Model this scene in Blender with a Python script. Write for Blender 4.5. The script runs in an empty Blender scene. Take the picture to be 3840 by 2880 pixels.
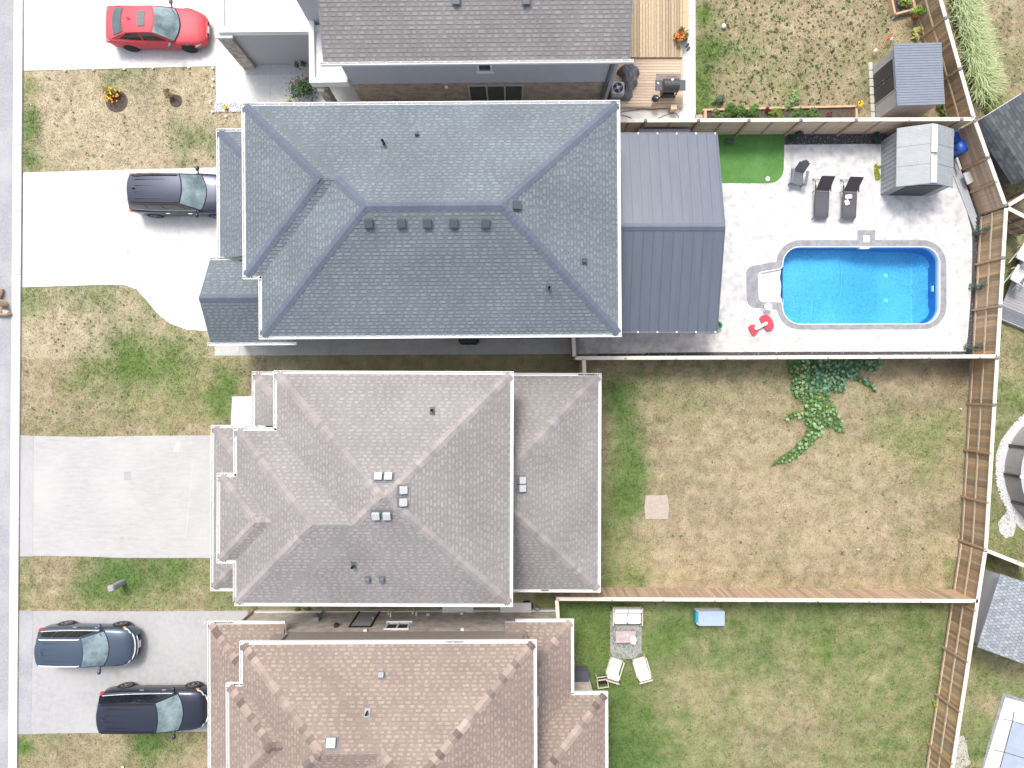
import bpy, math, random
import numpy as np
from mathutils import Vector, Matrix, Quaternion

random.seed(7)
RNG = np.random.default_rng(7)
R = math.radians
SC = bpy.context.scene
COL = SC.collection

# ------------------------------------------------------------------ camera, sky, sun, exposure
HC = 33.3            # flying height of the camera in metres
FP = 2557.0          # focal length in photograph pixels (3840 wide)
cam_d = bpy.data.cameras.new("camera")
cam = bpy.data.objects.new("camera", cam_d)
COL.objects.link(cam)
cam.location = (0, 0, HC)
cam.rotation_euler = (0, 0, 0)
cam_d.sensor_width = 36.0
cam_d.lens = 36.0 * FP / 3840.0
cam_d.clip_end = 2000
SC.camera = cam

SUN_EL, SUN_AZ = 60.0, -20.0     # azimuth clockwise from +Y
world = bpy.data.worlds.new("World")
SC.world = world
world.use_nodes = True
wn = world.node_tree
for n in list(wn.nodes):
    wn.nodes.remove(n)
sky = wn.nodes.new("ShaderNodeTexSky")
sky.sky_type = 'NISHITA'
sky.sun_disc = False
sky.sun_elevation = R(SUN_EL)
sky.sun_rotation = R(SUN_AZ)
sky.dust_density = 4.0
sky.ozone_density = 0.6
hs = wn.nodes.new("ShaderNodeHueSaturation")
hs.inputs["Saturation"].default_value = 0.55     # thin bright haze, whiter than a clear sky
bg = wn.nodes.new("ShaderNodeBackground")
bg.inputs["Strength"].default_value = 0.15
wo = wn.nodes.new("ShaderNodeOutputWorld")
wn.links.new(sky.outputs[0], hs.inputs["Color"])
wn.links.new(hs.outputs[0], bg.inputs["Color"])
wn.links.new(bg.outputs[0], wo.inputs["Surface"])

sd = bpy.data.lights.new("sun", 'SUN')
sd.energy = 1.35
sd.angle = R(14)
sd.color = (1.0, 0.96, 0.9)
sun = bpy.data.objects.new("sun", sd)
COL.objects.link(sun)
sdir = Vector((math.sin(R(SUN_AZ)) * math.cos(R(SUN_EL)), math.cos(R(SUN_AZ)) * math.cos(R(SUN_EL)), math.sin(R(SUN_EL))))
sun.rotation_euler = (-sdir).to_track_quat('-Z', 'Y').to_euler()
sun.location = (0, 0, 60)

SC.view_settings.view_transform = 'Standard'
SC.view_settings.look = 'None'
SC.view_settings.gamma = 1
SC.view_settings.use_curve_mapping = False
SC.view_settings.exposure = 0.85
SC.render.engine = 'CYCLES'
SC.cycles.use_denoising = True
SC.cycles.max_bounces = 6
SC.cycles.transparent_max_bounces = 8

# ------------------------------------------------------------------ helpers
def P(px, py, z=0.0):
    s = (HC - z) / FP
    return Vector(((px - 1920) * s, (1440 - py) * s, z))

def PP(pts, z=0.0):
    return [(P(x, y, z).x, P(x, y, z).y) for x, y in pts]

WM = {}

def tag(o, label=None, cat=None, group=None, kind=None):
    if label: o["label"] = label
    if cat: o["category"] = cat
    if group: o["group"] = group
    if kind: o["kind"] = kind
    return o

def thing(name, label, cat, loc=(0, 0, 0), rz=0.0, group=None):
    o = bpy.data.objects.new(name, None)
    COL.objects.link(o)
    o.location = loc
    o.rotation_euler = (0, 0, rz)
    o.empty_display_size = 0.3
    WM[o.name] = Matrix.Translation(Vector(loc)) @ Matrix.Rotation(rz, 4, 'Z')
    return tag(o, label, cat, group)

def wm(o):
    return WM.get(o.name, Matrix.Identity(4)) if o is not None else Matrix.Identity(4)

def link(name, me, parent=None, mw=None):
    """link a mesh object; mw = its world matrix"""
    o = bpy.data.objects.new(name, me)
    COL.objects.link(o)
    mw = mw if mw is not None else wm(parent)
    if parent is not None:
        o.parent = parent
        o.matrix_local = wm(parent).inverted() @ mw
    else:
        o.matrix_local = mw
    WM[o.name] = mw
    return o

def clip(poly, a, b, c):
    """keep a*x+b*y<=c"""
    out = []
    n = len(poly)
    for i in range(n):
        p, q = poly[i], poly[(i + 1) % n]
        dp, dq = a * p[0] + b * p[1] - c, a * q[0] + b * q[1] - c
        if dp <= 0: out.append(p)
        if (dp < 0 < dq) or (dq < 0 < dp):
            t = dp / (dp - dq)
            out.append((p[0] + t * (q[0] - p[0]), p[1] + t * (q[1] - p[1])))
    return out

def area(poly):
    return 0.5 * sum(poly[i][0] * poly[(i + 1) % len(poly)][1] - poly[(i + 1) % len(poly)][0] * poly[i][1] for i in range(len(poly)))

def inpoly(poly, x, y):
    x = np.asarray(x); y = np.asarray(y)
    r = np.zeros(x.shape, bool)
    n = len(poly)
    for i in range(n):
        x0, y0 = poly[i]; x1, y1 = poly[(i + 1) % n]
        if y0 == y1: continue
        c = ((y0 > y) != (y1 > y)) & (x < (x1 - x0) * (y - y0) / (y1 - y0) + x0)
        r ^= c
    return r

class MB:
    def __init__(s):
        s.v = []; s.f = []; s.m = []; s.t = []; s.cm = 0; s.ct = 0.5
    def add(s, vs, fs):
        k = len(s.v)
        s.v += [tuple(p) for p in vs]
        for f in fs:
            s.f.append(tuple(i + k for i in f)); s.m.append(s.cm); s.t.append(s.ct)
        return s
    def box(s, x0, x1, y0, y1, z0, z1, M=None):
        vs = [Vector((x, y, z)) for z in (z0, z1) for y in (y0, y1) for x in (x0, x1)]
        if M is not None: vs = [M @ p for p in vs]
        return s.add(vs, [(0, 2, 3, 1), (4, 5, 7, 6), (0, 1, 5, 4), (1, 3, 7, 5), (3, 2, 6, 7), (2, 0, 4, 6)])
    def cbox(s, c, size, rz=0.0, M=None):
        T = Matrix.Translation(Vector(c)) @ Matrix.Rotation(rz, 4, 'Z')
        if M is not None: T = M @ T
        a, b, d = size[0] / 2, size[1] / 2, size[2] / 2
        return s.box(-a, a, -b, b, -d, d, T)
    def rbox(s, c, size, bev=0.02, rz=0.0, M=None):
        """box with chamfered vertical edges and top"""
        T = Matrix.Translation(Vector(c)) @ Matrix.Rotation(rz, 4, 'Z')
        if M is not None: T = M @ T
        a, b, d = size[0] / 2, size[1] / 2, size[2] / 2
        def ring(i, z):
            p, q = a - i, b - i
            e = bev
            return [(-p + e, -q, z), (p - e, -q, z), (p, -q + e, z), (p, q - e, z), (p - e, q, z), (-p + e, q, z), (-p, q - e, z), (-p, -q + e, z)]
        vs = [T @ Vector(p) for p in ring(0, -d) + ring(0, d - bev) + ring(bev * .6, d)]
        fs = [tuple(reversed(range(8)))]
        for r in (0, 8):
            for i in range(8):
                j = (i + 1) % 8
                fs.append((r + i, r + j, r + 8 + j, r + 8 + i))
        fs.append(tuple(range(16, 24)))
        return s.add(vs, fs)
    def prism(s, poly, z0, z1, M=None):
        poly = list(poly)
        if area(poly) < 0: poly.reverse()
        n = len(poly)
        vs = [Vector((p[0], p[1], z0)) for p in poly] + [Vector((p[0], p[1], z1)) for p in poly]
        if M is not None: vs = [M @ p for p in vs]
        fs = [tuple(range(n, 2 * n)), tuple(reversed(range(n)))]
        fs += [(i, (i + 1) % n, n + (i + 1) % n, n + i) for i in range(n)]
        return s.add(vs, fs)
    def grid(s, rows):
        """rows: list of equal-length point lists"""
        n = len(rows[0])
        vs = [p for r in rows for p in r]
        fs = [(i * n + j, i * n + j + 1, (i + 1) * n + j + 1, (i + 1) * n + j) for i in range(len(rows) - 1) for j in range(n - 1)]
        return s.add(vs, fs)
    def tube(s, pts, r, n=6, caps=True):
        pts = [Vector(p) for p in pts]
        rs = r if isinstance(r, (list, tuple)) else [r] * len(pts)
        rows = []
        for i, p in enumerate(pts):
            d = (pts[min(i + 1, len(pts) - 1)] - pts[max(i - 1, 0)])
            if d.length < 1e-9: d = Vector((0, 0, 1))
            d.normalize()
            a = d.orthogonal() if abs(d.z) > .9 else d.cross(Vector((0, 0, 1)))
            a.normalize(); b = d.cross(a)
            rows.append([p + rs[i] * (math.cos(2 * math.pi * k / n) * a + math.sin(2 * math.pi * k / n) * b) for k in range(n)])
        k0 = len(s.v)
        vs = [p for q in rows for p in q]
        fs = [(i * n + j, i * n + (j + 1) % n, (i + 1) * n + (j + 1) % n, (i + 1) * n + j) for i in range(len(rows) - 1) for j in range(n)]
        if caps:
            fs.append(tuple(reversed(range(n)))); fs.append(tuple(range((len(rows) - 1) * n, len(rows) * n)))
        return s.add(vs, fs)
    def lathe(s, prof, n=16, M=None, sx=1.0, sy=1.0):
        """prof: (r,z) list, revolve about z"""
        rows = []
        for r, z in prof:
            rows.append([Vector((sx * r * math.cos(2 * math.pi * k / n), sy * r * math.sin(2 * math.pi * k / n), z)) for k in range(n)])
        vs = [p for q in rows for p in q]
        if M is not None: vs = [M @ p for p in vs]
        fs = [(i * n + j, i * n + (j + 1) % n, (i + 1) * n + (j + 1) % n, (i + 1) * n + j) for i in range(len(rows) - 1) for j in range(n)]
        fs.append(tuple(reversed(range(n)))); fs.append(tuple(range((len(rows) - 1) * n, len(rows) * n)))
        return s.add(vs, fs)
    def ell(s, c, rad, M=None, n=10, m=6, rz=0.0):
        T = Matrix.Translation(Vector(c)) @ Matrix.Rotation(rz, 4, 'Z')
        if M is not None: T = M @ T
        prof = [(math.sin(math.pi * i / m) if 0 < i < m else .02, -math.cos(math.pi * i / m)) for i in range(m + 1)]
        T = T @ Matrix.Diagonal((rad[0], rad[1], rad[2], 1))
        return s.lathe(prof, n, T)
    def mesh(s, name, mat, inv=None, smooth=False, tint=False):
        me = bpy.data.meshes.new(name)
        vs = s.v
        if inv is not None: vs = [tuple(inv @ Vector(p)) for p in vs]
        me.from_pydata(vs, [], s.f)
        mats = mat if isinstance(mat, (list, tuple)) else [mat]
        for m in mats: me.materials.append(m)
        if len(mats) > 1: me.polygons.foreach_set("material_index", s.m)
        if smooth: me.polygons.foreach_set("use_smooth", [True] * len(me.polygons))
        if tint:
            a = me.attributes.new("tint", 'FLOAT', 'FACE')
            a.data.foreach_set("value", s.t)
        me.update()
        return me
    def build(s, name, mat, parent=None, local=False, smooth=False, tint=False):
        inv = None
        if parent is not None and not local: inv = wm(parent).inverted()
        me = s.mesh(name, mat, inv, smooth, tint)
        return link(name, me, parent)

def structure(o):
    o["kind"] = "structure"; return o

# ------------------------------------------------------------------ materials
MATS = {}
def nodes(name):
    m = bpy.data.materials.new(name); m.use_nodes = True
    nt = m.node_tree
    b = nt.nodes["Principled BSDF"]
    return m, nt, b

def mat(name, c1, c2=None, scale=3.0, rough=0.8, metal=0.0, detail=6.0, bump=0.0, bscale=None, spec=0.5, coat=0.0,
        rnd=0.0, stretch=None, ramp=(0.35, 0.65), c3=None, scale3=0.4, amt3=0.5, ior=None, alt=None, alts=()):
    """two-colour noise surface; c3 = broad stains; rnd = brightness spread between objects"""
    m, nt, b = nodes(name)
    N, L = nt.nodes.new, nt.links.new
    b.inputs["Roughness"].default_value = rough
    b.inputs["Metallic"].default_value = metal
    b.inputs["Specular IOR Level"].default_value = spec
    if coat: b.inputs["Coat Weight"].default_value = coat
    if ior: b.inputs["IOR"].default_value = ior
    geo = N("ShaderNodeNewGeometry")
    vec = geo.outputs["Position"]
    if stretch:
        mp = N("ShaderNodeMapping"); mp.inputs["Scale"].default_value = stretch
        tc = N("ShaderNodeTexCoord")
        L(tc.outputs["Object"], mp.inputs["Vector"])
        vec = mp.outputs[0]
    col = None
    if c2 is not None:
        nz = N("ShaderNodeTexNoise"); nz.inputs["Scale"].default_value = scale; nz.inputs["Detail"].default_value = detail
        nz.inputs["Roughness"].default_value = 0.62
        L(vec, nz.inputs["Vector"])
        rp = N("ShaderNodeValToRGB")
        rp.color_ramp.elements[0].position = ramp[0]; rp.color_ramp.elements[1].position = ramp[1]
        rp.color_ramp.elements[0].color = (*c1, 1); rp.color_ramp.elements[1].color = (*c2, 1)
        L(nz.outputs["Fac"], rp.inputs[0])
        col = rp.outputs[0]
        if c3 is not None:
            n3 = N("ShaderNodeTexNoise"); n3.inputs["Scale"].default_value = scale3; n3.inputs["Detail"].default_value = 5
            L(geo.outputs["Position"], n3.inputs["Vector"])
            r3 = N("ShaderNodeValToRGB")
            r3.color_ramp.elements[0].position = 0.45; r3.color_ramp.elements[1].position = 0.7
            r3.color_ramp.elements[0].color = (0, 0, 0, 1); r3.color_ramp.elements[1].color = (amt3, amt3, amt3, 1)
            L(n3.outputs["Fac"], r3.inputs[0])
            mx = N("ShaderNodeMix"); mx.data_type = 'RGBA'
            L(r3.outputs[0], mx.inputs[0]); L(col, mx.inputs[6]); mx.inputs[7].default_value = (*c3, 1)
            col = mx.outputs[2]
    if alt is not None:
        oj = N("ShaderNodeObjectInfo"); m7 = N("ShaderNodeMath"); m7.operation = 'MULTIPLY'; m7.inputs[1].default_value = 7.31
        L(oj.outputs["Random"], m7.inputs[0]); mf = N("ShaderNodeMath"); mf.operation = 'FRACT'; L(m7.outputs[0], mf.inputs[0])
        ra = N("ShaderNodeValToRGB"); ra.color_ramp.interpolation = 'CONSTANT'
        ra.color_ramp.elements[0].position = 0; ra.color_ramp.elements[0].color = (0, 0, 0, 1)
        ra.color_ramp.elements[1].position = .62; ra.color_ramp.elements[1].color = (.8, .8, .8, 1)
        L(mf.outputs[0], ra.inputs[0])
        ma = N("ShaderNodeMix"); ma.data_type = 'RGBA'; L(ra.outputs[0], ma.inputs[0]); L(col, ma.inputs[6]); ma.inputs[7].default_value = (*alt, 1); col = ma.outputs[2]
    if rnd > 0:
        oi = N("ShaderNodeObjectInfo")
        mr = N("ShaderNodeMapRange"); mr.inputs[3].default_value = 1 - rnd; mr.inputs[4].default_value = 1 + rnd
        L(oi.outputs["Random"], mr.inputs[0])
        hv = N("ShaderNodeHueSaturation")
        L(mr.outputs[0], hv.inputs["Value"])
        if col is not None: L(col, hv.inputs["Color"])
        else: hv.inputs["Color"].default_value = (*c1, 1)
        col = hv.outputs[0]
    if col is not None: L(col, b.inputs["Base Color"])
    else: b.inputs["Base Color"].default_value = (*c1, 1)
    if bump > 0:
        bn = N("ShaderNodeTexNoise"); bn.inputs["Scale"].default_value = bscale or scale * 6; bn.inputs["Detail"].default_value = 4
        L(vec, bn.inputs["Vector"])
        bp = N("ShaderNodeBump"); bp.inputs["Strength"].default_value = bump; bp.inputs["Distance"].default_value = 0.02
        L(bn.outputs["Fac"], bp.inputs["Height"]); L(bp.outputs[0], b.inputs["Normal"])
    MATS[name] = m
    return m

def attr_mat(name, stops, rough=0.9, noise=0.25, nscale=14.0, attr="tint", broad=0.1):
    """colour from a per-face value (the piece's own colour) with fine grain"""
    m, nt, b = nodes(name)
    N, L = nt.nodes.new, nt.links.new
    b.inputs["Roughness"].default_value = rough
    b.inputs["Specular IOR Level"].default_value = 0.25
    at = N("ShaderNodeAttribute"); at.attribute_name = attr
    rp = N("ShaderNodeValToRGB")
    el = rp.color_ramp.elements
    while len(el) < len(stops): el.new(0.5)
    for e, (p, c) in zip(el, stops):
        e.position = p; e.color = (*c, 1)
    L(at.outputs["Fac"], rp.inputs[0])
    geo = N("ShaderNodeNewGeometry")
    nz = N("ShaderNodeTexNoise"); nz.inputs["Scale"].default_value = nscale; nz.inputs["Detail"].default_value = 5
    L(geo.outputs["Position"], nz.inputs["Vector"])
    nb = N("ShaderNodeTexNoise"); nb.inputs["Scale"].default_value = 0.5; nb.inputs["Detail"].default_value = 3
    L(geo.outputs["Position"], nb.inputs["Vector"])
    m1 = N("ShaderNodeMapRange"); m1.inputs[1].default_value = .3; m1.inputs[2].default_value = .7
    m1.inputs[3].default_value = 1 - noise; m1.inputs[4].default_value = 1 + noise
    L(nz.outputs["Fac"], m1.inputs[0])
    m2 = N("ShaderNodeMapRange"); m2.inputs[1].default_value = .3; m2.inputs[2].default_value = .7
    m2.inputs[3].default_value = 1 - broad; m2.inputs[4].default_value = 1 + broad
    L(nb.outputs["Fac"], m2.inputs[0])
    mm = N("ShaderNodeMath"); mm.operation = 'MULTIPLY'
    L(m1.outputs[0], mm.inputs[0]); L(m2.outputs[0], mm.inputs[1])
    hv = N("ShaderNodeHueSaturation")
    L(rp.outputs[0], hv.inputs["Color"]); L(mm.outputs[0], hv.inputs["Value"])
    L(hv.outputs[0], b.inputs["Base Color"])
    return m

def color_attr_mat(name, rough=0.9, noise=0.2, nscale=30.0, trans=0.0):
    m, nt, b = nodes(name)
    N, L = nt.nodes.new, nt.links.new
    b.inputs["Roughness"].default_value = rough
    b.inputs["Specular IOR Level"].default_value = 0.2
    at = N("ShaderNodeAttribute"); at.attribute_name = "col"
    geo = N("ShaderNodeNewGeometry")
    nz = N("ShaderNodeTexNoise"); nz.inputs["Scale"].default_value = nscale; nz.inputs["Detail"].default_value = 6
    nz.inputs["Roughness"].default_value = 0.7
    L(geo.outputs["Position"], nz.inputs["Vector"])
    m1 = N("ShaderNodeMapRange"); m1.inputs[1].default_value = .3; m1.inputs[2].default_value = .7
    m1.inputs[3].default_value = 1 - noise; m1.inputs[4].default_value = 1 + noise
    L(nz.outputs["Fac"], m1.inputs[0])
    hv = N("ShaderNodeHueSaturation")
    L(at.outputs["Color"], hv.inputs["Color"]); L(m1.outputs[0], hv.inputs["Value"])
    L(hv.outputs[0], b.inputs["Base Color"])
    return m

def brick_mat(name, c1, c2, mortar, bw=0.22, bh=0.075):
    m, nt, b = nodes(name)
    N, L = nt.nodes.new, nt.links.new
    b.inputs["Roughness"].default_value = 0.9
    tc = N("ShaderNodeTexCoord"); sx = N("ShaderNodeSeparateXYZ"); L(tc.outputs["Object"], sx.inputs[0])
    ad = N("ShaderNodeMath"); ad.operation = 'ADD'; L(sx.outputs[0], ad.inputs[0]); L(sx.outputs[1], ad.inputs[1])
    cx = N("ShaderNodeCombineXYZ"); L(ad.outputs[0], cx.inputs[0]); L(sx.outputs[2], cx.inputs[1])
    br = N("ShaderNodeTexBrick")
    br.inputs["Scale"].default_value = 1.0
    br.inputs["Brick Width"].default_value = bw; br.inputs["Row Height"].default_value = bh; br.inputs["Mortar Size"].default_value = 0.006
    br.inputs["Color1"].default_value = (*c1, 1); br.inputs["Color2"].default_value = (*c2, 1); br.inputs["Mortar"].default_value = (*mortar, 1)
    L(cx.outputs[0], br.inputs["Vector"])
    nz = N("ShaderNodeTexNoise"); nz.inputs["Scale"].default_value = 2.5; nz.inputs["Detail"].default_value = 6
    L(cx.outputs[0], nz.inputs["Vector"])
    m1 = N("ShaderNodeMapRange"); m1.inputs[1].default_value = .3; m1.inputs[2].default_value = .7; m1.inputs[3].default_value = .75; m1.inputs[4].default_value = 1.25
    L(nz.outputs["Fac"], m1.inputs[0])
    hv = N("ShaderNodeHueSaturation"); L(br.outputs["Color"], hv.inputs["Color"]); L(m1.outputs[0], hv.inputs["Value"])
    L(hv.outputs[0], b.inputs["Base Color"])
    bp = N("ShaderNodeBump"); bp.inputs["Strength"].default_value = .5; bp.inputs["Distance"].default_value = .01; bp.invert = True
    L(br.outputs["Fac"], bp.inputs["Height"]); L(bp.outputs[0], b.inputs["Normal"])
    return m

M_ROAD = mat("asphalt_road", (.27, .27, .285), (.34, .34, .36), 9, .9, bump=.3, bscale=160, c3=(.42, .42, .43), scale3=.7, amt3=.6)
M_DRIVE = mat("asphalt_drive", (.37, .363, .36), (.43, .42, .415), 5, .9, bump=.25, bscale=140, c3=(.47, .46, .45), scale3=.5, amt3=.6, stretch=(.35, 1.2, 1))
M_DRIVE2 = mat("asphalt_drive_grey", (.33, .33, .335), (.39, .385, .385), 4, .9, bump=.25, bscale=140, c3=(.43, .425, .42), scale3=.4, amt3=.6)
M_CONC = mat("concrete", (.56, .555, .54), (.64, .635, .62), 4, .85, bump=.1, bscale=60, c3=(.5, .49, .47), scale3=.6, amt3=.35, rnd=.03)
M_KERB = mat("kerb_concrete", (.56, .55, .53), (.66, .65, .63), 6, .85, bump=.15, bscale=60, c3=(.4, .39, .37), scale3=1.5, amt3=.4)
M_SIDEW = mat("side_walk", (.42, .42, .4), (.5, .5, .48), 3, .85, c3=(.36, .36, .33), scale3=.8, amt3=.5)
M_PATIO = mat("stamped_concrete", (.41, .41, .415), (.64, .635, .63), 2.6, .75, detail=10, bump=.15, bscale=25, c3=(.4, .397, .405), scale3=.75, amt3=.5, ramp=(.32, .6))
M_COPING = mat("coping_grey", (.21, .215, .235), (.31, .31, .33), 4, .75, detail=8, bump=.1, bscale=30)
M_WHITE = mat("white_trim", (.78, .78, .77), rough=.45)
M_WHITE2 = mat("white_membrane", (.66, .66, .67), (.74, .74, .74), 2, .6, c3=(.55, .55, .56), scale3=.6, amt3=.5)
M_DEBRIS = mat("gutter_debris", (.2, .18, .16), rough=.95)
M_JOINT = mat("joint_base", (.42, .415, .4), rough=.95)
M_SOIL = mat("soil", (.055, .042, .032), (.11, .085, .07), 12, .95, bump=.6, bscale=40)
M_MULCH = mat("dark_mulch", (.045, .045, .05), (.09, .088, .095), 16, .95, bump=.8, bscale=60)
M_GRAVW = mat("white_gravel", (.45, .45, .46), (.62, .62, .62), 22, .9, bump=.6, bscale=60)
M_PEBBLE = mat("pebble", (.5, .5, .5), rough=.8, rnd=.1)
M_TURF = mat("artificial_turf", (.06, .17, .035), (.1, .25, .06), 20, .9, bump=.4, bscale=220, c3=(.13, .28, .08), scale3=1.2, amt3=.6)
M_STUCCO = mat("grey_stucco", (.46, .465, .5), (.49, .495, .53), 30, .9, bump=.3, bscale=150)
M_SIDING = mat("blue_grey_siding", (.44, .455, .5), (.47, .485, .53), 3, .6)
M_SIDINGB = mat("brown_siding", (.29, .255, .225), (.32, .28, .25), 3, .6)
M_STONE = mat("veneer_stone", (.38, .345, .31), (.52, .48, .43), 5, .9, bump=.4, bscale=30, rnd=.25)
M_BRICK1 = brick_mat("brick_brown", (.3, .235, .185), (.42, .34, .275), (.44, .4, .36))
M_BRICK4 = brick_mat("brick_taupe", (.46, .4, .355), (.56, .495, .44), (.5, .46, .42))
M_BRICK2 = brick_mat("brick_grey", (.3, .3, .3), (.36, .35, .34), (.4, .4, .4))
M_GLASS = mat("window_glass", (.03, .05, .055), rough=.05, spec=.8, ior=1.6)
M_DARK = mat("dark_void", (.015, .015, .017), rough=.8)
M_GREYF = mat("grey_frame", (.4, .41, .44), rough=.5)
M_DECK = mat("deck_wood", (.5, .39, .27), (.62, .5, .37), 5, .75, stretch=(14, 14, 14), detail=5, rnd=.12)
M_DECKP = mat("deck_wood_pale", (.6, .49, .38), (.68, .57, .46), 5, .75, rnd=.1)
M_DECKV = mat("deck_wood_knotty", (.42, .32, .2), (.58, .46, .31), 5, .8, stretch=(7, 1.2, 1), rnd=.3)
M_DECKH = mat("deck_wood_rose", (.55, .42, .31), (.64, .51, .39), 5, .8, stretch=(1.2, 7, 1), rnd=.14)
M_FBOARD = mat("fence_board_brown", (.24, .175, .115), (.44, .325, .21), 3, .85, stretch=(9, 9, 1.4), rnd=.3, ramp=(.3, .7), alt=(.43, .285, .15))
M_FBOARDH = mat("fence_board_tan", (.5, .385, .275), (.66, .53, .4), 3, .85, stretch=(1.2, 1.2, 9), rnd=.12)
M_FBOARDP = mat("fence_board_rosy", (.36, .25, .18), (.52, .39, .28), 3, .85, stretch=(9, 9, 1.4), rnd=.22, alt=(.44, .31, .2))
M_FRAIL = mat("fence_rail", (.42, .34, .25), (.55, .45, .34), 6, .8, rnd=.12)
M_FCAP = mat("fence_cap_pale", (.62, .55, .46), (.7, .63, .54), 6, .75, rnd=.05)
M_FPOST = mat("fence_post", (.36, .24, .14), (.45, .31, .2), 6, .8, rnd=.1)
M_PCAP = mat("post_cap_grey", (.16, .19, .22), rough=.5)
M_METAL = mat("metal_roof_grey", (.1, .118, .155), (.118, .136, .17), 1.2, .3, metal=.1, spec=.9, stretch=(3, .3, 1))
M_METALD = mat("metal_roof_edge", (.12, .13, .15), rough=.45, metal=.2)
M_UNDER = mat("roof_underlay", (.12, .12, .125), rough=.95)
M_VENT = mat("vent_grey", (.14, .15, .17), rough=.5)
M_VENTW = mat("vent_white", (.46, .47, .49), rough=.5)
M_FLASH = mat("flashing_grey", (.15, .16, .17), rough=.7)
M_PIPE = mat("black_pipe", (.02, .02, .022), rough=.5)
M_LEAD = mat("lead_flashing", (.25, .27, .3), rough=.55)
M_BLACKP = mat("black_plastic", (.03, .032, .036), rough=.45)
M_CHAR = mat("charcoal_metal", (.06, .065, .075), rough=.4, metal=.3)
M_SLING = mat("sling_fabric", (.075, .075, .085), (.095, .095, .105), 60, .8)
M_GREYP = mat("grey_plastic", (.12, .13, .15), rough=.5)
M_WHITEP = mat("white_plastic", (.8, .8, .8), rough=.4)
M_REDP = mat("red_plastic", (.62, .05, .08), rough=.35)
M_BLUEP = mat("blue_plastic", (.02, .1, .45), rough=.4)
M_GREENP = mat("green_plastic", (.1, .38, .22), rough=.4)
M_TEALP = mat("teal_plastic", (.02, .3, .38), rough=.4)
M_PBLUE = mat("pale_blue_plastic", (.36, .44, .58), rough=.4)
M_TERRA = mat("terracotta", (.5, .2, .1), (.56, .25, .14), 8, .8)
M_KRAFT = mat("kraft_paper", (.5, .38, .26), (.58, .45, .32), 8, .85, bump=.4, bscale=12)
M_INK = mat("printed_ink", (.12, .09, .07), rough=.9)
M_INKR = mat("printed_ink_red", (.42, .1, .08), rough=.9)
M_SHEDG = mat("shed_grey", (.4, .405, .43), (.44, .445, .47), 3, .55)
M_SHEDL = mat("shed_light", (.27, .29, .305), (.31, .33, .345), 3, .5)
M_SHEDR = mat("shed_roof_blue", (.185, .21, .255), (.21, .235, .28), 3, .5)
M_SHEDD = mat("shed_door_dark", (.05, .053, .065), rough=.5)
M_TARP = mat("grey_cover", (.12, .125, .14), (.16, .165, .18), 4, .6)
M_CUSH = mat("white_cushion", (.8, .8, .79), rough=.9)
M_FRAMEB = mat("beige_frame", (.55, .5, .4), rough=.6)
M_EDGE = mat("edging_concrete", (.4, .39, .34), (.48, .47, .42), 8, .9)
M_RUG = mat("grey_rug", (.27, .27, .27), (.36, .36, .36), 9, .95)
M_PAVER = mat("paver_pink", (.38, .31, .265), (.45, .375, .325), 7, .9, bump=.3, bscale=40)
M_HOSE = mat("hose_dark", (.05, .09, .08), rough=.6)
M_CHALK = mat("chalk", (.6, .6, .6), rough=.95)
M_STEM = mat("stem_green", (.08, .14, .04), rough=.8)
M_BARK = mat("bark", (.12, .085, .06), rough=.9)
M_LEAF = color_attr_mat("leaf", .6, .15, 20)
M_GRASS = color_attr_mat("grass_blades", .8, .15, 20)
M_LAWN = color_attr_mat("lawn", .95, .32, 16)
M_LINER = mat("pool_liner", (.05, .34, .6), (.2, .6, .8), 11, .5, detail=8, ramp=(.3, .7), c3=(.2, .62, .8), scale3=.5, amt3=.45)  # pale mottling: liner mosaic plus water sparkle and caustics painted into the colour
M_LINERW = mat("pool_liner_wall", (.03, .2, .5), (.04, .24, .56), 26, .5)
M_COVER = mat("pool_cover_blue", (.3, .345, .43), (.35, .395, .48), 3, .5)
M_TYRE = mat("tyre", (.025, .025, .026), rough=.85)
M_RIMS = mat("alloy", (.5, .51, .53), rough=.3, metal=.9)
M_RIMD = mat("alloy_black", (.03, .03, .033), rough=.35, metal=.5)
M_CHROME = mat("chrome", (.75, .76, .78), rough=.18, metal=1.0)
M_SILVER = mat("silver_trim", (.78, .79, .8), rough=.3)
M_CGLASS = mat("windscreen", (.11, .16, .175), (.31, .4, .42), 1.3, .12, spec=.6)  # light teal base and patches paint the sky's reflection into the glass
M_RGLASS = mat("tinted_glass", (.06, .085, .095), (.09, .12, .13), 3, .1, spec=.6)
M_SGLASS = mat("side_glass", (.012, .016, .018), rough=.04, spec=.7)
M_CTRIM = mat("car_trim", (.012, .012, .014), rough=.5)
M_HEADL = mat("headlight", (.55, .58, .6), rough=.12, coat=1)
M_TAILL = mat("tail_light", (.5, .02, .03), rough=.2, coat=1)
M_AMBER = mat("amber", (.7, .22, .03), rough=.3)
M_PLATE = mat("plate", (.75, .77, .8), rough=.5)
M_FLOWY = mat("flower_yellow", (.75, .48, .02), rough=.7)
M_FLOWO = mat("flower_orange", (.8, .22, .02), rough=.7)
M_FLOWR = mat("flower_pink", (.7, .06, .14), rough=.7)

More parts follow.
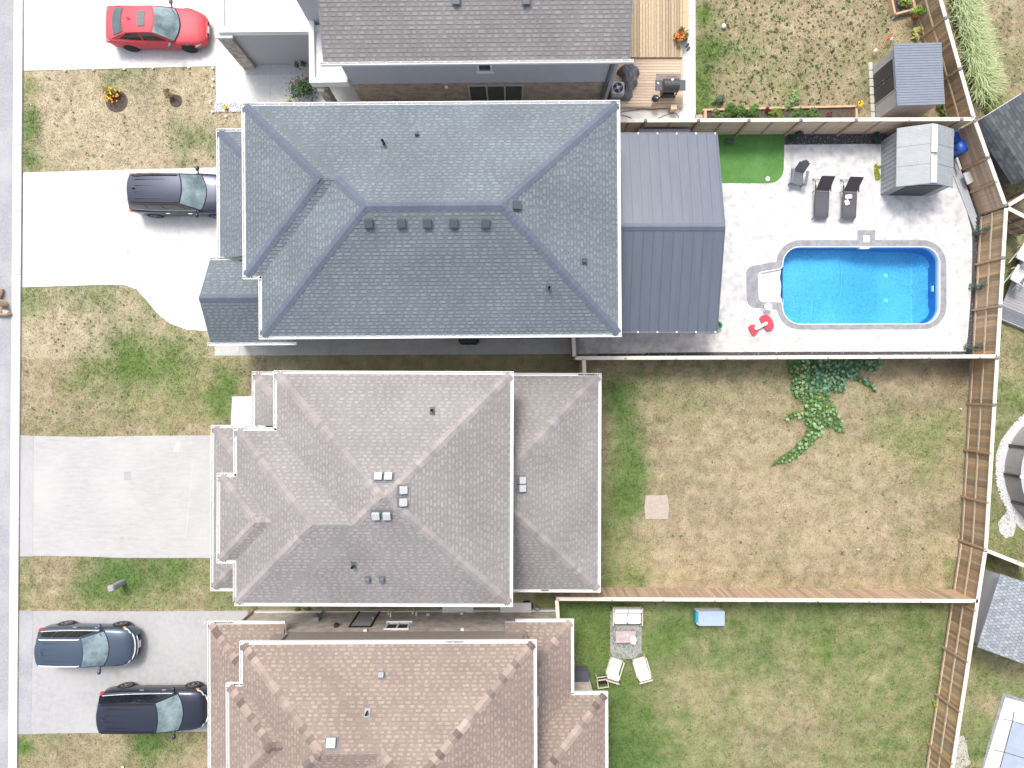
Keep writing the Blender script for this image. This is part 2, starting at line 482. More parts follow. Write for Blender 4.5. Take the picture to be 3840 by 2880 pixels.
# pool water: tinted clear surface with a soft sheen
M_WATER, nt_, b_ = nodes("pool_water")
N_, L_ = nt_.nodes.new, nt_.links.new
out_ = [n for n in nt_.nodes if n.type == 'OUTPUT_MATERIAL'][0]
nt_.nodes.remove(b_)
tr_ = N_("ShaderNodeBsdfTransparent"); tr_.inputs[0].default_value = (.66, .88, .98, 1)
gl_ = N_("ShaderNodeBsdfGlossy"); gl_.inputs["Roughness"].default_value = .12
fr_ = N_("ShaderNodeFresnel"); fr_.inputs[0].default_value = 1.33
nz_ = N_("ShaderNodeTexNoise"); nz_.inputs["Scale"].default_value = 9; nz_.inputs["Detail"].default_value = 3
bp_ = N_("ShaderNodeBump"); bp_.inputs["Strength"].default_value = .25; bp_.inputs["Distance"].default_value = .02
mx_ = N_("ShaderNodeMixShader")
L_(nz_.outputs["Fac"], bp_.inputs["Height"]); L_(bp_.outputs[0], gl_.inputs["Normal"]); L_(bp_.outputs[0], fr_.inputs["Normal"])
L_(fr_.outputs[0], mx_.inputs[0]); L_(tr_.outputs[0], mx_.inputs[1]); L_(gl_.outputs[0], mx_.inputs[2]); L_(mx_.outputs[0], out_.inputs[0])

# ------------------------------------------------------------------ outlines on the ground (photograph pixels at ground level)
def kx(y, x0, x1):            # the street runs slightly askew
    return x0 + (x1 - x0) * y / 2880.0
def arc(cx, cy, r, a0, a1, n=6):
    return [(cx + r * math.cos(R(a0 + (a1 - a0) * i / n)), cy + r * math.sin(R(a0 + (a1 - a0) * i / n))) for i in range(n + 1)]

ROAD = [(-2600, -1500), (kx(-1500, 54, 33), -1500), (kx(4400, 54, 33), 4400), (-2600, 4400)]
KERB = [(kx(-1500, 53, 32), -1500), (kx(-1500, 90, 68), -1500), (kx(4400, 90, 68), 4400), (kx(4400, 53, 32), 4400)]
DR1 = [(91, -300), (900, -300), (960, 236), (1140, 236), (1330, 300), (1330, 392), (812, 386), (810, 249), (91, 266)]
DR2 = [(89, 648), (300, 642), (600, 634), (850, 628), (980, 628), (980, 1240), (800, 1240), (765, 1241), (700, 1236), (640, 1215), (590, 1175), (545, 1120), (510, 1085), (470, 1070), (400, 1068), (240, 1073), (86, 1078)]
WALK2 = [(806, 1276), (2420, 1268), (2420, 1326), (806, 1334)]
DR3 = [(82, 1634), (300, 1638), (560, 1634), (820, 1632), (930, 1632), (930, 2092), (470, 2092), (300, 2086), (76, 2084)]
DR4 = [(74, 2290), (520, 2292), (930, 2290), (930, 2740), (600, 2744), (300, 2748), (70, 2752)]
PORCH3 = [(875, 1487), (1000, 1484), (1000, 1640), (868, 1640)]
STONE1 = [(926, 244), (1150, 244), (1150, 276), (926, 280)]
BED1 = [(806, 388), (1200, 386), (1200, 430), (930, 421), (806, 420)]
PATH1 = [(2552, -300), (2606, -300), (2608, 500), (2300, 500), (2300, 395), (2552, 395)]
TURF = [(2560, 470), (2942, 470), (2941, 540), (2938, 640)] + arc(2885, 636, 52, 5, 85, 5) + [(2870, 689), (2560, 686)]
PATIO_OUT = [(2170, 1326), (2170, 1240), (2300, 1240), (2300, 686), (2872, 689)] + list(reversed(arc(2885, 636, 52, 5, 85, 5))) + \
    [(2938, 640), (2940, 544), (3272, 541), (3560, 541), (3564, 640), (3592, 696), (3625, 800), (3643, 870), (3644, 940), (3640, 1090), (3628, 1250), (3620, 1318), (3100, 1319), (2600, 1321)]
BEDN = [(2942, 470), (3330, 470), (3330, 543), (2940, 544)]
BEDE = [(3560, 480), (3680, 480), (3700, 800), (3690, 1000), (3665, 1345), (3618, 1345), (3640, 1090), (3643, 870), (3590, 690), (3560, 640)]
BEDS = [(2240, 1318), (3622, 1312), (3622, 1345), (2240, 1345)]
# pool outline (water edge), clockwise in the photo from the upper left
POOL_MAIN = arc(2999, 991, 64, 180, 270, 8) + arc(3458, 989, 62, 270, 360, 8) + arc(3460, 1154, 60, 0, 90, 8) + arc(3000, 1149, 66, 90, 172, 7)
STEP = [(2934, 1137), (2926, 1131), (2868, 1130)] + arc(2864, 1115, 15, 90, 180, 3) + arc(2861, 1036, 15, 180, 260, 3) + [(2862, 1021), (2926, 1010), (2934, 1000)]
POOL = POOL_MAIN + STEP
COP_PX = arc(2999, 991, 90, 184, 270, 8) + arc(3458, 989, 88, 270, 360, 8) + arc(3460, 1148, 87, 0, 90, 8) + arc(3000, 1146, 90, 90, 168, 7) + \
    [(2908, 1160), (2900, 1157), (2866, 1156)] + arc(2832, 1122, 33, 90, 176, 3) + arc(2826, 1026, 29, 186, 262, 3) + [(2850, 993), (2899, 982), (2906, 984)]
POOLW = PP(POOL)

def offset_poly(poly, d):
    n = len(poly); out = []
    sgn = 1 if area(poly) > 0 else -1
    for i in range(n):
        a, b, c = Vector(poly[i - 1]), Vector(poly[i]), Vector(poly[(i + 1) % n])
        e1 = (b - a); e2 = (c - b)
        if e1.length < 1e-6: e1 = e2
        if e2.length < 1e-6: e2 = e1
        e1.normalize(); e2.normalize()
        n1 = Vector((e1.y, -e1.x)) * sgn; n2 = Vector((e2.y, -e2.x)) * sgn
        m = n1 + n2
        if m.length < .3: m = n1
        m.normalize()
        k = d / max(.55, m.dot(n1))
        out.append((b.x + m.x * k, b.y + m.y * k))
    return out

# ------------------------------------------------------------------ lawn colour
def hash2(ix, iy, s):
    h = (ix * 374761393 + iy * 668265263 + s * 974634777) & 0xFFFFFFFF
    h = ((h ^ (h >> 13)) * 1274126177) & 0xFFFFFFFF
    return ((h ^ (h >> 16)) & 0xFFFF) / 65535.0
def vnoise(x, y, sc, s):
    x = x / sc + 1000; y = y / sc + 1000
    ix = np.floor(x).astype(np.int64); iy = np.floor(y).astype(np.int64)
    fx = x - ix; fy = y - iy
    fx = fx * fx * (3 - 2 * fx); fy = fy * fy * (3 - 2 * fy)
    a = hash2(ix, iy, s); b = hash2(ix + 1, iy, s); c = hash2(ix, iy + 1, s); d = hash2(ix + 1, iy + 1, s)
    return (a * (1 - fx) + b * fx) * (1 - fy) + (c * (1 - fx) + d * fx) * fy
def fbm(x, y, sc, s, o=4):
    r = 0; w = 1; t = 0
    for i in range(o):
        r = r + w * vnoise(x, y, sc / 2 ** i, s + i * 17); t += w; w *= .6
    return r / t

YARDS = [  # x0,y0,x1,y1 (px), base greenness, weeds
    (40, 250, 960, 650, .12, .25), (40, 1050, 1000, 1350, .19, .3), (40, 1345, 1100, 1645, .23, .2), (40, 2080, 960, 2285, .58, .1),
    (40, 2740, 960, 3300, .3, .1), (2590, -400, 3600, 520, .24, 1.0), (2100, 1340, 3760, 2230, .17, .15), (2000, 2225, 3720, 3300, .74, .05),
    (3560, -400, 4300, 480, .22, .1), (3640, 480, 4300, 780, .4, .1), (3700, 780, 4300, 2090, .62, .05), (3540, 2090, 4300, 3300, .55, .1), (800, 1300, 2240, 1420, .35, .1)]
BLOBS = [  # px, py, radius, strength
    (110, 330, 40, .6), (112, 430, 42, .8), (110, 500, 40, .9), (105, 590, 45, .5), (420, 275, 55, .4), (500, 270, 60, .35), (690, 510, 60, .5), (760, 510, 55, .35), (680, 620, 60, .4), (800, 545, 45, .4), (120, 620, 60, .45),
    (270, 1090, 90, .4), (400, 1085, 80, .35), (110, 1110, 60, .5), (560, 1150, 60, .4), (470, 1300, 90, .5), (700, 1290, 110, .3), (500, 1370, 110, .5), (330, 1375, 80, .4), (640, 1380, 120, .5), (110, 1170, 60, .35),
    (320, 1450, 110, .25), (820, 1490, 60, .75), (830, 1560, 60, .5), (690, 1530, 90, .3), (470, 1540, 60, .2), (860, 1420, 60, .35), (300, 1610, 150, .1), (150, 1420, 90, -.2), (180, 1560, 90, -.15),
    (150, 2150, 120, -.35), (450, 2120, 90, .35), (650, 2140, 100, .45), (480, 2190, 80, .3), (300, 2200, 70, .25), (720, 2240, 100, -.3), (200, 2240, 90, -.25),
    (600, 2775, 90, .6), (520, 2790, 60, .4), (85, 2800, 35, .8), (200, 2760, 70, .3), (250, 2830, 90, -.25), (700, 2830, 60, -.1), (700, 2780, 60, .3),
    (2630, 60, 50, .9), (2640, 190, 60, 1.0), (2625, 300, 45, .9), (2630, 390, 50, .8), (2720, 190, 50, .35), (2830, 210, 40, .2), (2960, 340, 50, .3), (2640, 440, 60, .5), (3280, 330, 60, .4), (3200, 60, 90, -.1), (2760, 130, 60, .1),
    (2300, 1480, 80, .6), (2330, 1560, 80, .55), (2360, 1650, 70, .5), (2370, 1740, 70, .6), (2340, 1830, 80, .75), (2360, 1900, 60, .6), (2270, 1700, 50, .4), (2290, 1980, 80, .45), (2350, 2080, 90, .3), (2380, 2180, 60, .5), (2420, 1430, 90, .3), (2280, 2160, 70, .35),
    (2560, 1520, 120, .15), (2750, 1460, 140, .1), (3400, 1640, 120, .35), (3330, 1560, 120, .25), (3480, 1780, 140, .2), (3540, 1580, 90, .35), (2900, 2190, 300, .12), (2780, 1850, 260, -.12), (3000, 1980, 300, -.08), (2600, 2000, 140, -.15), (3150, 1860, 60, .15), (3420, 2000, 90, .1), (3050, 1420, 120, .4), (2920, 1360, 600, .05),
    (2160, 2380, 110, .5), (2230, 2330, 100, .5), (2290, 2560, 90, .3), (2300, 2700, 120, .45), (2330, 2800, 120, .4), (2520, 2380, 90, .2), (2700, 2470, 70, .2), (2850, 2480, 80, .3), (2900, 2650, 300, -.3), (3000, 2800, 250, -.15), (3200, 2450, 200, .1), (3350, 2600, 200, -.1), (2600, 2560, 130, -.25), (3450, 2500, 80, -.1), (2480, 2420, 80, .2),
    (3700, 1250, 60, -.1), (3760, 1350, 90, -.2), (3770, 1480, 60, .3), (3730, 1700, 40, .3), (3760, 2450, 60, -.15), (3700, 2560, 60, .2), (3660, 2700, 60, .2), (3700, 2650, 60, -.35), (3650, 2820, 50, .35), (3780, 40, 120, -.1), (3680, 100, 60, .3), (3740, 200, 70, .1)]
VINE_PX = [(2780 + a / 3.568, 1330 + b / 3.568) for a, b in [(600, 60), (600, 130), (640, 250), (650, 420), (700, 580), (800, 620), (850, 740), (640, 780), (560, 870), (620, 885), (720, 850), (820, 870), (870, 980), (800, 1130), (640, 1290), (480, 1390), (380, 1480), (450, 1490), (640, 1440), (760, 1390), (880, 1260), (1000, 1150), (1080, 1060), (1090, 990), (1160, 970), (1280, 1020), (1370, 1065), (1340, 900), (1270, 740), (1200, 600), (1170, 470), (1260, 490), (1370, 515), (1400, 400), (1380, 340), (1500, 340), (1640, 400), (1760, 480), (1810, 510), (1790, 430), (1700, 340), (1590, 280), (1570, 220), (1830, 215), (1850, 150), (1850, 60)]]
VINE = PP(VINE_PX)

def lawn_green(x, y):
    px = x * FP / HC + 1920; py = 1440 - y * FP / HC
    g = np.full(x.shape, .3); w = np.full(x.shape, .2)
    for x0, y0, x1, y1, b, wd in YARDS:
        m = (px >= x0) & (px < x1) & (py >= y0) & (py < y1)
        g[m] = b; w[m] = wd
    for bx, by, br, bs in BLOBS:
        d2 = ((px - bx) ** 2 + (py - by) ** 2) / (br * br)
        m = d2 < 6
        g[m] += bs * np.exp(-d2[m] * (0.7 + .9 * fbm(x[m], y[m], .9, 91, 3)))
    g += .42 * (fbm(x, y, 2.2, 3, 4) - .5) + .5 * (fbm(x, y, .45, 5, 3) - .5)
    m = inpoly(VINE, x, y)
    g[m] = np.maximum(g[m], 1.0)
    return np.clip(g, 0, 1.15), w

def lawn_color(x, y, g, w):
    n1 = fbm(x, y, .35, 21, 3); n2 = fbm(x, y, 3.0, 41, 3); n3 = vnoise(x, y, .16, 77)
    dry = np.stack([.225 + .19 * n1 + .06 * (n2 - .5), .178 + .165 * n1 + .05 * (n2 - .5), .105 + .125 * n1 + .03 * (n2 - .5)], -1)
    grn = np.stack([.06 + .055 * n1 + .055 * n2, .115 + .065 * n1 + .05 * n2, .03 + .028 * n1 + .012 * n2], -1)
    t = np.clip(g * 1.15 - .12 + .22 * (n3 - .5), 0, 1)[..., None]
    c = dry * (1 - t) + grn * t
    px = x * FP / HC + 1920; py = 1440 - y * FP / HC
    mow = vnoise(x * .12, y, .3, 201) - .5
    c = c * (1 + .22 * mow * ((px > 2240) & (py > 1340)))[..., None]
    # pale bare thatch in the front garden and worn places, brown earth by the back corner
    pale = ((py < 1345) & (px < 1000)).astype(float) * .5
    c += (pale * (1 - t[..., 0]) * .16)[..., None] * np.array([1, .92, .75])
    d = np.exp(-(((px - 3610) ** 2 + (py - 1385) ** 2) / 80 ** 2))[..., None]
    c = c * (1 - .6 * d) + np.array([.12, .085, .06]) * .6 * d
    return np.clip(c, .012, .8)

# ground sheet: fine grid in view, running out to the horizon, open where the pool is dug
st = .11
gx = np.concatenate([[-600, -120, -40], np.arange(-26.5, 26.5 + st, st), [40, 120, 600]])
gy = np.concatenate([[-600, -120, -35], np.arange(-20.5, 20.5 + st, st), [35, 120, 600]])
XX, YY = np.meshgrid(gx, gy)
nx, ny = len(gx), len(gy)
ZZ = (fbm(XX, YY, .5, 11, 2) - .5) * .02
ZZ = np.minimum(ZZ, 0.004)
idx = np.arange(nx * ny).reshape(ny, nx)
quads = np.stack([idx[:-1, :-1], idx[:-1, 1:], idx[1:, 1:], idx[1:, :-1]], -1).reshape(-1, 4)
cx_ = (XX[:-1, :-1] + XX[1:, 1:]).ravel() / 2; cy_ = (YY[:-1, :-1] + YY[1:, 1:]).ravel() / 2
hole = inpoly([(a[0] * .5 + b[0] * .5, a[1] * .5 + b[1] * .5) for a, b in zip(POOLW, PP(COP_PX))], cx_, cy_)
quads = quads[~hole]
me = bpy.data.meshes.new("ground")
me.vertices.add(nx * ny); me.vertices.foreach_set("co", np.stack([XX, YY, ZZ], -1).ravel())
me.loops.add(len(quads) * 4); me.loops.foreach_set("vertex_index", quads.ravel().astype(np.int32))
me.polygons.add(len(quads)); me.polygons.foreach_set("loop_start", np.arange(0, len(quads) * 4, 4, dtype=np.int32))
me.update(calc_edges=True)
gg, ww = lawn_green(XX.ravel(), YY.ravel())
cc = lawn_color(XX.ravel(), YY.ravel(), gg, ww)
a = me.attributes.new("col", 'FLOAT_COLOR', 'POINT')
a.data.foreach_set("color", np.concatenate([cc, np.ones((len(cc), 1))], 1).ravel())
me.materials.append(M_LAWN)
ground = link("ground", me); structure(ground)

# ------------------------------------------------------------------ road, kerb, drives, walks
def sheet(name, px, z, m, z0=-.05):
    o = MB().prism(PP(px), z0, z, ).build(name, m)
    return structure(o)
road = sheet("road", ROAD, .008, M_ROAD)
kerb = sheet("kerb", KERB, .014, M_JOINT)
ky = [-180, 60, 292, 545, 790, 1030, 1275, 1525, 1764, 2012, 2256, 2487, 2715, 2960]
for i in range(len(ky) - 1):
    y0, y1 = ky[i] + .8, ky[i + 1] - .8
    q = [(kx(y0, 53, 32), y0), (kx(y0, 90, 68), y0), (kx(y1, 90, 68), y1), (kx(y1, 53, 32), y1)]
    b = MB()
    w = PP(q)
    lo, hi = -.03, .1
    # rolled kerb: low at the street, high at the garden
    pr = [(0, .02), (.35, .045), (.55, .085), (.75, .1), (1, .1)]
    rows = []
    for (x0, y0_), (x1, y1_) in ((w[0], w[1]), (w[3], w[2])):
        rows.append([Vector((x0 + (x1 - x0) * t, y0_ + (y1_ - y0_) * t, .002 + z)) for t, z in pr] + [Vector((x1, y1_, -.03)), Vector((x0, y0_, -.03)), Vector((x0, y0_, .022))])
    b.grid(rows)
    b.f.append(tuple(range(7))[::-1]); b.m.append(0); b.t.append(.5)
    b.f.append(tuple(range(8, 15))); b.m.append(0); b.t.append(.5)
    b.build("kerb_stone", M_KERB, kerb)

def slabs(name, px, z, m, xs, ys, gap=.006, base=None):
    """a paved sheet cut into slabs by joints at photo columns xs and rows ys"""
    root = MB().prism(offset_poly(PP(px), -.01), -.04, z - .012).build(name, base or M_JOINT)
    structure(root)
    wx = [-99] + [P(x, 0).x for x in xs] + [99]
    wy = [-99] + sorted(P(0, y).y for y in ys) + [99]
    for i in range(len(wx) - 1):
        for j in range(len(wy) - 1):
            q = PP(px)
            q = clip(q, -1, 0, -(wx[i] + gap)); q = clip(q, 1, 0, wx[i + 1] - gap) if q else q
            q = clip(q, 0, -1, -(wy[j] + gap)) if q else q
            q = clip(q, 0, 1, wy[j + 1] - gap) if q else q
            if len(q) > 2 and abs(area(q)) > .02:
                MB().prism(q, z - .03, z).build("slab", m, root)
    return root
slabs("driveway", DR1, .03, M_CONC, [230, 380, 534, 754, 926, 1016, 1108], [110, 280])
slabs("driveway", DR2, .03, M_CONC, [228, 372, 521, 672], [784, 925, 1084])
slabs("side_path", WALK2, .028, M_SIDEW, [900, 1045, 1140, 1240, 1338, 1444, 1558, 1673, 1788, 1904, 2020, 2135, 2250], [])
d3 = sheet("driveway", DR3, .026, M_DRIVE)
ap3 = sheet("driveway_apron", [(78, 1632), (127, 1634), (124, 2086), (76, 2086)], .032, M_DRIVE2)
d4 = sheet("driveway", DR4, .026, M_DRIVE2)
ap4 = sheet("driveway_apron", [(73, 2289), (126, 2289), (117, 2752), (70, 2752)], .032, M_ROAD)
sheet("porch_slab", PORCH3, .14, M_CONC)
slabs("garden_path", PATH1, .05, M_CONC, [2409, 2552], [60, 230, 395])
turf = sheet("artificial_turf", TURF, .03, M_TURF); 
patio_out = PP(PATIO_OUT)

# patio in two halves round the pool, then the coping ring and the white rim
COP_OUT = PP(COP_PX)
COP_MID = [(a[0] * .2 + b[0] * .8, a[1] * .2 + b[1] * .8) for a, b in zip(POOLW, COP_OUT)]
COP_IN = [(a[0] * .9 + b[0] * .1, a[1] * .9 + b[1] * .1) for a, b in zip(POOLW, COP_OUT)]
COP_IN2 = [(a[0] * 1.01 - b[0] * .01, a[1] * 1.01 - b[1] * .01) for a, b in zip(POOLW, COP_OUT)]
ysplit = P(0, 1075).y
def halves(outer, inner):
    res = []
    for sgn in (1, -1):
        o = clip(outer, 0, -sgn, -sgn * ysplit); i = clip(inner, 0, -sgn, -sgn * ysplit)
        # order both along the split line
        def run(poly):
            on = [k for k, p in enumerate(poly) if abs(p[1] - ysplit) < 1e-6]
            lo = min(on, key=lambda k: poly[k][0])
            q = poly[lo:] + poly[:lo]
            if abs(q[1][1] - ysplit) < 1e-6: q = [q[0]] + q[1:][::-1]
            return q
        ro, ri = run(o), run(i)
        res.append(ro + ri[::-1])
    return res
patio = None
for k, poly in enumerate(halves(patio_out, COP_MID)):
    o = structure(MB().prism(poly, -.04, .045).build("patio", M_PATIO))
def ring(name, a, b, z0, z1, m, parent=None):
    n = len(a); mb = MB()
    vs = [(*p, z1) for p in a] + [(*p, z1) for p in b] + [(*p, z0) for p in a] + [(*p, z0) for p in b]
    fs = []
    for i in range(n):
        j = (i + 1) % n
        fs += [(i, j, n + j, n + i), (2 * n + i, 2 * n + j, j, i), (n + i, n + j, 3 * n + j, 3 * n + i)]
    mb.add(vs, fs)
    return mb.build(name, m, parent)
c0 = P(3230, 1070)
pool = thing("swimming_pool", "bright blue in-ground swimming pool with white corner steps set in the pale patio", "pool", (c0.x, c0.y, 0))
ring("coping", COP_IN, COP_OUT, -.03, .055, M_COPING, pool)
ring("rim", COP_IN2, COP_IN, -.25, .062, M_WHITEP, pool)
MB().prism(PP([(3213, 864), (3280, 864), (3280, 904), (3213, 904)]), -.03, .052).build("skimmer_surround", M_COPING, pool)
MB().prism(PP([(3236, 885), (3259, 885), (3259, 909), (3236, 909)]), .04, .068).build("skimmer_lid", M_WHITEP, pool)
MB().prism(PP([(3220, 922), (3262, 922), (3258, 933), (3224, 933)]), -.2, .05).build("skimmer_mouth", M_WHITEP, pool)
# basin: cross sections along the length
main = PP(POOL_MAIN)
x0_, x1_ = min(p[0] for p in main) + .003, max(p[0] for p in main) - .003
xs_ = x0_ + (x1_ - x0_) * (1 - np.cos(np.linspace(0, math.pi, 110))) / 2
def span(poly, x):
    ys = []
    n = len(poly)
    for i in range(n):
        a, b = poly[i], poly[(i + 1) % n]
        if (a[0] - x) * (b[0] - x) < 0:
            ys.append(a[1] + (b[1] - a[1]) * (x - a[0]) / (b[0] - a[0]))
    return min(ys), max(ys)
def depth(x):
    t = (x - xs_[0]) / (xs_[-1] - xs_[0])
    if t < .4: return -.85
    if t < .7: return -.85 - (t - .4) / .3 * .5
    if t < .93: return -1.35
    return -1.35 + (t - .93) / .07 * .5
fl, wl = [], []
top_, bot_ = [], []
for x in xs_:
    a_, b_ = span(main, x); d = depth(x)
    k = min(.25, (b_ - a_) * .2)
    fl.append([Vector((x, a_ + (b_ - a_) * s * 1.0, d + .0 if 0 < s < 1 else d + .12)) for s in (0, .08, .2, .4, .6, .8, .92, 1)])
    top_.append([Vector((x, b_, .03)), Vector((x, b_, d + .12))]); bot_.append([Vector((x, a_, d + .12)), Vector((x, a_, .03))])
MB().grid(fl).build("floor_liner", M_LINER, pool, smooth=True)
w = MB(); w.grid(top_); w.grid(bot_)
for e in (0, -1):
    x = xs_[e]; a_, b_ = span(main, x); d = depth(x)
    w.add([(x, a_, .03), (x, b_, .03), (x, b_, d - .05), (x, a_, d - .05)], [(0, 1, 2, 3)])
w.build("wall_liner", M_LINERW, pool, smooth=False)
WATER_Z = -.1
MB().prism(offset_poly(PP(POOL_MAIN), .01), WATER_Z - .002, WATER_Z).v
wb = MB(); q = offset_poly(PP(POOL_MAIN), .01); q = q if area(q) > 0 else q[::-1]
wb.add([(*p, WATER_Z) for p in q], [tuple(range(len(q)))])
wb.build("water", M_WATER, pool)
stp = PP([(2846, 1012), (2922, 1006), (2932, 1012), (2926, 1040), (2932, 1070), (2928, 1110), (2938, 1128), (2926, 1132), (2846, 1134)])
MB().prism(stp, -.6, WATER_Z + .02).build("entry_step", M_WHITEP, pool)
MB().prism(PP([(2926, 1010), (2944, 1012), (2940, 1068), (2950, 1132), (2930, 1132)]), -1.0, WATER_Z - .25).build("entry_step", M_WHITEP, pool)
for x, y in ((3322, 1034), (3322, 1127)):
    c = P(x, y); MB().lathe([(.11, -1.36), (.11, -1.33), (.09, -1.32)], 14, Matrix.Translation((c.x * 1.04, c.y * 1.04, 0))).build("drain", mat("drain_cyan" + str(y), (.3, .75, .7), rough=.5), pool)
c = P(3514, 1079); MB().cbox((c.x - .02, c.y, -.35), (.06, .28, .14)).build("return_fitting", M_WHITEP, pool)
for pth in ([(3147, 960), (3154, 1010), (3156, 1060), (3148, 1130)], [(2955, 1078), (2968, 1110), (2985, 1175)], [(3045, 1125), (3044, 1180)]):
    MB().tube([P(x, y, -.84) for x, y in pth], .014, 4).build("liner_seam", mat("seam_pale", (.35, .75, .85), rough=.6) if "seam_pale" not in MATS else MATS["seam_pale"], pool)

# planting beds and gravel
sheet("planting_bed", BEDN, .02, M_MULCH); sheet("planting_bed", BEDE, .02, M_MULCH); sheet("planting_bed", BEDS, .02, M_MULCH)
sheet("stone_bed", STONE1, .05, M_GRAVW); sheet("stone_bed", BED1, .034, M_GRAVW)
POOLE_C = P(4006, 1768); POOLE_R = 241 * HC / FP
gr = [(POOLE_C.x + (POOLE_R + .4 + .1 * math.sin(a * 5)) * math.cos(a), POOLE_C.y + (POOLE_R + .4 + .1 * math.sin(a * 5)) * math.sin(a)) for a in np.linspace(0, 2 * math.pi, 60, endpoint=False)]
structure(MB().prism(gr, -.02, .022).build("gravel_ring", M_GRAVW))
sheet("gravel_spill", [(3742, 1958), (3760, 1935), (3790, 1900), (3850, 1930), (3850, 1975), (3810, 1965), (3800, 2010), (3770, 2018), (3748, 1995)], .018, M_GRAVW)
sheet("gravel_spill", [(3590, 2765), (3612, 2758), (3625, 2780), (3628, 2820), (3640, 2860), (3620, 2880), (3580, 2884)], .015, mat("sandy_gravel", (.34, .31, .26), (.5, .47, .43), 14, .95))

def pebbles(name, polys, n, s0, s1, m, z=.03, seed=1, label=None):
    rg = np.random.default_rng(seed); mb = MB()
    for poly, cnt in polys:
        w = PP(poly)
        xs = [p[0] for p in w]; ys = [p[1] for p in w]
        X = rg.uniform(min(xs), max(xs), cnt * 3); Y = rg.uniform(min(ys), max(ys), cnt * 3)
        ok = inpoly(w, X, Y)
        for x, y in list(zip(X[ok], Y[ok]))[:cnt]:
            r = rg.uniform(s0, s1); a = rg.uniform(0, 6)
            mb.ell((x, y, z), (r, r * rg.uniform(.6, .9), r * .6), n=6, m=3, rz=a)
    o = mb.build(name, m)
    return tag(o, label, "gravel", kind="stuff")
pebbles("gravel", [(BEDN, 260), (BEDE, 420), (BEDS, 260)], 0, .015, .035, mat("pebble_mixed", (.32, .31, .3), rough=.85), .025, 3, "pale pebbles scattered over the dark mulch beds round the patio")
pebbles("gravel", [(STONE1, 700), (BED1, 700)], 0, .02, .045, mat("pebble_white", (.6, .6, .61), rough=.8), .05, 4, "white stones filling the beds beside the front path")

HARD = [ROAD, KERB, DR1, DR2, WALK2, DR3, DR4, PORCH3, STONE1, BED1, PATH1, TURF, PATIO_OUT, BEDN, BEDE, BEDS,
        [(2300, -300), (2590, -300), (2562, 410), (2300, 410)]]
HARDW = [PP(p) for p in HARD]
# ------------------------------------------------------------------ grass blades
def grass(n=120000):
    rg = np.random.default_rng(11)
    X = rg.uniform(-25.6, 25.8, n * 2); Y = rg.uniform(-19.4, 19.4, n * 2)
    px = X * FP / HC + 1920; py = 1440 - Y * FP / HC
    ok = ~((px > 1000) & (px < 2120) & (py > 400))
    ok &= ~((px > 960) & (px < 2250) & (py > 1400) & (py < 2230)) & ~((px > 900) & (px < 2560) & (py < 500))
    for w in HARDW: ok &= ~inpoly(w, X, Y)
    ok &= ~(np.hypot(X - POOLE_C.x, Y - POOLE_C.y) < POOLE_R + .3)
    X, Y = X[ok][:n], Y[ok][:n]
    g, w = lawn_green(X, Y)
    c = lawn_color(X, Y, g, w)
    k = len(X)
    nb = 3
    V = np.zeros((k, nb, 3, 3)); C = np.zeros((k, nb, 3))
    for b in range(nb):
        a = rg.uniform(0, 2 * np.pi, k); ln = rg.uniform(.04, .11, k) * (.75 + .5 * g); wd = rg.uniform(.009, .026, k)
        ox = X + rg.normal(0, .03, k); oy = Y + rg.normal(0, .03, k)
        dx, dy = np.cos(a), np.sin(a)
        V[:, b, 0] = np.stack([ox - dy * wd, oy + dx * wd, np.full(k, -.004)], -1)
        V[:, b, 1] = np.stack([ox + dy * wd, oy - dx * wd, np.full(k, -.004)], -1)
        V[:, b, 2] = np.stack([ox + dx * ln * .8, oy + dy * ln * .8, ln * .55], -1)
        C[:, b] = c * (.55 + .95 * rg.beta(2, 2.2, (k, 1)))
    m = k * nb
    me = bpy.data.meshes.new("grass")
    me.vertices.add(m * 3); me.vertices.foreach_set("co", V.reshape(-1))
    me.loops.add(m * 3); me.loops.foreach_set("vertex_index", np.arange(m * 3, dtype=np.int32))
    me.polygons.add(m); me.polygons.foreach_set("loop_start", np.arange(0, m * 3, 3, dtype=np.int32))
    me.update(calc_edges=True)
    at = me.attributes.new("col", 'FLOAT_COLOR', 'FACE')
    at.data.foreach_set("color", np.concatenate([C.reshape(-1, 3), np.ones((m, 1))], 1).ravel())
    me.materials.append(M_GRASS)
    o = link("grass", me)
    tag(o, "short dry and green lawn grass between the houses", "grass", kind="stuff")
grass()
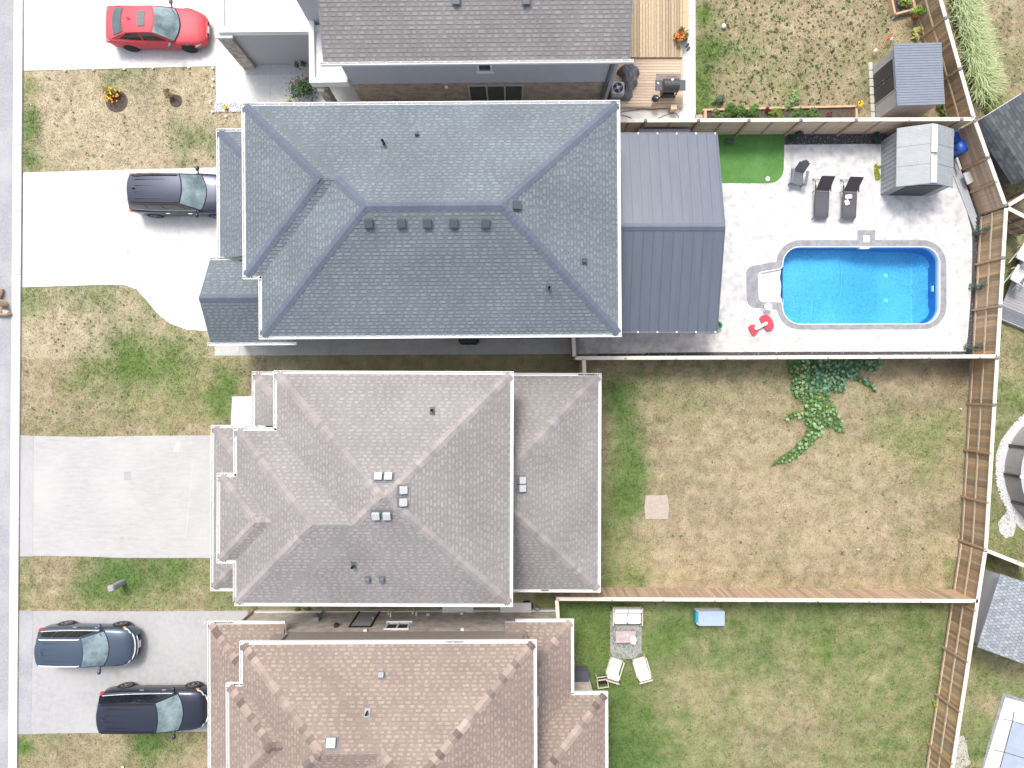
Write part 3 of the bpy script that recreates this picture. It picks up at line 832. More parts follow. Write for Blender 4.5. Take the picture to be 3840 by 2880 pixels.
def tufts():
    rg = np.random.default_rng(17)
    mb = []; cl = []
    for (x0, y0, x1, y1, n, dk_) in ((2640, -20, 3330, 395, 620, .9), (100, 275, 800, 635, 60, .3), (100, 1090, 790, 1330, 90, .35), (100, 1370, 860, 1630, 50, .3), (2300, 1400, 3600, 2190, 70, .3), (2300, 2300, 3480, 2860, 50, .3), (3720, 10, 3830, 320, 30, .5)):
        X = rg.uniform(x0, x1, n) ; Y = rg.uniform(y0, y1, n)
        W = np.stack([(X - 1920) * HC / FP, (1440 - Y) * HC / FP], 1)
        ok = np.ones(n, bool)
        for w in HARDW: ok &= ~inpoly(w, W[:, 0], W[:, 1])
        ok &= ~inpoly(PP([(3265, 150), (3560, 150), (3560, 460), (3265, 460)]), W[:, 0], W[:, 1])
        for (x, y) in W[ok]:
            r = rg.uniform(.05, .12) * (1.35 if rg.uniform() < .12 else 1); k = int(rg.integers(8, 16))
            gcol = np.array([.045, .065, .025]) * (1 if dk_ > .6 else 1.9) * (1 - .6 * rg.uniform()) + np.array([.06, .12, .03]) * rg.uniform(.2, 1) * (1.2 - dk_ * .6)
            for i in range(k):
                a = rg.uniform(0, 6.28); l = r * rg.uniform(.6, 1.2); w = rg.uniform(.012, .025); dx, dy = math.cos(a), math.sin(a)
                mb.append(((x - dy * w, y + dx * w, 0), (x + dy * w, y - dx * w, 0), (x + dx * l, y + dy * l, .02 + .04 * rg.uniform()))); cl.append(gcol * rg.uniform(.7, 1.3))
    V = np.array(mb).reshape(-1, 3); m = len(mb)
    me = bpy.data.meshes.new("weeds"); me.vertices.add(m * 3); me.vertices.foreach_set("co", V.ravel())
    me.loops.add(m * 3); me.loops.foreach_set("vertex_index", np.arange(m * 3, dtype=np.int32)); me.polygons.add(m); me.polygons.foreach_set("loop_start", np.arange(0, m * 3, 3, dtype=np.int32)); me.update(calc_edges=True)
    at = me.attributes.new("col", 'FLOAT_COLOR', 'FACE'); at.data.foreach_set("color", np.concatenate([np.array(cl), np.ones((m, 1))], 1).ravel()); me.materials.append(M_GRASS)
    tag(link("weeds", me), "small dark weed tufts dotted through the lawns", "weeds", kind="stuff")
tufts()

# ------------------------------------------------------------------ houses
PHI = {'S': 0.0, 'E': math.pi / 2, 'N': math.pi, 'W': -math.pi / 2}
class Mass:
    def __init__(s, x0, x1, y0, y1, ze, sides, lvl=1, gut=None, clips=None, nocap=None):
        s.clips = clips or {}; s.nocap = nocap or {}
        s.x0, s.x1, s.y0, s.y1, s.ze, s.sides, s.lvl = x0, x1, y0, y1, ze, sides, lvl
        s.gut = gut or {}
        s.pl = {}
        for k, p in sides.items():
            if k == 'S': s.pl[k] = (0, p, ze - p * y0)
            if k == 'N': s.pl[k] = (0, -p, ze + p * y1)
            if k == 'E': s.pl[k] = (-p, 0, ze + p * x1)
            if k == 'W': s.pl[k] = (p, 0, ze - p * x0)
        s.poly = {}
        for k, (a, b, c) in s.pl.items():
            q = [(x0, y0), (x1, y0), (x1, y1), (x0, y1)]
            for j, (a2, b2, c2) in s.pl.items():
                if j != k and q: q = clip(q, a - a2, b - b2, c2 - c)
            if k in s.clips and q: q = clip(q, *s.clips[k])
            r = []
            for p in q:
                if not r or math.hypot(p[0] - r[-1][0], p[1] - r[-1][1]) > 1e-5: r.append(p)
            s.poly[k] = r
    def inside(s, x, y, e=0.0):
        return s.x0 + e <= x <= s.x1 - e and s.y0 + e <= y <= s.y1 - e
    def h(s, x, y):
        if not s.inside(x, y): return -99
        z, k = min((a * x + b * y + c, k) for k, (a, b, c) in s.pl.items())
        if k in s.clips:
            a, b, c = s.clips[k]
            if a * x + b * y > c: return -99
        return z

def make_roof(house, masses, m_sh, m_cap, expo=.15, caps_tint=(.3, .9), cap_len=.21, dense=.55, lo=(.18, .42), hi=(.55, 1.0), seed=1, zvis=None, tabw=(.13, .17, .21, .25), gut_mat=None):
    rd = random.Random(seed)
    def hidden(ms, x, y, z, tol=.012):
        for o in masses:
            if o is ms: continue
            if o.lvl == ms.lvl:
                if o.h(x, y) > z + tol: return True
            elif o.lvl > ms.lvl and o.inside(x, y, .75): return True
        return False
    deck = MB()
    for ms in masses:
        for k, q in ms.poly.items():
            if len(q) < 3: continue
            a, b, c = ms.pl[k]
            deck.add([(x, y, a * x + b * y + c - .004) for x, y in q], [tuple(range(len(q)))])
        # soffit and fascia
        deck.cm = 1
        deck.box(ms.x0, ms.x1, ms.y0, ms.y1, ms.ze - .17, ms.ze - .03)
        deck.cm = 0
    roof = deck.build("roof", [M_UNDER, M_WHITE], house, local=True)
    stuff = MB(); tabs = []
    HW = wm(house)
    for mi, ms in enumerate(masses):
        for k, q in ms.poly.items():
            if len(q) < 3: continue
            p = ms.sides[k]; phi = PHI[k]
            e = {'S': (0, ms.y0), 'N': (0, ms.y1), 'E': (ms.x1, 0), 'W': (ms.x0, 0)}[k]
            cs, sn = math.cos(phi), math.sin(phi)
            uv = [((x - e[0]) * cs + (y - e[1]) * sn, -(x - e[0]) * sn + (y - e[1]) * cs) for x, y in q]
            def W(u, v, dz):
                return (e[0] + u * cs - v * sn, e[1] + u * sn + v * cs, ms.ze + p * v + dz)
            def itv(v):
                us = []
                n = len(uv)
                for i in range(n):
                    (u0, v0), (u1, v1) = uv[i], uv[(i + 1) % n]
                    if min(v0, v1) - 1e-9 <= v <= max(v0, v1) + 1e-9:
                        if abs(v1 - v0) < 1e-9: us += [u0, u1]
                        else: us.append(u0 + (u1 - u0) * (v - v0) / (v1 - v0))
                return (min(us), max(us)) if us else None
            vmax = max(v for u, v in uv)
            de = expo * math.cos(math.atan(p))
            nc = int(math.ceil(vmax / de))
            for c in range(nc):
                v0 = c * de; v1 = min(v0 + de, vmax - 1e-6)
                if v1 - v0 < .02: continue
                i0, i1 = itv(v0 + 1e-6), itv(v1)
                if not i0 or not i1: continue
                # under layer strip, cut into pieces so that buried stretches are left out
                L, Rr = i0
                seg = max(1, int((Rr - L) / 1.1))
                for sgm in range(seg):
                    t0, t1 = sgm / seg, (sgm + 1) / seg
                    a0, a1 = i0[0] + (i0[1] - i0[0]) * t0, i0[0] + (i0[1] - i0[0]) * t1
                    b0, b1 = i1[0] + (i1[1] - i1[0]) * t0, i1[0] + (i1[1] - i1[0]) * t1
                    if all(hidden(ms, *W(u_, v_, 0), tol=.1) for u_, v_ in ((a0, v0), (a1, v0), ((a0 + a1) / 2, (v0 + v1) / 2))): continue
                    stuff.ct = rd.uniform(*lo)
                    stuff.add([W(a0, v0, .009), W(a1, v0, .009), W(b1, v1, .003), W(b0, v1, .003), W(a0, v0, -.002), W(a1, v0, -.002)], [(0, 1, 2, 3), (4, 5, 1, 0)])
                ul, ur = max(i0[0], i1[0]) + .02, min(i0[1], i1[1]) - .02
                u = ul + rd.uniform(0, .25)
                while u < ur - .1:
                    w = rd.choice(tabw)
                    if u + w > ur: break
                    wx = W(u + w / 2, (v0 + v1) / 2, 0)
                    if not hidden(ms, *wx, tol=.02):
                        t = round(rd.uniform(*hi) * 5) / 5
                        tabs.append((wx[2], k, p, phi, W(u + w / 2, v0, 0), w, v1 - v0, t, abs(v1 - v0 - de) < 1e-6))
                    u += w + rd.choice((.07, .1, .13, .2)) * (1.1 - dense) * 2
    def tabmesh(mb, w, d, p, T):
        h = w / 2; s = .012
        d = d * .66
        vs = [(-h, 0, .02), (h, 0, .02), (h - s, d, p * d + .014), (-h + s, d, p * d + .014), (-h, 0, .004), (h, 0, .004), (h - s, d, p * d), (-h + s, d, p * d)]
        mb.add([T @ Vector(v) for v in vs], [(0, 1, 2, 3), (4, 5, 1, 0), (5, 6, 2, 1), (7, 4, 0, 3)])
    # the shingle tabs highest on the roof, nearest the camera, are pieces of their own
    full = [t for t in tabs if t[8] and abs(t[2] - masses[0].sides[list(masses[0].sides)[0]]) < 1e-6]
    if zvis: full = [t for t in full if zvis(HW @ Vector(t[4]))]
    full.sort(key=lambda t: -t[0])
    single = set(id(t) for t in full[:300])
    cache = {}
    for t in tabs:
        z, k, p, phi, pos, w, d, tv, _ = t
        T = Matrix.Translation(Vector(pos)) @ Matrix.Rotation(phi, 4, 'Z')
        if id(t) in single:
            key = (w, tv)
            if key not in cache:
                mb = MB(); mb.ct = tv; tabmesh(mb, w, d, p, Matrix.Identity(4))
                cache[key] = mb.mesh("shingle", m_sh, tint=True)
            link("shingle", cache[key], roof, HW @ T)
        else:
            stuff.ct = tv
            tabmesh(stuff, w, d, p, T)
    so = stuff.build("shingles", m_sh, roof, local=True, tint=True)
    so["kind"] = "stuff"
    # ridge and hip caps
    for ms in masses:
        ed = {}
        for k, q in ms.poly.items():
            for i in range(len(q)):
                a, b = q[i], q[(i + 1) % len(q)]
                key = tuple(sorted([(round(a[0], 3), round(a[1], 3)), (round(b[0], 3), round(b[1], 3))]))
                ed.setdefault(key, []).append(k)
        for (a, b), ks in ed.items():
            if len(ks) < 2: continue
            za, zb = ms.h(*a), ms.h(*b)
            pa = ms.pl[ks[0]]
            za = pa[0] * a[0] + pa[1] * a[1] + pa[2]; zb = pa[0] * b[0] + pa[1] * b[1] + pa[2]
            A, B = Vector((*a, za)), Vector((*b, zb))
            if za > zb: A, B = B, A
            D = B - A
            Ln = D.length
            if Ln < .15: continue
            d = D / Ln
            sides_ = []
            for k in ks[:2]:
                pl = ms.pl[k]; nrm = Vector((-pl[0], -pl[1], 1)).normalized()
                sv = nrm.cross(d)
                if sv.z > 0 or (abs(sv.z) < 1e-6): sv = -sv
                sides_.append(sv)
            if abs(sides_[0].dot(sides_[1]) - 1) < .05: sides_[1] = -sides_[0]
            up = Vector((0, 0, 1))
            HWD = .19
            cmesh = {}
            def cap(tv, ln):
                key = (tv, round(ln, 2))
                if key in cmesh: return cmesh[key]
                mb = MB(); mb.ct = tv
                l, r = sides_[0] * HWD, sides_[1] * HWD
                d2 = d * ln
                hi_, lo_ = up * .034, up * .020
                vs = [l + hi_ * .8, hi_, r + hi_ * .8, l + d2 + lo_ * .8, d2 + lo_, r + d2 + lo_ * .8, l - up * .0, up * .01, r - up * .0]
                mb.add(vs, [(0, 1, 4, 3), (1, 2, 5, 4), (6, 7, 1, 0), (7, 8, 2, 1), (6, 0, 3), (2, 8, 5)])
                cmesh[key] = mb.mesh("ridge_cap", m_cap, tint=True)
                return cmesh[key]
            n = int(Ln / cap_len) + 1
            for i in range(n):
                s0 = i * cap_len
                pos = A + d * s0
                ln = min(cap_len + .03, Ln - s0 + .06)
                mid = A + d * (s0 + ln / 2)
                if hidden(ms, mid.x, mid.y, mid.z, .012) or mid.z < ms.nocap.get(''.join(sorted(ks[:2])), -1): continue
                tv = round(rd.uniform(*caps_tint) * 5) / 5
                link("ridge_cap", cap(tv, ln), roof, HW @ Matrix.Translation(pos))
    # gutters
    for ms in masses:
        for k, rng_ in ms.gut.items():
            g = MB(); hg = MB()
            if k in 'NS':
                lo_, hi2 = (ms.x0 - .13, ms.x1 + .13) if rng_ is True else rng_
            else:
                lo_, hi2 = (ms.y0, ms.y1) if rng_ is True else rng_
            z = ms.ze
            def bx(m_, d0, d1, t0, t1, z0, z1):
                if k == 'N': m_.box(t0, t1, ms.y1 + d0, ms.y1 + d1, z0, z1)
                if k == 'S': m_.box(t0, t1, ms.y0 - d1, ms.y0 - d0, z0, z1)
                if k == 'E': m_.box(ms.x1 + d0, ms.x1 + d1, t0, t1, z0, z1)
                if k == 'W': m_.box(ms.x0 - d1, ms.x0 - d0, t0, t1, z0, z1)
            bx(g, .003, .11, lo_, hi2, z - .13, z - .10)
            bx(g, .108, .13, lo_, hi2, z - .128, z + .012)
            bx(g, .003, .014, lo_, hi2, z - .099, z + .002)
            for t in (lo_, hi2): bx(g, .006, .126, t - .006, t + .006, z - .127, z + .004)
            go = g.build("gutter", M_WHITE, roof, local=True)
            t = lo_ + .3
            while t < hi2:
                bx(hg, .012, .11, t - .012, t + .012, z - .012, z + .002); t += .6
            hg.build("gutter_hangers", M_WHITE, roof, local=True)["kind"] = "stuff"
            db = MB(); t = lo_ + .2
            while t < hi2 - .5:
                ln = rd.uniform(.3, 1.4)
                if rd.random() < .07: bx(db, .03, .1, t, min(hi2 - .1, t + ln), z - .099, z - .07)
                t += ln + rd.uniform(.1, .6)
            if db.v and k in 'NS': db.build("leaf_litter", M_DEBRIS, roof, local=True)["kind"] = "stuff"
    return roof

def on_roof(house, masses, px, py):
    inv = wm(house).inverted(); z = 5.5
    for _ in range(8):
        p = inv @ P(px, py, z)
        z2 = max(m.h(p.x, p.y) for m in masses)
        if z2 < 0: z2 = z
        z = z2
    return Vector((p.x, p.y, z))

def roof_vent(house, roof, masses, px, py, size=.28, m=None, name="roof_vent", up=None):
    p = on_roof(house, masses, px, py)
    ms = max(masses, key=lambda m_: m_.h(p.x, p.y))
    k = min(ms.pl, key=lambda k_: ms.pl[k_][0] * p.x + ms.pl[k_][1] * p.y + ms.pl[k_][2])
    pit = ms.sides[k]
    T = Matrix.Translation(p) @ Matrix.Rotation(PHI[k], 4, 'Z') @ Matrix.Rotation(math.atan(pit), 4, 'X')
    a = size / 2
    mb = MB()
    mb.cm = 1; mb.box(-a * 1.35, a * 1.35, -a * 1.2, a * 1.5, .01, .03, T); mb.cm = 0
    mb.box(-a * .82, a * .82, -a * .8, a * .8, .03, .085, T)
    mb.rbox((0, 0, .13), (size, size, .09), .02, M=T)
    o = mb.build(name, [m or M_VENT, M_FLASH], house, local=True)
    return o

def vent_pipe(house, masses, px, py, hgt=.4, r=.045, fm=None):
    p = on_roof(house, masses, px, py)
    mb = MB(); mb.cm = 0
    mb.tube([p - Vector((0, 0, .1)), p + Vector((0, 0, hgt))], r, 10, caps=False)
    mb.tube([p + Vector((0, 0, hgt - .03)), p - Vector((0, 0, .1))], r * .8, 10, caps=False)
    mb.cm = 1
    ms = max(masses, key=lambda m_: m_.h(p.x, p.y))
    k = min(ms.pl, key=lambda k_: ms.pl[k_][0] * p.x + ms.pl[k_][1] * p.y + ms.pl[k_][2])
    T = Matrix.Translation(p) @ Matrix.Rotation(PHI[k], 4, 'Z') @ Matrix.Rotation(math.atan(ms.sides[k]), 4, 'X')
    mb.box(-.11, .11, -.12, .22, .015, .026, T)
    mb.build("vent_pipe", [M_PIPE, fm or M_UNDER], house, local=True)

def window(house, name, c, w, h, ny, fm=None, gm=None, n=1, depth=.05):
    """window in a wall facing +-y (ny); c = centre on the wall plane (local)"""
    fm = fm or M_WHITE
    x, y, z = c; f = .06; s = ny
    fr = MB()
    ys = sorted((y - s * .02, y + s * depth))
    fr.box(x - w / 2 - f, x + w / 2 + f, *ys, z - h / 2 - f, z - h / 2)
    fr.box(x - w / 2 - f, x + w / 2 + f, *ys, z + h / 2, z + h / 2 + f)
    for i in range(n + 1):
        xx = x - w / 2 + w * i / n
        fr.box(xx - f * .6, xx + f * .6, ys[0], ys[1] - .002, z - h / 2, z + h / 2)
    o = fr.build(name, fm, house, local=True)
    ys2 = sorted((y - s * .01, y + s * .012))
    for i in range(n):
        x0 = x - w / 2 + w * i / n + f * .6; x1 = x - w / 2 + w * (i + 1) / n - f * .6
        MB().box(x0, x1, *ys2, z - h / 2, z + h / 2).build("pane", gm or M_GLASS, o, local=True)
    si = MB(); ys3 = sorted((y, y + s * (depth + .05)))
    si.box(x - w / 2 - .1, x + w / 2 + .1, *ys3, z - h / 2 - f - .05, z - h / 2 - f); si.build("sill", fm, o, local=True)
    return o

def garage_door(house, x, y0, y1, z1, m):
    d = MB().box(x - .03, x + .02, y0, y1, .05, z1).build("garage_door", m, house, local=True)
    for r in range(4):
        for c in range(4):
            a = y0 + (y1 - y0) * (c + .08) / 4; b = y0 + (y1 - y0) * (c + .92) / 4
            MB().box(x - .05, x - .028, a, b, .05 + (z1 - .05) * (r + .12) / 4, .05 + (z1 - .05) * (r + .88) / 4).build("panel", m, d, local=True)

SH1 = attr_mat("shingles_taupe", [(0, (.185, .175, .174)), (.4, (.2, .189, .187)), (.7, (.238, .226, .22)), (1, (.262, .248, .24))], noise=.09)
SH2 = attr_mat("shingles_blue_grey", [(0, (.128, .15, .168)), (.4, (.139, .162, .181)), (.7, (.166, .193, .216)), (1, (.185, .216, .24))], noise=.09)
SH3 = attr_mat("shingles_rose_grey", [(0, (.222, .211, .209)), (.4, (.24, .228, .224)), (.7, (.282, .265, .256)), (1, (.308, .286, .274))], noise=.09)
SH4 = attr_mat("shingles_brown", [(0, (.215, .168, .146)), (.4, (.232, .182, .157)), (.7, (.288, .228, .195)), (1, (.32, .256, .217))], noise=.09)
CP2 = attr_mat("caps_blue", [(0, (.098, .118, .155)), (1, (.13, .152, .19))], noise=.08)
CP3 = attr_mat("caps_rose", [(0, (.22, .203, .202)), (.5, (.275, .25, .246)), (1, (.325, .288, .28))], noise=.08)
CP4 = attr_mat("caps_brown", [(0, (.15, .115, .1)), (.5, (.25, .195, .17)), (1, (.37, .29, .245))], noise=.08)
in_view = lambda p: abs(p.x) < .74 * (HC - p.z) and abs(p.y) < .555 * (HC - p.z)
PT = .46

# house with the rose-grey roof (the plot in the middle)
C3 = Vector((-4.6, -4.3, 0))
def loc3(x0, x1, y0, y1): return x0 - C3.x, x1 - C3.x, y0 - C3.y, y1 - C3.y
house3 = thing("rose_grey_house", "two-storey house with rose-grey hipped roof and paired white vents near its peak", "house", C3, R(-.2))
m3 = [Mass(*loc3(-9.61, -.08, -8.94, .40), 5.5, dict(N=PT, S=PT, E=PT, W=PT), 1, {}, nocap={'SW': 7.11}),
      Mass(*loc3(-11.23, -4.9, -8.94, -1.924), 5.5, dict(N=PT, S=PT, W=PT), 1, {}, clips={'S': (1, -1, -.67 - C3.x + C3.y)}),
      Mass(*loc3(-11.9, -8.6, -7.20, -3.79), 5.5, dict(N=PT, S=PT, W=PT), 1, {}),
      Mass(*loc3(-13.3, -9.2, -9.13, -1.99), 2.9, dict(N=PT, S=PT, W=PT), 0, {}),
      Mass(*loc3(-11.48, -8.6, -1.86, .40), 2.9, dict(N=PT, W=PT), 0, {}),
      Mass(*loc3(-3.4, 3.84, -9.13, .38), 2.9, dict(N=PT, S=PT, E=PT), 0, {})]
ox, oy = C3.x, C3.y
m3[0].gut = {'N': (-9.74 - ox, .05 - ox), 'E': True, 'S': (-11.3 - ox, .05 - ox), 'W': (-1.92 - oy, .40 - oy)}
m3[1].gut = {'W': (-3.8 - oy, -1.924 - oy), 'N': (-11.36 - ox, -9.6 - ox)}
m3[2].gut = {'W': True, 'N': (-12.03 - ox, -10.85 - ox), 'S': (-12.03 - ox, -10.85 - ox)}
g2 = Mass(*loc3(-11.23, -10, -8.93, -7.2), 5.5, dict(W=PT)); 
m3[3].gut = {'W': True, 'N': (-13.43 - ox, -11.4 - ox), 'S': (-13.43 - ox, -12.1 - ox)}
m3[4].gut = {'W': True, 'N': (-11.61 - ox, -9.7 - ox)}
m3[5].gut = {'E': True, 'N': (-.1 - ox, 3.97 - ox), 'S': (-.2 - ox, 3.97 - ox)}
def wallpoly(house, C, pts, z0, z1, m, name="wall"):
    return MB().prism([(x - C.x, y - C.y) for x, y in pts], z0, z1).build(name, m, house, local=True)
wallpoly(house3, C3, [(-12.9, -8.72), (3.44, -8.72), (3.44, 0), (-11.0, 0), (-11.0, -2.4), (-12.9, -2.4)], 0, 2.86, M_BRICK2)
wallpoly(house3, C3, [(-10.8, -8.5), (-.5, -8.5), (-.5, -.02), (-9.2, -.02), (-9.2, -2.3), (-10.8, -2.3)], 2.85, 5.45, M_SIDINGB)
wallpoly(house3, C3, [(-11.5, -6.8), (-10.81, -6.8), (-10.81, -4.2), (-11.5, -4.2)], 3.5, 5.45, M_SIDINGB, "bay_wall")
garage_door(house3, -12.9 - ox, -8.2 - oy, -3.2 - oy, 2.3, M_WHITE)
roof3 = make_roof(house3, m3, SH3, CP3, seed=3, caps_tint=(.2, 1), dense=.6, zvis=in_view)
MB().box(-11.36 - ox, -11.345 - ox, -8.9 - oy, -7.3 - oy, 5.37, 5.512).box(-11.344 - ox, -11.24 - ox, -8.9 - oy, -7.3 - oy, 5.37, 5.4).build("gutter", M_WHITE, roof3, local=True)
for x, y in ((1420, 1789), (1458, 1789), (1510, 1836), (1509, 1882), (1411, 1929), (1452, 1929), (1955, 1800), (1955, 1830)):
    roof_vent(house3, roof3, m3, x, y, .3, M_VENTW)
for x, y in ((1380, 2169), (1433, 2169)): roof_vent(house3, roof3, m3, x, y, .19, M_VENT)
vent_pipe(house3, m3, 1622, 1537); vent_pipe(house3, m3, 1327, 2121, .35)

# house with the blue-grey roof
C2 = Vector((-3.3, 6.7, 0))
def loc2(x0, x1, y0, y1): return x0 - C2.x, x1 - C2.x, y0 - C2.y, y1 - C2.y
house2 = thing("blue_grey_house", "two-storey house with large blue-grey hipped roof and a row of five vents", "house", C2, R(.4))
ox, oy = C2.x, C2.y
m2 = [Mass(*loc2(-10.22, 4.305, 2.0, 11.39), 5.5, dict(N=PT, S=PT, E=PT, W=PT), 1, {'N': (-10.95 - ox, 4.43 - ox), 'S': True, 'E': True, 'W': (2.0 - oy, 4.46 - oy)}, nocap={'NW': 7.1}),
      Mass(*loc2(-10.86, -5.6, 4.457, 11.39), 5.5, dict(N=PT, S=PT, W=PT), 1, {'W': True, 'S': (-10.99 - ox, -10.2 - ox)}, clips={'N': (1, 1, 1.17 - C2.x - C2.y)}),
      Mass(*loc2(-13.02, -9.4, 5.66, 11.32), 2.9, dict(N=PT, W=PT), 0, {'W': True, 'N': (-13.15 - ox, -10.9 - ox)}),
      Mass(*loc2(-13.43, -9.74, 1.91, 5.58), 3.0, dict(N=.6, S=.6), 0, {'N': (-13.43 - ox, -11.9 - ox), 'S': True})]
wallpoly(house2, C2, [(-12.6, 2.4), (3.9, 2.4), (3.9, 11.0), (-12.6, 11.0)], 0, 2.86, M_BRICK2)
wallpoly(house2, C2, [(-9.8, 2.42), (3.88, 2.42), (3.88, 10.98), (-10.4, 10.98), (-10.4, 4.9), (-9.8, 4.9)], 2.85, 5.45, M_SIDING)
MB().prism([(0, 0), (3.67, 0), (1.835, 1.05)], 0, .04, Matrix.Translation((-13.4 - ox, 1.91 - oy, 3.0)) @ Matrix(((0, 0, 1, 0), (1, 0, 0, 0), (0, 1, 0, 0), (0, 0, 0, 1)))).build("gable_wall", M_SIDING, house2, local=True)
garage_door(house2, -12.6 - ox, 6.2 - oy, 10.6 - oy, 2.3, M_WHITE)
for yy in (2.3, 5.3):
    MB().box(-13.2 - ox, -13.0 - ox, yy - .1 - oy, yy + .1 - oy, .03, 2.9).build("porch_post", M_WHITE, house2, local=True)
roof2 = make_roof(house2, m2, SH2, CP2, seed=5, caps_tint=(.3, .7), dense=.62, cap_len=.2, zvis=in_view)
for x, y in ((1385, 835), (1507, 835), (1604, 835), (1702, 835), (1821, 835), (1934, 772)): roof_vent(house2, roof2, m2, x, y, .33, mat("vent_slate", (.07, .08, .1), rough=.5) if x == 1385 else MATS["vent_slate"])
roof_vent(house2, roof2, m2, 1564, 510, .15, MATS["vent_slate"]); roof_vent(house2, roof2, m2, 2187, 979, .18, MATS["vent_slate"])
vent_pipe(house2, m2, 1441, 540, .45, .05); vent_pipe(house2, m2, 2058, 1082, .4)

# house with the brown roof (bottom of the photograph)
C4 = Vector((-5.0, -16.0, 0))
def loc4(x0, x1, y0, y1): return x0 - C4.x, x1 - C4.x, y0 - C4.y, y1 - C4.y
house4 = thing("brown_roof_house", "two-storey house with mottled brown shingle roof and taupe brick side wall", "house", C4, R(.25))
ox, oy = C4.x, C4.y
m4 = [Mass(*loc4(-8.6, .90, -20.6, -10.60), 5.5, dict(N=PT, S=PT, E=PT, W=PT), 1, {'N': (-11.09 - ox, 1.03 - ox), 'E': True}, nocap={'NW': 7.16}),
      Mass(*loc4(-10.96, -3.8, -17.8, -10.60), 5.5, dict(N=PT, S=PT, W=PT), 1, {'W': (-12.4 - oy, -10.60 - oy)}, clips={'N': (1, 1, -19.2 - C4.x - C4.y)}),
      Mass(*loc4(-11.52, -8, -16.3, -12.3), 5.5, dict(N=PT, S=PT, W=PT), 1, {'W': True, 'N': (-11.65 - ox, -10.65 - ox)}),
      Mass(*loc4(-13.43, -10.1, -22, -10.68), 2.9, dict(N=PT, W=PT), 0, {'W': True, 'N': (-13.56 - ox, -10.1 - ox)}),
      Mass(*loc4(-.3, 2.65, -17, -10.65), 2.9, dict(N=PT, E=PT), 0, {'E': (-13.9 - oy, -10.65 - oy), 'N': (.18 - ox, 2.78 - ox)}),
      Mass(*loc4(-.3, 4.16, -22, -13.9), 2.9, dict(N=PT, E=PT), 0, {'E': True, 'N': (2.6 - ox, 4.29 - ox)})]
wallpoly(house4, C4, [(-12.6, -21), (3.76, -21), (3.76, -14.3), (2.25, -14.3), (2.25, -11.07), (-12.6, -11.07)], 0, 2.86, M_BRICK4)
wallpoly(house4, C4, [(-10.5, -21), (.5, -21), (.5, -11.05), (-10.5, -11.05)], 2.855, 5.45, M_SIDINGB)
MB().box(-12.62 - ox, 2.27 - ox, -11.09 - oy, -11.0 - oy, 0, .22).build("foundation", M_CONC, house4, local=True)
garage_door(house4, -12.6 - ox, -20.5 - oy, -15.5 - oy, 2.3, M_WHITE)
roof4 = make_roof(house4, m4, SH4, CP4, seed=9, caps_tint=(0, 1), dense=.5, lo=(.3, .5), hi=(.6, 1), cap_len=.24, zvis=in_view)
wy = -11.07 - oy
window(house4, "window", (-5.2 - ox, wy, 2.15), 1.0, .7, 1, n=2)
for xx in (-2.6, .2):
    MB().box(xx - .75 - ox, xx + .75 - ox, wy, wy + .45, .02, .3).build("window_well", M_WHITE, house4, local=True)
d4_ = MB().box(-7.35 - ox, -6.45 - ox, wy - .01, wy + .02, .15, 2.2).build("side_door", M_GREYF, house4, local=True)
MB().box(-7.42 - ox, -7.35 - ox, wy - .01, wy + .05, .1, 2.27).box(-6.45 - ox, -6.38 - ox, wy - .01, wy + .05, .1, 2.27).box(-7.35 - ox, -6.45 - ox, wy - .01, wy + .05, 2.2, 2.27).build("door_frame", M_DARK, d4_, local=True)
MB().ell((-6.55 - ox, wy + .05, 1.1), (.04, .04, .04), n=8).build("handle", M_WHITE, d4_, local=True)
for xx, zz, s in ((-9.15, 1.25, .3),):
    MB().rbox((xx - ox, wy + .1, zz), (s, .2, .5), .02).build("utility_meter", M_LEAD, house4, local=True)
    MB().tube([(xx - ox, wy + .06, .05), (xx - ox, wy + .06, 1.0)], .04, 8).build("conduit", M_LEAD, house4, local=True)
    MB().lathe([(.1, 0), (.1, .1), (.06, .13)], 10, Matrix.Translation((xx - ox, wy + .2, zz + .05)) @ Matrix.Rotation(-math.pi / 2, 4, 'X')).build("meter_dial", M_GREYP, house4, local=True)
for xx, zz in ((-5.9, .55), (-5.75, .9), (-4.75, .5), (-4.55, .75)):
    MB().tube([(xx - ox, wy, zz), (xx - ox, wy + .14, zz), (xx - ox, wy + .16, zz - .14)], .045, 8).build("vent_outlet", M_WHITE, house4, local=True)
for xx, zz in ((-6.55, 2.75), (-2.2, 2.7), (-4.0, .7), (-2.4, .55)):
    MB().rbox((xx - ox, wy + .05, zz), (.16, .1, .13), .015).build("wall_lamp", M_WHITE, house4, local=True)
MB().rbox((-8.0 - ox, wy + .08, 2.2), (.16, .16, .26), .02).build("wall_lantern", M_BLACKP, house4, local=True)
ds = MB().tube([(-9.9 - ox, wy + .42, 5.4), (-9.9 - ox, wy + .1, 5.1), (-9.9 - ox, wy + .08, 3.4), (-10.0 - ox, wy + .45, 3.05)], .045, 6).build("downspout", M_SIDINGB, house4, local=True)
MB().tube([(-12.55 - ox, wy + .3, 2.8), (-12.55 - ox, wy + .07, 2.6), (-12.55 - ox, wy + .07, .1)], .05, 6).build("downspout", M_SIDINGB, house4, local=True)
MB().tube([(.75 - ox, wy + .42, 5.4), (.62 - ox, wy + .1, 5.1), (.62 - ox, wy + .1, 3.2)], .05, 6).build("downspout", M_SIDINGB, house4, local=True)
for x, y, s, m_ in ((1431, 2531, .22, M_LEAD), (1244, 2785, .36, M_VENTW)): roof_vent(house4, roof4, m4, x, y, s, m_)
vent_pipe(house4, m4, 1378, 2668, .3, fm=M_LEAD); 
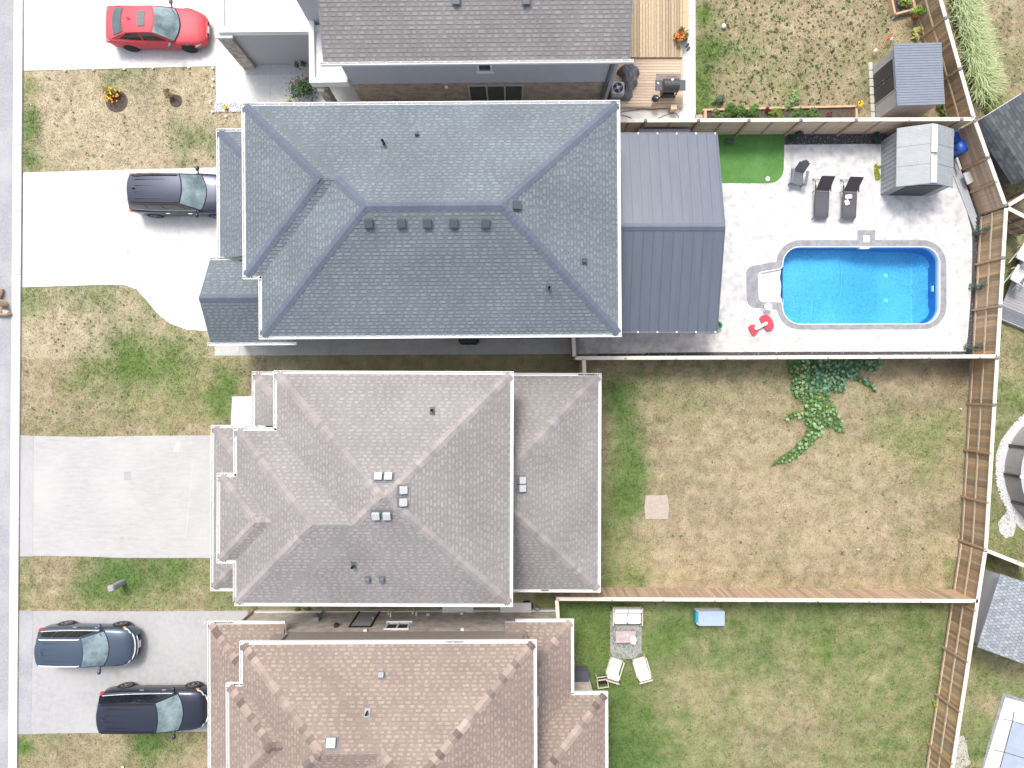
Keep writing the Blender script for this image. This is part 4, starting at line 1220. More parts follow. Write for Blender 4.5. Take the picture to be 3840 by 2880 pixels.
v = MB().rbox((1.05 - ox, -13.45 - oy, 4.5), (.2, .45, .18), .04).build("roof_vent", M_GREYF, house4, local=True)

# house with the taupe roof and flat-roofed garage (top of the photograph)
C1 = Vector((-2.5, 17.5, 0))
def loc1(x0, x1, y0, y1): return x0 - C1.x, x1 - C1.x, y0 - C1.y, y1 - C1.y
house1 = thing("taupe_roof_house", "two-storey house with taupe gabled roof, blue-grey siding over brown brick and white flat-roofed garage", "house", C1, R(.55))
ox, oy = C1.x, C1.y
m1 = [Mass(*loc1(-7.74, 4.77, 13.18, 23.5), 5.5, dict(S=.36, N=.36), 1, {'S': True})]
wallpoly(house1, C1, [(-7.2, 13.46), (4.35, 13.46), (4.35, 23), (-7.2, 23)], 0, 2.9, M_BRICK1)
wallpoly(house1, C1, [(-7.22, 13.43), (4.37, 13.43), (4.37, 23), (-7.22, 23)], 2.9, 5.45, M_SIDING, "siding_wall")
lap = MB()
for i in range(16):
    z0 = 2.92 + i * .158
    T0 = 13.43 - oy
    lap.add([(-7.22 - ox, T0 - .022, z0), (4.37 - ox, T0 - .022, z0), (4.37 - ox, T0 - .004, z0 + .156), (-7.22 - ox, T0 - .004, z0 + .156), (-7.22 - ox, T0, z0), (4.37 - ox, T0, z0)], [(0, 1, 2, 3), (4, 5, 1, 0)])
lo_ = lap.build("siding_boards", M_SIDING, house1, local=True); lo_["kind"] = "stuff"
wallpoly(house1, C1, [(-12.9, 15.66), (-7.3, 15.66), (-7.3, 24), (-12.9, 24)], 0, 3.1, M_STUCCO, "garage_wall")
flat = wallpoly(house1, C1, [(-12.75, 15.8), (-7.5, 15.8), (-7.5, 24), (-12.75, 24)], 3.08, 3.12, M_WHITE2, "flat_roof")
par = MB()
for a_ in ((-12.98, -7.35, 15.58, 15.84), (-12.98, -12.72, 15.84, 24)):
    par.box(a_[0] - ox, a_[1] - ox, a_[2] - oy, a_[3] - oy, 3.0, 3.3)
par.build("parapet", M_WHITE, house1, local=True)
pil = MB().box(-13.12 - ox, -12.5 - ox, 15.5 - oy, 15.655 - oy, 0, 3.0).box(-13.12 - ox, -12.91 - ox, 15.655 - oy, 18 - oy, 0, 3.0).build("corner_pillar", M_STONE, house1, local=True)
MB().box(-13.16 - ox, -12.99 - ox, 15.44 - oy, 18 - oy, 3.0, 3.12).box(-12.99 - ox, -12.4 - ox, 15.44 - oy, 15.57 - oy, 3.0, 3.12).build("pillar_cap", M_WHITE, house1, local=True)
rs = random.Random(4)
def stones(x0, x1, y, z0, z1, par_):
    z = z0
    while z < z1 - .05:
        h = rs.choice((.14, .18, .24)); h = min(h, z1 - z)
        x = x0
        while x < x1 - .03:
            w = min(rs.choice((.22, .3, .4)), x1 - x)
            d = rs.uniform(.02, .05)
            MB().rbox((x + w / 2, y - d / 2 + .02, z + h / 2), (w - .012, d + .04, h - .012), .008).build("stone", M_STONE, par_, local=True)
            x += w
        z += h
stones(-13.12 - ox, -12.5 - ox, 15.49 - oy, .02, 3.0, pil)
# entrance canopy on a stone pillar
cano = wallpoly(house1, C1, [(-8.72, 13.42), (-7.23, 13.42), (-7.23, 15.57), (-8.72, 15.57)], 3.2, 3.3, M_WHITE2, "entrance_canopy")
MB().box(-8.9 - ox, -8.68 - ox, 13.24 - oy, 16.0 - oy, 3.05, 3.5).box(-8.68 - ox, -7.23 - ox, 13.24 - oy, 13.46 - oy, 3.05, 3.5).build("canopy_frame", M_WHITE, cano, local=True)
cpil = MB().box(-8.8 - ox, -8.45 - ox, 13.36 - oy, 13.7 - oy, 0, 3.05).build("corner_pillar", M_STONE, house1, local=True)
stones(-8.8 - ox, -8.45 - ox, 13.35 - oy, .02, 3.0, cpil)
MB().box(-8.8 - ox, -7.23 - ox, 13.3 - oy, 15.5 - oy, -.02, .3).build("porch_floor", M_CONC, house1, local=True)
rl = MB().box(-8.5 - ox, -7.3 - ox, 13.28 - oy, 13.33 - oy, 1.2, 1.26).box(-8.5 - ox, -7.3 - ox, 13.28 - oy, 13.33 - oy, .36, .41).build("porch_rail", M_BLACKP, house1, local=True)
for i in range(9):
    MB().box(-8.42 + i * .13 - ox, -8.39 + i * .13 - ox, 13.29 - oy, 13.32 - oy, .41, 1.2).build("baluster", M_BLACKP, rl, local=True)
wallpoly(house1, C1, [(-8.96, 15.98), (-7.23, 15.98), (-7.23, 24), (-8.96, 24)], 3.125, 6.3, M_STUCCO, "upper_wall")
roof1 = make_roof(house1, m1, SH1, SH1, seed=12, dense=.45, expo=.165, lo=(.25, .45), hi=(.5, 1), zvis=in_view)
window(house1, "window", (-.78 - ox, 13.46 - oy, 1.6), 2.45, 1.85, -1, fm=M_GREYF, n=3)
window(house1, "window", (-1.2 - ox, 13.42 - oy, 4.45), .55, .7, -1)
MB().box(4.28 - ox, 4.42 - ox, 13.33 - oy, 13.42 - oy, .1, 5.3).build("corner_trim", M_GREYF, house1, local=True)
MB().tube([(4.3 - ox, 13.2 - oy, 5.4), (4.15 - ox, 13.38 - oy, 5.1), (4.15 - ox, 13.38 - oy, .2)], .05, 6).build("downspout", M_GREYP, house1, local=True)
for xx, zz in ((-3.0, 2.55),): MB().rbox((xx - ox, 13.4 - oy, zz), (.16, .1, .13), .015).build("wall_lamp", M_WHITE, house1, local=True)
MB().tube([(-8.4 - ox, 13.3 - oy, 2.7), (-8.3 - ox, 13.3 - oy, 2.7)], .02).rbox((-8.62 - ox, 13.27 - oy, 2.72), (.3, .12, .14), .015).build("house_lamp", M_WHITE, house1, local=True)
MB().rbox((-5.55 - ox, 13.33 - oy, .9), (.35, .22, .5), .03).build("utility_meter", M_LEAD, house1, local=True)
MB().box(-3.45 - ox, -3.36 - ox, 12.9 - oy, 13.4 - oy, .0, 1.0).build("marker_post", M_FRAIL, house1, local=True)
for x in (1711, 1973): roof_vent(house1, roof1, m1, x, 3, .3, M_VENT)

# ------------------------------------------------------------------ metal-roofed patio cover beside the blue-grey house
zc, zr_ = 2.6, 3.72
pg = thing("patio_gazebo", "long patio gazebo with standing-seam grey metal roof beside the pool", "gazebo", (P(2500, 860).x, P(2500, 860).y, 0))
x0g, x1g = P(2312, 0, zc).x - .3, P(2686, 0, zc).x
yn, ys_ = P(0, 505, zc).y, P(0, 1241, zc).y
ym = (yn + ys_) / 2
pw = .43
npan = int((x1g - x0g) / pw)
pw = (x1g - x0g) / npan
for side, ye in ((1, yn), (-1, ys_)):
    ln = math.hypot(ye - ym, zr_ - zc); sl = math.atan2(zr_ - zc, abs(ye - ym))
    for i in range(npan):
        a = x0g + i * pw; mb = MB()
        T = Matrix.Translation((a, ye, zc)) @ (Matrix.Rotation(math.pi, 4, 'Z') if side > 0 else Matrix.Identity(4)) @ Matrix.Rotation(sl, 4, 'X')
        if side > 0: T = T @ Matrix.Translation((-pw, 0, 0))
        mb.box(.006, pw - .006, 0, ln, 0, .02, T)
        mb.box(-.004, .02, 0, ln, .02, .055, T)
        for f in (.35, .68): mb.box(pw * f - .012, pw * f + .012, 0, ln, .02, .028, T)
        mb.build("roof_panel", M_METAL, pg)
MB().prism([(-.16, -.02), (0, .055), (.16, -.02), (.16, -.04), (0, .03), (-.16, -.04)], x0g - .02, x1g + .03, Matrix.Translation((0, ym, zr_ + .03)) @ Matrix(((0, 0, 1, 0), (1, 0, 0, 0), (0, 1, 0, 0), (0, 0, 0, 1)))).build("ridge_cap", M_METAL, pg)
for ye, sg in ((yn, 1), (ys_, -1)):
    MB().box(x0g, x1g, min(ye, ye + sg * .1), max(ye, ye + sg * .1), zc - .14, zc + .01).build("eave_gutter", M_METALD, pg)
    t = MB()
    for i in range(6):
        xx = x0g + .4 + i * (x1g - x0g - .45) / 5
        MB().box(xx - .03, xx + .03, min(ye + sg * .01, ye + sg * .09), max(ye + sg * .01, ye + sg * .09), zc + .012, zc + .024).build("gutter_clip", M_WHITE, pg)
for ye in (yn, ys_):
    e = MB(); sl = 1 if ye > ym else -1
    e.add([(x1g, ye, zc - .12), (x1g, ym, zr_ - .1), (x1g, ym, zr_ + .03), (x1g, ye, zc + .03), (x1g + .06, ye, zc - .12), (x1g + .06, ym, zr_ - .1), (x1g + .06, ym, zr_ + .03), (x1g + .06, ye, zc + .03)],
          [(0, 1, 2, 3), (7, 6, 5, 4), (3, 2, 6, 7), (0, 4, 5, 1), (0, 3, 7, 4)])
    e.build("barge_board", M_METALD, pg)
    for xx in (x0g + .5, x1g - .25): MB().box(xx - .07, xx + .07, ye - sl * .25 - .07, ye - sl * .25 + .07, .03, zc + .0).build("post", M_METALD, pg)

# ------------------------------------------------------------------ fences
FZ = 1.85
def fence(label, a, b, style, s, posts, capped=True, pcaps=(), bm=None, h=FZ, group=None, mid=True):
    """a,b = photo pixels of the top line; posts = fractions along it; s = side that shows rails (+1 left of a->b)"""
    A, B = P(*a, h), P(*b, h)
    d = Vector((B.x - A.x, B.y - A.y, 0)); Ln = d.length; d.normalize()
    rz = math.atan2(d.y, d.x)
    f = thing("fence", label, "fence", (A.x, A.y, 0), rz)
    W_ = wm(f)
    bm = bm or M_FBOARD
    if style == 'v':
        n = max(1, int(Ln / .142)); w = Ln / n
        me_ = MB().box(.003, w - .003, -.011, .011, .06, h - .04).mesh("board", bm)
        me2 = MB().box(.003, w - .003, -.018, .004, .06, h - .04).mesh("board", bm)
        for i in range(n): link("board", me_ if i % 2 else me2, f, W_ @ Matrix.Translation((i * w, 0, 0)))
        for z in (.22, h * .52) if s else ():
            MB().box(0, Ln, min(.013 * s, .055 * s), max(.013 * s, .055 * s), z - .045, z + .045).build("rail", M_FRAIL, f, local=True)
    else:
        pp = sorted(set([0.0] + list(posts) + [1.0]))
        for i in range(len(pp) - 1):
            t0, t1 = pp[i] * Ln + .02, pp[i + 1] * Ln - .02
            if t1 - t0 < .1: continue
            me_ = MB().box(t0, t1, -.014, .014, 0, .142).mesh("board", bm)
            nb = int((h - .08) / .147)
            for k in range(nb): link("board", me_, f, W_ @ Matrix.Translation((0, 0, .05 + k * .147)))
            if mid and t1 - t0 > 1.2:
                tm = (t0 + t1) / 2
                MB().box(tm - .045, tm + .045, min(.015 * s, .05 * s), max(.015 * s, .05 * s), .05, h - .045).build("stile", M_FPOST, f, local=True)
    for t in posts:
        MB().box(t * Ln - .048, t * Ln + .048, min(.014 * s, .11 * s) if s else -.06, max(.014 * s, .11 * s) if s else -.015, 0, h + .03).build("post", M_FPOST, f, local=True)
    for t in pcaps:
        c = MB().rbox((t * Ln, .03 * s, h + .045), (.15, .15, .05), .02)
        c.add([Vector((t * Ln + x, .03 * s + y, h + z)) for x, y, z in ((-.06, -.06, .07), (.06, -.06, .07), (.06, .06, .07), (-.06, .06, .07), (0, 0, .1))], [(0, 1, 4), (1, 2, 4), (2, 3, 4), (3, 0, 4)])
        c.build("post_cap", M_PCAP, f, local=True)
    if capped:
        pp = sorted(set([0.0] + list(posts) + [1.0]))
        for i in range(len(pp) - 1):
            MB().box(pp[i] * Ln + .003, pp[i + 1] * Ln - .003, -.085, .085, h - .038, h).build("cap_rail", M_FCAP, f, local=True)
    return f
def fr(vals, a, b): return [(v - a) / (b - a) for v in vals]
fence("tan horizontal-board fence with grey post caps between the raised garden bed and the pool yard", (2300, 452), (3655, 446), 'h', -1, fr([2420, 2619, 2808, 3003, 3210, 3410, 3605], 2300, 3655), pcaps=fr([2420, 2619, 2808, 3003, 3210, 3605], 2300, 3655), bm=M_FBOARDH)
fence("weathered brown board fence slanting beside the tall pale ornamental grasses", (3492, -130), (3652, 440), 'v', -1, fr([67, 258, 436], -130, 440), pcaps=fr([67, 258], -130, 440))
fence("rosy horizontal-board fence slanting behind the light grey plastic shed", (3657, 452), (3771, 769), 'h', -1, fr([590, 680], 452, 769), pcaps=[0.0] + fr([590], 452, 769) + [1.0], bm=M_FBOARDP, mid=False)
fence("long brown board fence with pale rails behind the pool and the dry back lawn", (3774, 780), (3697, 2066), 'v', -1, fr([967, 1148, 1342, 1518, 1700, 1885, 2058], 780, 2066), pcaps=fr([967, 1148, 1342, 1518], 780, 2066))
fence("brown board fence with dark timber posts along the end of the greenest back lawn", (3695, 2070), (3560, 2960), 'v', -1, fr([2290, 2482, 2669, 2865], 2070, 2960))
fence("rosy brown board fence between the dry back lawn and the green one", (2086, 2246), (3668, 2254), 'v', 0, [.005, .132, .254, .376, .498, .62, .742, .864, .99], bm=M_FBOARDP)
fence("short fence return beside the hose reel behind the brown-roofed house", (2088, 2252), (2094, 2338), 'v', 0, [], bm=M_FBOARD)
fence("narrow side gate at the end of the concrete side path", (2150, 1262), (2154, 1338), 'v', 1, [.02, .98], bm=M_FBOARD)
fence("narrow side gate by the back corner of the rose-grey roof", (2190, 1348), (2192, 1412), 'v', -1, [.98], bm=M_FBOARD)
fence("brown board fence between the pool patio and the dry back lawn", (2156, 1343), (3738, 1336), 'v', 0, [.0, .12, .24, .36, .48, .6, .72, .84, .96], bm=M_FBOARDP)
fence("fence running up behind the dark barn-roofed shed", (3783, 769), (3920, 686), 'v', -1, [.5])
fence("fence above the white garden chairs", (3781, 780), (3920, 852), 'v', -1, [.5])
fence("fence between the round pool yard and the tile-roofed shed", (3704, 2066), (3930, 2156), 'v', 1, [.5])

# ------------------------------------------------------------------ sheds
def gable_shed(name, label, pts, z0, m_wall):
    pass
# lean-to shed of grey vertical boards
A = P(3272, 252); B = P(3284, 452)
sdir_ = (B - A).normalized(); Ln = (B - A).length
rz = math.atan2(sdir_.y, sdir_.x) + math.pi / 2
sa = thing("garden_shed", "grey lean-to garden shed with dark double doors by the slanting brown fence", "shed", ((A + B) / 2), rz)
wA, dA, hA, hB = Ln, 2.05, 2.0, 1.85
MB().add([(0, -wA / 2, 0), (dA, -wA / 2, 0), (dA, wA / 2, 0), (0, wA / 2, 0), (0, -wA / 2, hA), (dA, -wA / 2, hB), (dA, wA / 2, hB), (0, wA / 2, hA)],
         [(0, 1, 5, 4), (1, 2, 6, 5), (2, 3, 7, 6), (3, 0, 4, 7), (4, 5, 6, 7), (3, 2, 1, 0)]).build("wall", M_SHEDG, sa, local=True)
for i in range(22):
    yy = -wA / 2 + .05 + i * (wA - .1) / 21
    MB().box(-.012, .0, yy - .05, yy + .05, .02, hA - .08).build("board", M_SHEDG, sa, local=True)
for i in range(2):
    y0 = -.55 + i * .72; dd = MB().box(-.04, -.014, y0 + .01, y0 + .7, .06, 1.78).build("door", M_SHEDD, sa, local=True)
    MB().box(-.06, -.04, y0 + (.62 if i == 0 else .05), y0 + (.65 if i == 0 else .08), .85, 1.0).build("handle", M_RIMS, dd, local=True)
    for k in range(4): MB().box(-.048, -.04, y0 + .04 + k * .165, y0 + .185 + k * .165, .1, 1.74).build("panel", M_SHEDD, dd, local=True)
MB().box(-.045, -.012, -.6, -.55, .0, 1.82).box(-.045, -.012, .89, .94, 0, 1.82).box(-.045, -.012, -.55, .89, 1.78, 1.83).build("door_frame", M_GREYF, sa, local=True)
rf = MB(); sl_ = math.atan2(hB - hA, dA)
TR = Matrix.Translation((0, 0, hA + .02)) @ Matrix.Rotation(-sl_, 4, 'Y')
ro = rf.box(-.14, dA + .12, -wA / 2 - .1, wA / 2 + .1, 0, .05, TR).build("roof", M_SHEDR, sa, local=True)
nb = 24
for i in range(nb):
    yy = -wA / 2 - .07 + i * (wA + .14) / (nb - 1)
    MB().box(-.13, dA + .11, yy - .045, yy + .045, .05, .066, TR).build("roof_plank", M_SHEDR, ro, local=True)
for i in range(7):
    q = P(3262 + i * 1.6, 250 + i * 31)
    o = MB().rbox((q.x, q.y, .04), (.2, .38, .08), .02, rz=rz).build("paving_slab", M_EDGE)
    tag(o, "square paving slab %s in the row along the lean-to shed" % ["nearest the watering can", "second from the watering can", "third from the watering can", "in the middle", "third from the long fence", "second from the long fence", "nearest the long fence"][i], "paver", "slabs in front of the lean-to shed")

# light plastic gable shed with white ridge skylight
A = P(3301, 530); B = P(3304, 731)
sb = thing("plastic_shed", "light grey plastic shed with white ridge strip and dark front doors by the patio", "shed", (A + B) / 2, R(-.9))
Wd, Dp, he, hr = 2.45, (A - B).length, 1.55, 2.18
MB().add([(0, -Dp / 2, 0), (Wd, -Dp / 2, 0), (Wd, Dp / 2, 0), (0, Dp / 2, 0), (0, -Dp / 2, he), (Wd, -Dp / 2, he), (Wd, Dp / 2, he), (0, Dp / 2, he), (Wd / 2, -Dp / 2, hr), (Wd / 2, Dp / 2, hr)],
         [(0, 1, 5, 8, 4), (2, 3, 7, 9, 6), (3, 0, 4, 7), (1, 2, 6, 5), (3, 2, 1, 0)]).build("wall", M_SHEDL, sb, local=True)
for i in range(12):
    MB().box(-.018, .0, -Dp / 2 + .02 + i * Dp / 12, -Dp / 2 + (i + 1) * Dp / 12 - .02, .03, he - .05).build("wall_panel", M_SHEDL, sb, local=True)
for i in range(2):
    MB().box(.42 + i * .81, .42 + i * .81 + .79, -Dp / 2 - .03, -Dp / 2 - .002, .05, 1.72).build("door", M_SHEDD, sb, local=True)
for sgn, nm in ((-1, 0), (1, 1)):
    ang = math.atan2(hr - he, Wd / 2); lr = math.hypot(hr - he, Wd / 2) + .1
    T = Matrix.Translation((Wd / 2, 0, hr + .01)) @ (Matrix.Rotation(ang, 4, 'Y') if sgn > 0 else Matrix.Rotation(math.pi, 4, 'Z') @ Matrix.Rotation(ang, 4, 'Y'))
    rr = MB().box(.0, lr, -Dp / 2 - .06, Dp / 2 + .06, .0, .035, T).build("roof", M_SHEDL, sb, local=True)
    for i in range(3):
        MB().box(.1, lr - .02, -Dp / 2 - .04 + i * (Dp + .1) / 3, -Dp / 2 - .04 + (i + 1) * (Dp + .1) / 3 - .02, .035, .05, T).build("roof_panel", M_SHEDL, rr, local=True)
    for i in range(9):
        for j in range(4):
            MB().rbox((.25 + j * .3 * (lr / 1.35), -Dp / 2 + .15 + i * (Dp - .3) / 8, .055), (.045, .045, .02), .008, M=T).build("roof_stud", M_VENTW, rr, local=True)
for i in range(2):
    y0 = -Dp / 2 - .05 + i * (Dp / 2 + .08); MB().rbox((Wd / 2, y0 + Dp / 4 - .02, hr + .07), (.26, Dp / 2 - .06, .05), .02).build("ridge_skylight", M_WHITEP, sb, local=True)

# dark barn-roofed shed, corner of the next garden
R0 = P(3704, 433, 2.05); ax = Vector((.54, -.84, 0)).normalized(); bx_ = Vector((.84, .54, 0)).normalized()
base = R0.copy(); base.z = 0
sc_ = thing("barn_shed", "dark blue-grey barn-roofed shed in the corner beyond the slanting fence", "shed", base, math.atan2(ax.y, ax.x))
prof = [(-.32, 1.45), (0, 2.05), (1.35, 2.6), (2.7, 2.05), (3.02, 1.45)]   # y = left of the ridge axis
SHC = attr_mat("shingles_slate", [(0, (.075, .085, .095)), (.5, (.095, .108, .118)), (1, (.13, .145, .152))], noise=.12)
LC = 3.35
MB().add([(x, y, z) for x in (.08, LC - .08) for y, z in ((-.26, 0), (-.26, 1.45), (.05, 1.98), (1.35, 2.52), (2.65, 1.98), (2.96, 1.45), (2.96, 0))],
         [(0, 1, 2, 3, 4, 5, 6), (13, 12, 11, 10, 9, 8, 7), (0, 7, 8, 1), (6, 5, 12, 13)]).build("wall", M_GREYP, sc_, local=True)
rt = random.Random(5)
und = MB()
for i in range(4):
    (y0, z0), (y1, z1) = prof[i], prof[i + 1]
    und.add([(0, y0, z0), (LC, y0, z0), (LC, y1, z1), (0, y1, z1)], [(0, 1, 2, 3)])
rC = und.build("roof", M_UNDER, sc_, local=True)
for i in range(4):
    (y0, z0), (y1, z1) = prof[i], prof[i + 1]
    if i >= 2: (y0, z0), (y1, z1) = (y1, z1), (y0, z0)
    ln = math.hypot(y1 - y0, z1 - z0); nr = int(ln / .145)
    d_ = Vector((0, (y1 - y0) / ln, (z1 - z0) / ln)); nn_ = Vector((0, -d_.z, d_.y)) if d_.y > 0 else Vector((0, d_.z, -d_.y))
    for r_ in range(nr):
        x = -.03
        while x < LC - .02:
            w = min(rt.choice((.22, .3, .38)), LC + .03 - x)
            p0 = Vector((x, y0, z0)) + d_ * (r_ * ln / nr); q = MB(); q.ct = rt.random()
            e = d_ * (ln / nr + .02); u = Vector((w - .006, 0, 0))
            q.add([p0 + nn_ * .022, p0 + u + nn_ * .022, p0 + u + e + nn_ * .01, p0 + e + nn_ * .01, p0 - nn_ * .002, p0 + u - nn_ * .002], [(0, 1, 2, 3) if i < 2 else (3, 2, 1, 0), (4, 5, 1, 0)])
            if i < 3: q.build("shingle", SHC, rC, local=True, tint=True)
            x += w
MB().tube([(-.03, -.33, 1.45), (-.03, 0, 2.05), (-.03, 1.35, 2.6)], .03, 4).build("barge_board", M_VENTW, sc_, local=True)

# tile-patterned shed
TL, BL = P(3750, 2152, 2.15), P(3664, 2427, 2.15)
ax = (BL - TL); LD = ax.length; ax.normalize()
sdd = thing("tiled_shed", "grey shed with pale blue-grey tile-pattern roof beyond the brown fence", "shed", (TL.x, TL.y, 0), math.atan2(ax.y, ax.x))
SHD = attr_mat("tiles_pale", [(0, (.2, .225, .25)), (.5, (.25, .275, .3)), (1, (.3, .325, .35))], noise=.08)
hw_, rise = 1.9, .62
MB().add([(x, y, z) for x in (.1, LD - .1) for y, z in ((.25, 0), (.25, 2.1), (hw_, 2.1 + rise - .1), (2 * hw_ - .25, 2.1), (2 * hw_ - .25, 0))],
         [(0, 1, 2, 3, 4), (9, 8, 7, 6, 5), (0, 5, 6, 1), (4, 3, 8, 9)]).build("wall", M_VENTW, sdd, local=True)
rD = MB().add([(0, 0, 2.14), (LD, 0, 2.14), (LD, hw_, 2.14 + rise), (0, hw_, 2.14 + rise), (LD, 2 * hw_, 2.14), (0, 2 * hw_, 2.14)], [(0, 1, 2, 3), (3, 2, 4, 5)]).build("roof", M_UNDER, sdd, local=True)
p_ = rise / hw_
cells = {}
for side in (0, 1):
    for r_ in range(13):
        v0 = r_ * hw_ / 13; x = -.02 - (r_ % 2) * .08; k = 0
        while x < LD:
            w = .155; xx = max(x, 0); w2 = min(x + w, LD) - xx
            if w2 > .03 and (side == 0 or r_ > 9):
                tv = round(rt.random() * 4) / 4; key = (round(w2, 3), tv)
                if key not in cells:
                    q = MB(); q.ct = tv; e = hw_ / 13
                    q.add([(0, 0, .026), (w2 - .012, 0, .026), (w2 - .02, e, p_ * e + .012), (.008, e, p_ * e + .012), (0, 0, 0), (w2 - .012, 0, 0), (w2 - .02, e, p_ * e), (.008, e, p_ * e)], [(0, 1, 2, 3), (4, 5, 1, 0), (5, 6, 2, 1), (7, 4, 0, 3)])
                    cells[key] = q.mesh("tile", SHD, tint=True)
                T = Matrix.Translation((xx, v0, 2.145 + p_ * v0)) if side == 0 else Matrix.Translation((xx + w2, 2 * hw_ - v0, 2.145 + p_ * v0)) @ Matrix.Rotation(math.pi, 4, 'Z')
                link("tile", cells[key], rD, wm(sdd) @ T)
            x += w; k += 1

# ------------------------------------------------------------------ cars
def ruled(mb, A, B, u0, u1, v0, v1, nu=10, nv=4, bulge=0.0, off=0.0, flip=False):
    """patch between curves A(u) and B(u); bulge lifts the middle along the patch normal"""
    def pt(u, v):
        a, b = A(u), B(u)
        p = a.lerp(b, v)
        e = .01
        t = (A(min(1, u + e)).lerp(B(min(1, u + e)), v) - A(max(-1, u - e)).lerp(B(max(-1, u - e)), v))
        n = t.cross(b - a)
        if n.length > 1e-9: n.normalize()
        if n.dot(p - Vector((p.x * .6, 0, .75))) < 0: n = -n
        return p + n * (bulge * 4 * v * (1 - v) + off)
    rows = [[pt(u0 + (u1 - u0) * i / nu, v0 + (v1 - v0) * j / nv) for i in range(nu + 1)] for j in range(nv + 1)]
    if flip: rows = [r[::-1] for r in rows]
    mb.grid(rows)

def car(name, label, loc, rz, L, Wd, Hh, kind, paint, rim, roof_ribs=4, rails=None, glass_roof=False, trim_chrome=True):
    c = thing(name, label, "car", loc, rz)
    w = Wd / 2; suv = kind == 'suv'
    wr = .36 if suv else .33
    xf, xr = L / 2 - .92, -L / 2 + .95           # axles
    hood = 1.04 if suv else .88
    belt = 1.08 if suv else .92
    # lower body: stations from tail to nose  (x, width factor, shoulder z, top z, bottom z)
    if suv:
        S = [(-L / 2, .72, .78, .82, .42), (-L / 2 + .04, .84, .95, 1.0, .3), (-L / 2 + .16, .94, 1.02, 1.06, .26), (-L / 2 + .45, .985, belt, belt + .02, .24), (-L / 2 + 1.2, 1, belt, belt + .03, .22),
             (0, 1, belt - .01, belt + .03, .22), (L / 2 - 1.75, 1, belt - .02, belt + .02, .22), (L / 2 - 1.3, .995, hood - .04, hood + .05, .22), (L / 2 - .8, .98, hood - .07, hood + .02, .24), (L / 2 - .4, .92, hood - .14, hood - .04, .24),
             (L / 2 - .16, .8, .78, .88, .25), (L / 2 - .04, .66, .66, .74, .27), (L / 2, .52, .58, .64, .34)]
    else:
        S = [(-L / 2, .7, .72, .76, .42), (-L / 2 + .05, .84, .86, .92, .3), (-L / 2 + .2, .94, .9, 1.0, .24), (-L / 2 + .5, .985, belt, .99, .2), (-L / 2 + 1.2, 1, belt, belt + .04, .18),
             (0, 1, belt - .02, belt + .02, .18), (L / 2 - 1.75, 1, belt - .05, belt - .02, .18), (L / 2 - 1.3, .99, hood - .1, hood, .18), (L / 2 - .8, .975, hood - .15, hood - .05, .2), (L / 2 - .4, .91, hood - .22, hood - .12, .2),
             (L / 2 - .16, .78, .6, .68, .2), (L / 2 - .05, .64, .52, .58, .22), (L / 2, .5, .46, .5, .3)]
    rows = []
    for x, k, zs, zt, zb in S:
        h = w * k
        half = [(h * .9, zb), (h * .985, zb + .12), (h, .5 * (zb + zs) + .05), (h * .985, zs - .08), (h * .955, zs), (h * .8, zs + (zt - zs) * .72), (h * .4, zt), (0, zt + .012)]
        rows.append([Vector((x, -a, z)) for a, z in half] + [Vector((x, a, z)) for a, z in half[:-1][::-1]])
    mb = MB(); mb.grid([r[::-1] for r in rows])
    n = len(rows[0])
    mb.f.append(tuple(range(n))); mb.m.append(0); mb.t.append(0)
    k0 = (len(rows) - 1) * n
    mb.f.append(tuple(reversed(range(k0, k0 + n)))); mb.m.append(0); mb.t.append(0)
    body = mb.build("body", paint, c, local=True, smooth=True)
    # cabin
    zt = Hh - .05
    if suv:
        xwb, xrf, xrr, xrb = L / 2 - 1.32, L / 2 - 2.12, -L / 2 + .38, -L / 2 + .1
        wb, wt = w * .93, w * .72
        bel = belt + .0
        zrb = 1.12
    else:
        xwb, xrf, xrr, xrb = L / 2 - 1.38, L / 2 - 2.28, -L / 2 + 1.15, -L / 2 + .38
        wb, wt = w * .92, w * .68
        bel = belt - .02
        zrb = .99
    def roofF(u): return Vector((xrf + .14 * (1 - u * u), wt * u, zt + .05 * (1 - u * u)))
    def roofR(u): return Vector((xrr - .1 * (1 - u * u), wt * .96 * u, zt - (.06 if suv else .1) + .05 * (1 - u * u)))
    def scr(u): return Vector((xwb + .28 * (1 - u * u), wb * .97 * u, hood - (.0 if suv else .03) + .03 * (1 - u * u)))
    def rear(u): return Vector((xrb - .1 * (1 - u * u), wb * .9 * u, zrb))
    def sidT(s):
        return lambda u: Vector((xrr + (xrf - xrr) * (u + 1) / 2, s * wt * (.96 + .04 * (u + 1) / 2), zt - (.06 if suv else .1) * (1 - (u + 1) / 2) + .03 * (1 - u * u)))
    def sidB(s):
        return lambda u: Vector((xrb + (xwb - xrb) * (u + 1) / 2, s * wb * (.9 + .07 * (u + 1) / 2 + .05 * (1 - u * u)), (zrb if u < 0 else hood - (.0 if suv else .03)) * abs(u) ** 3 + bel * (1 - abs(u) ** 3)))
    cb = MB()
    ruled(cb, roofR, roofF, -1, 1, 0, 1, 10, 6, .035)
    ruled(cb, scr, roofF, -1, 1, 0, 1, 10, 4, .0, flip=True)
    ruled(cb, rear, roofR, -1, 1, 0, 1, 10, 4, .0)
    for s in (1, -1): ruled(cb, sidB(s), sidT(s), -1, 1, 0, 1, 12, 4, .02, flip=(s < 0))
    cab = cb.build("cabin", paint, c, local=True, smooth=True)
    g = MB(); ruled(g, scr, roofF, -.95, .95, .05, .95, 10, 4, .02, .012, flip=True); g.build("windscreen", M_CGLASS, c, local=True, smooth=True)
    g = MB(); ruled(g, scr, roofF, -.99, .99, .0, .1, 10, 2, .0, .008, flip=True); g.build("cowl", M_CTRIM, c, local=True)
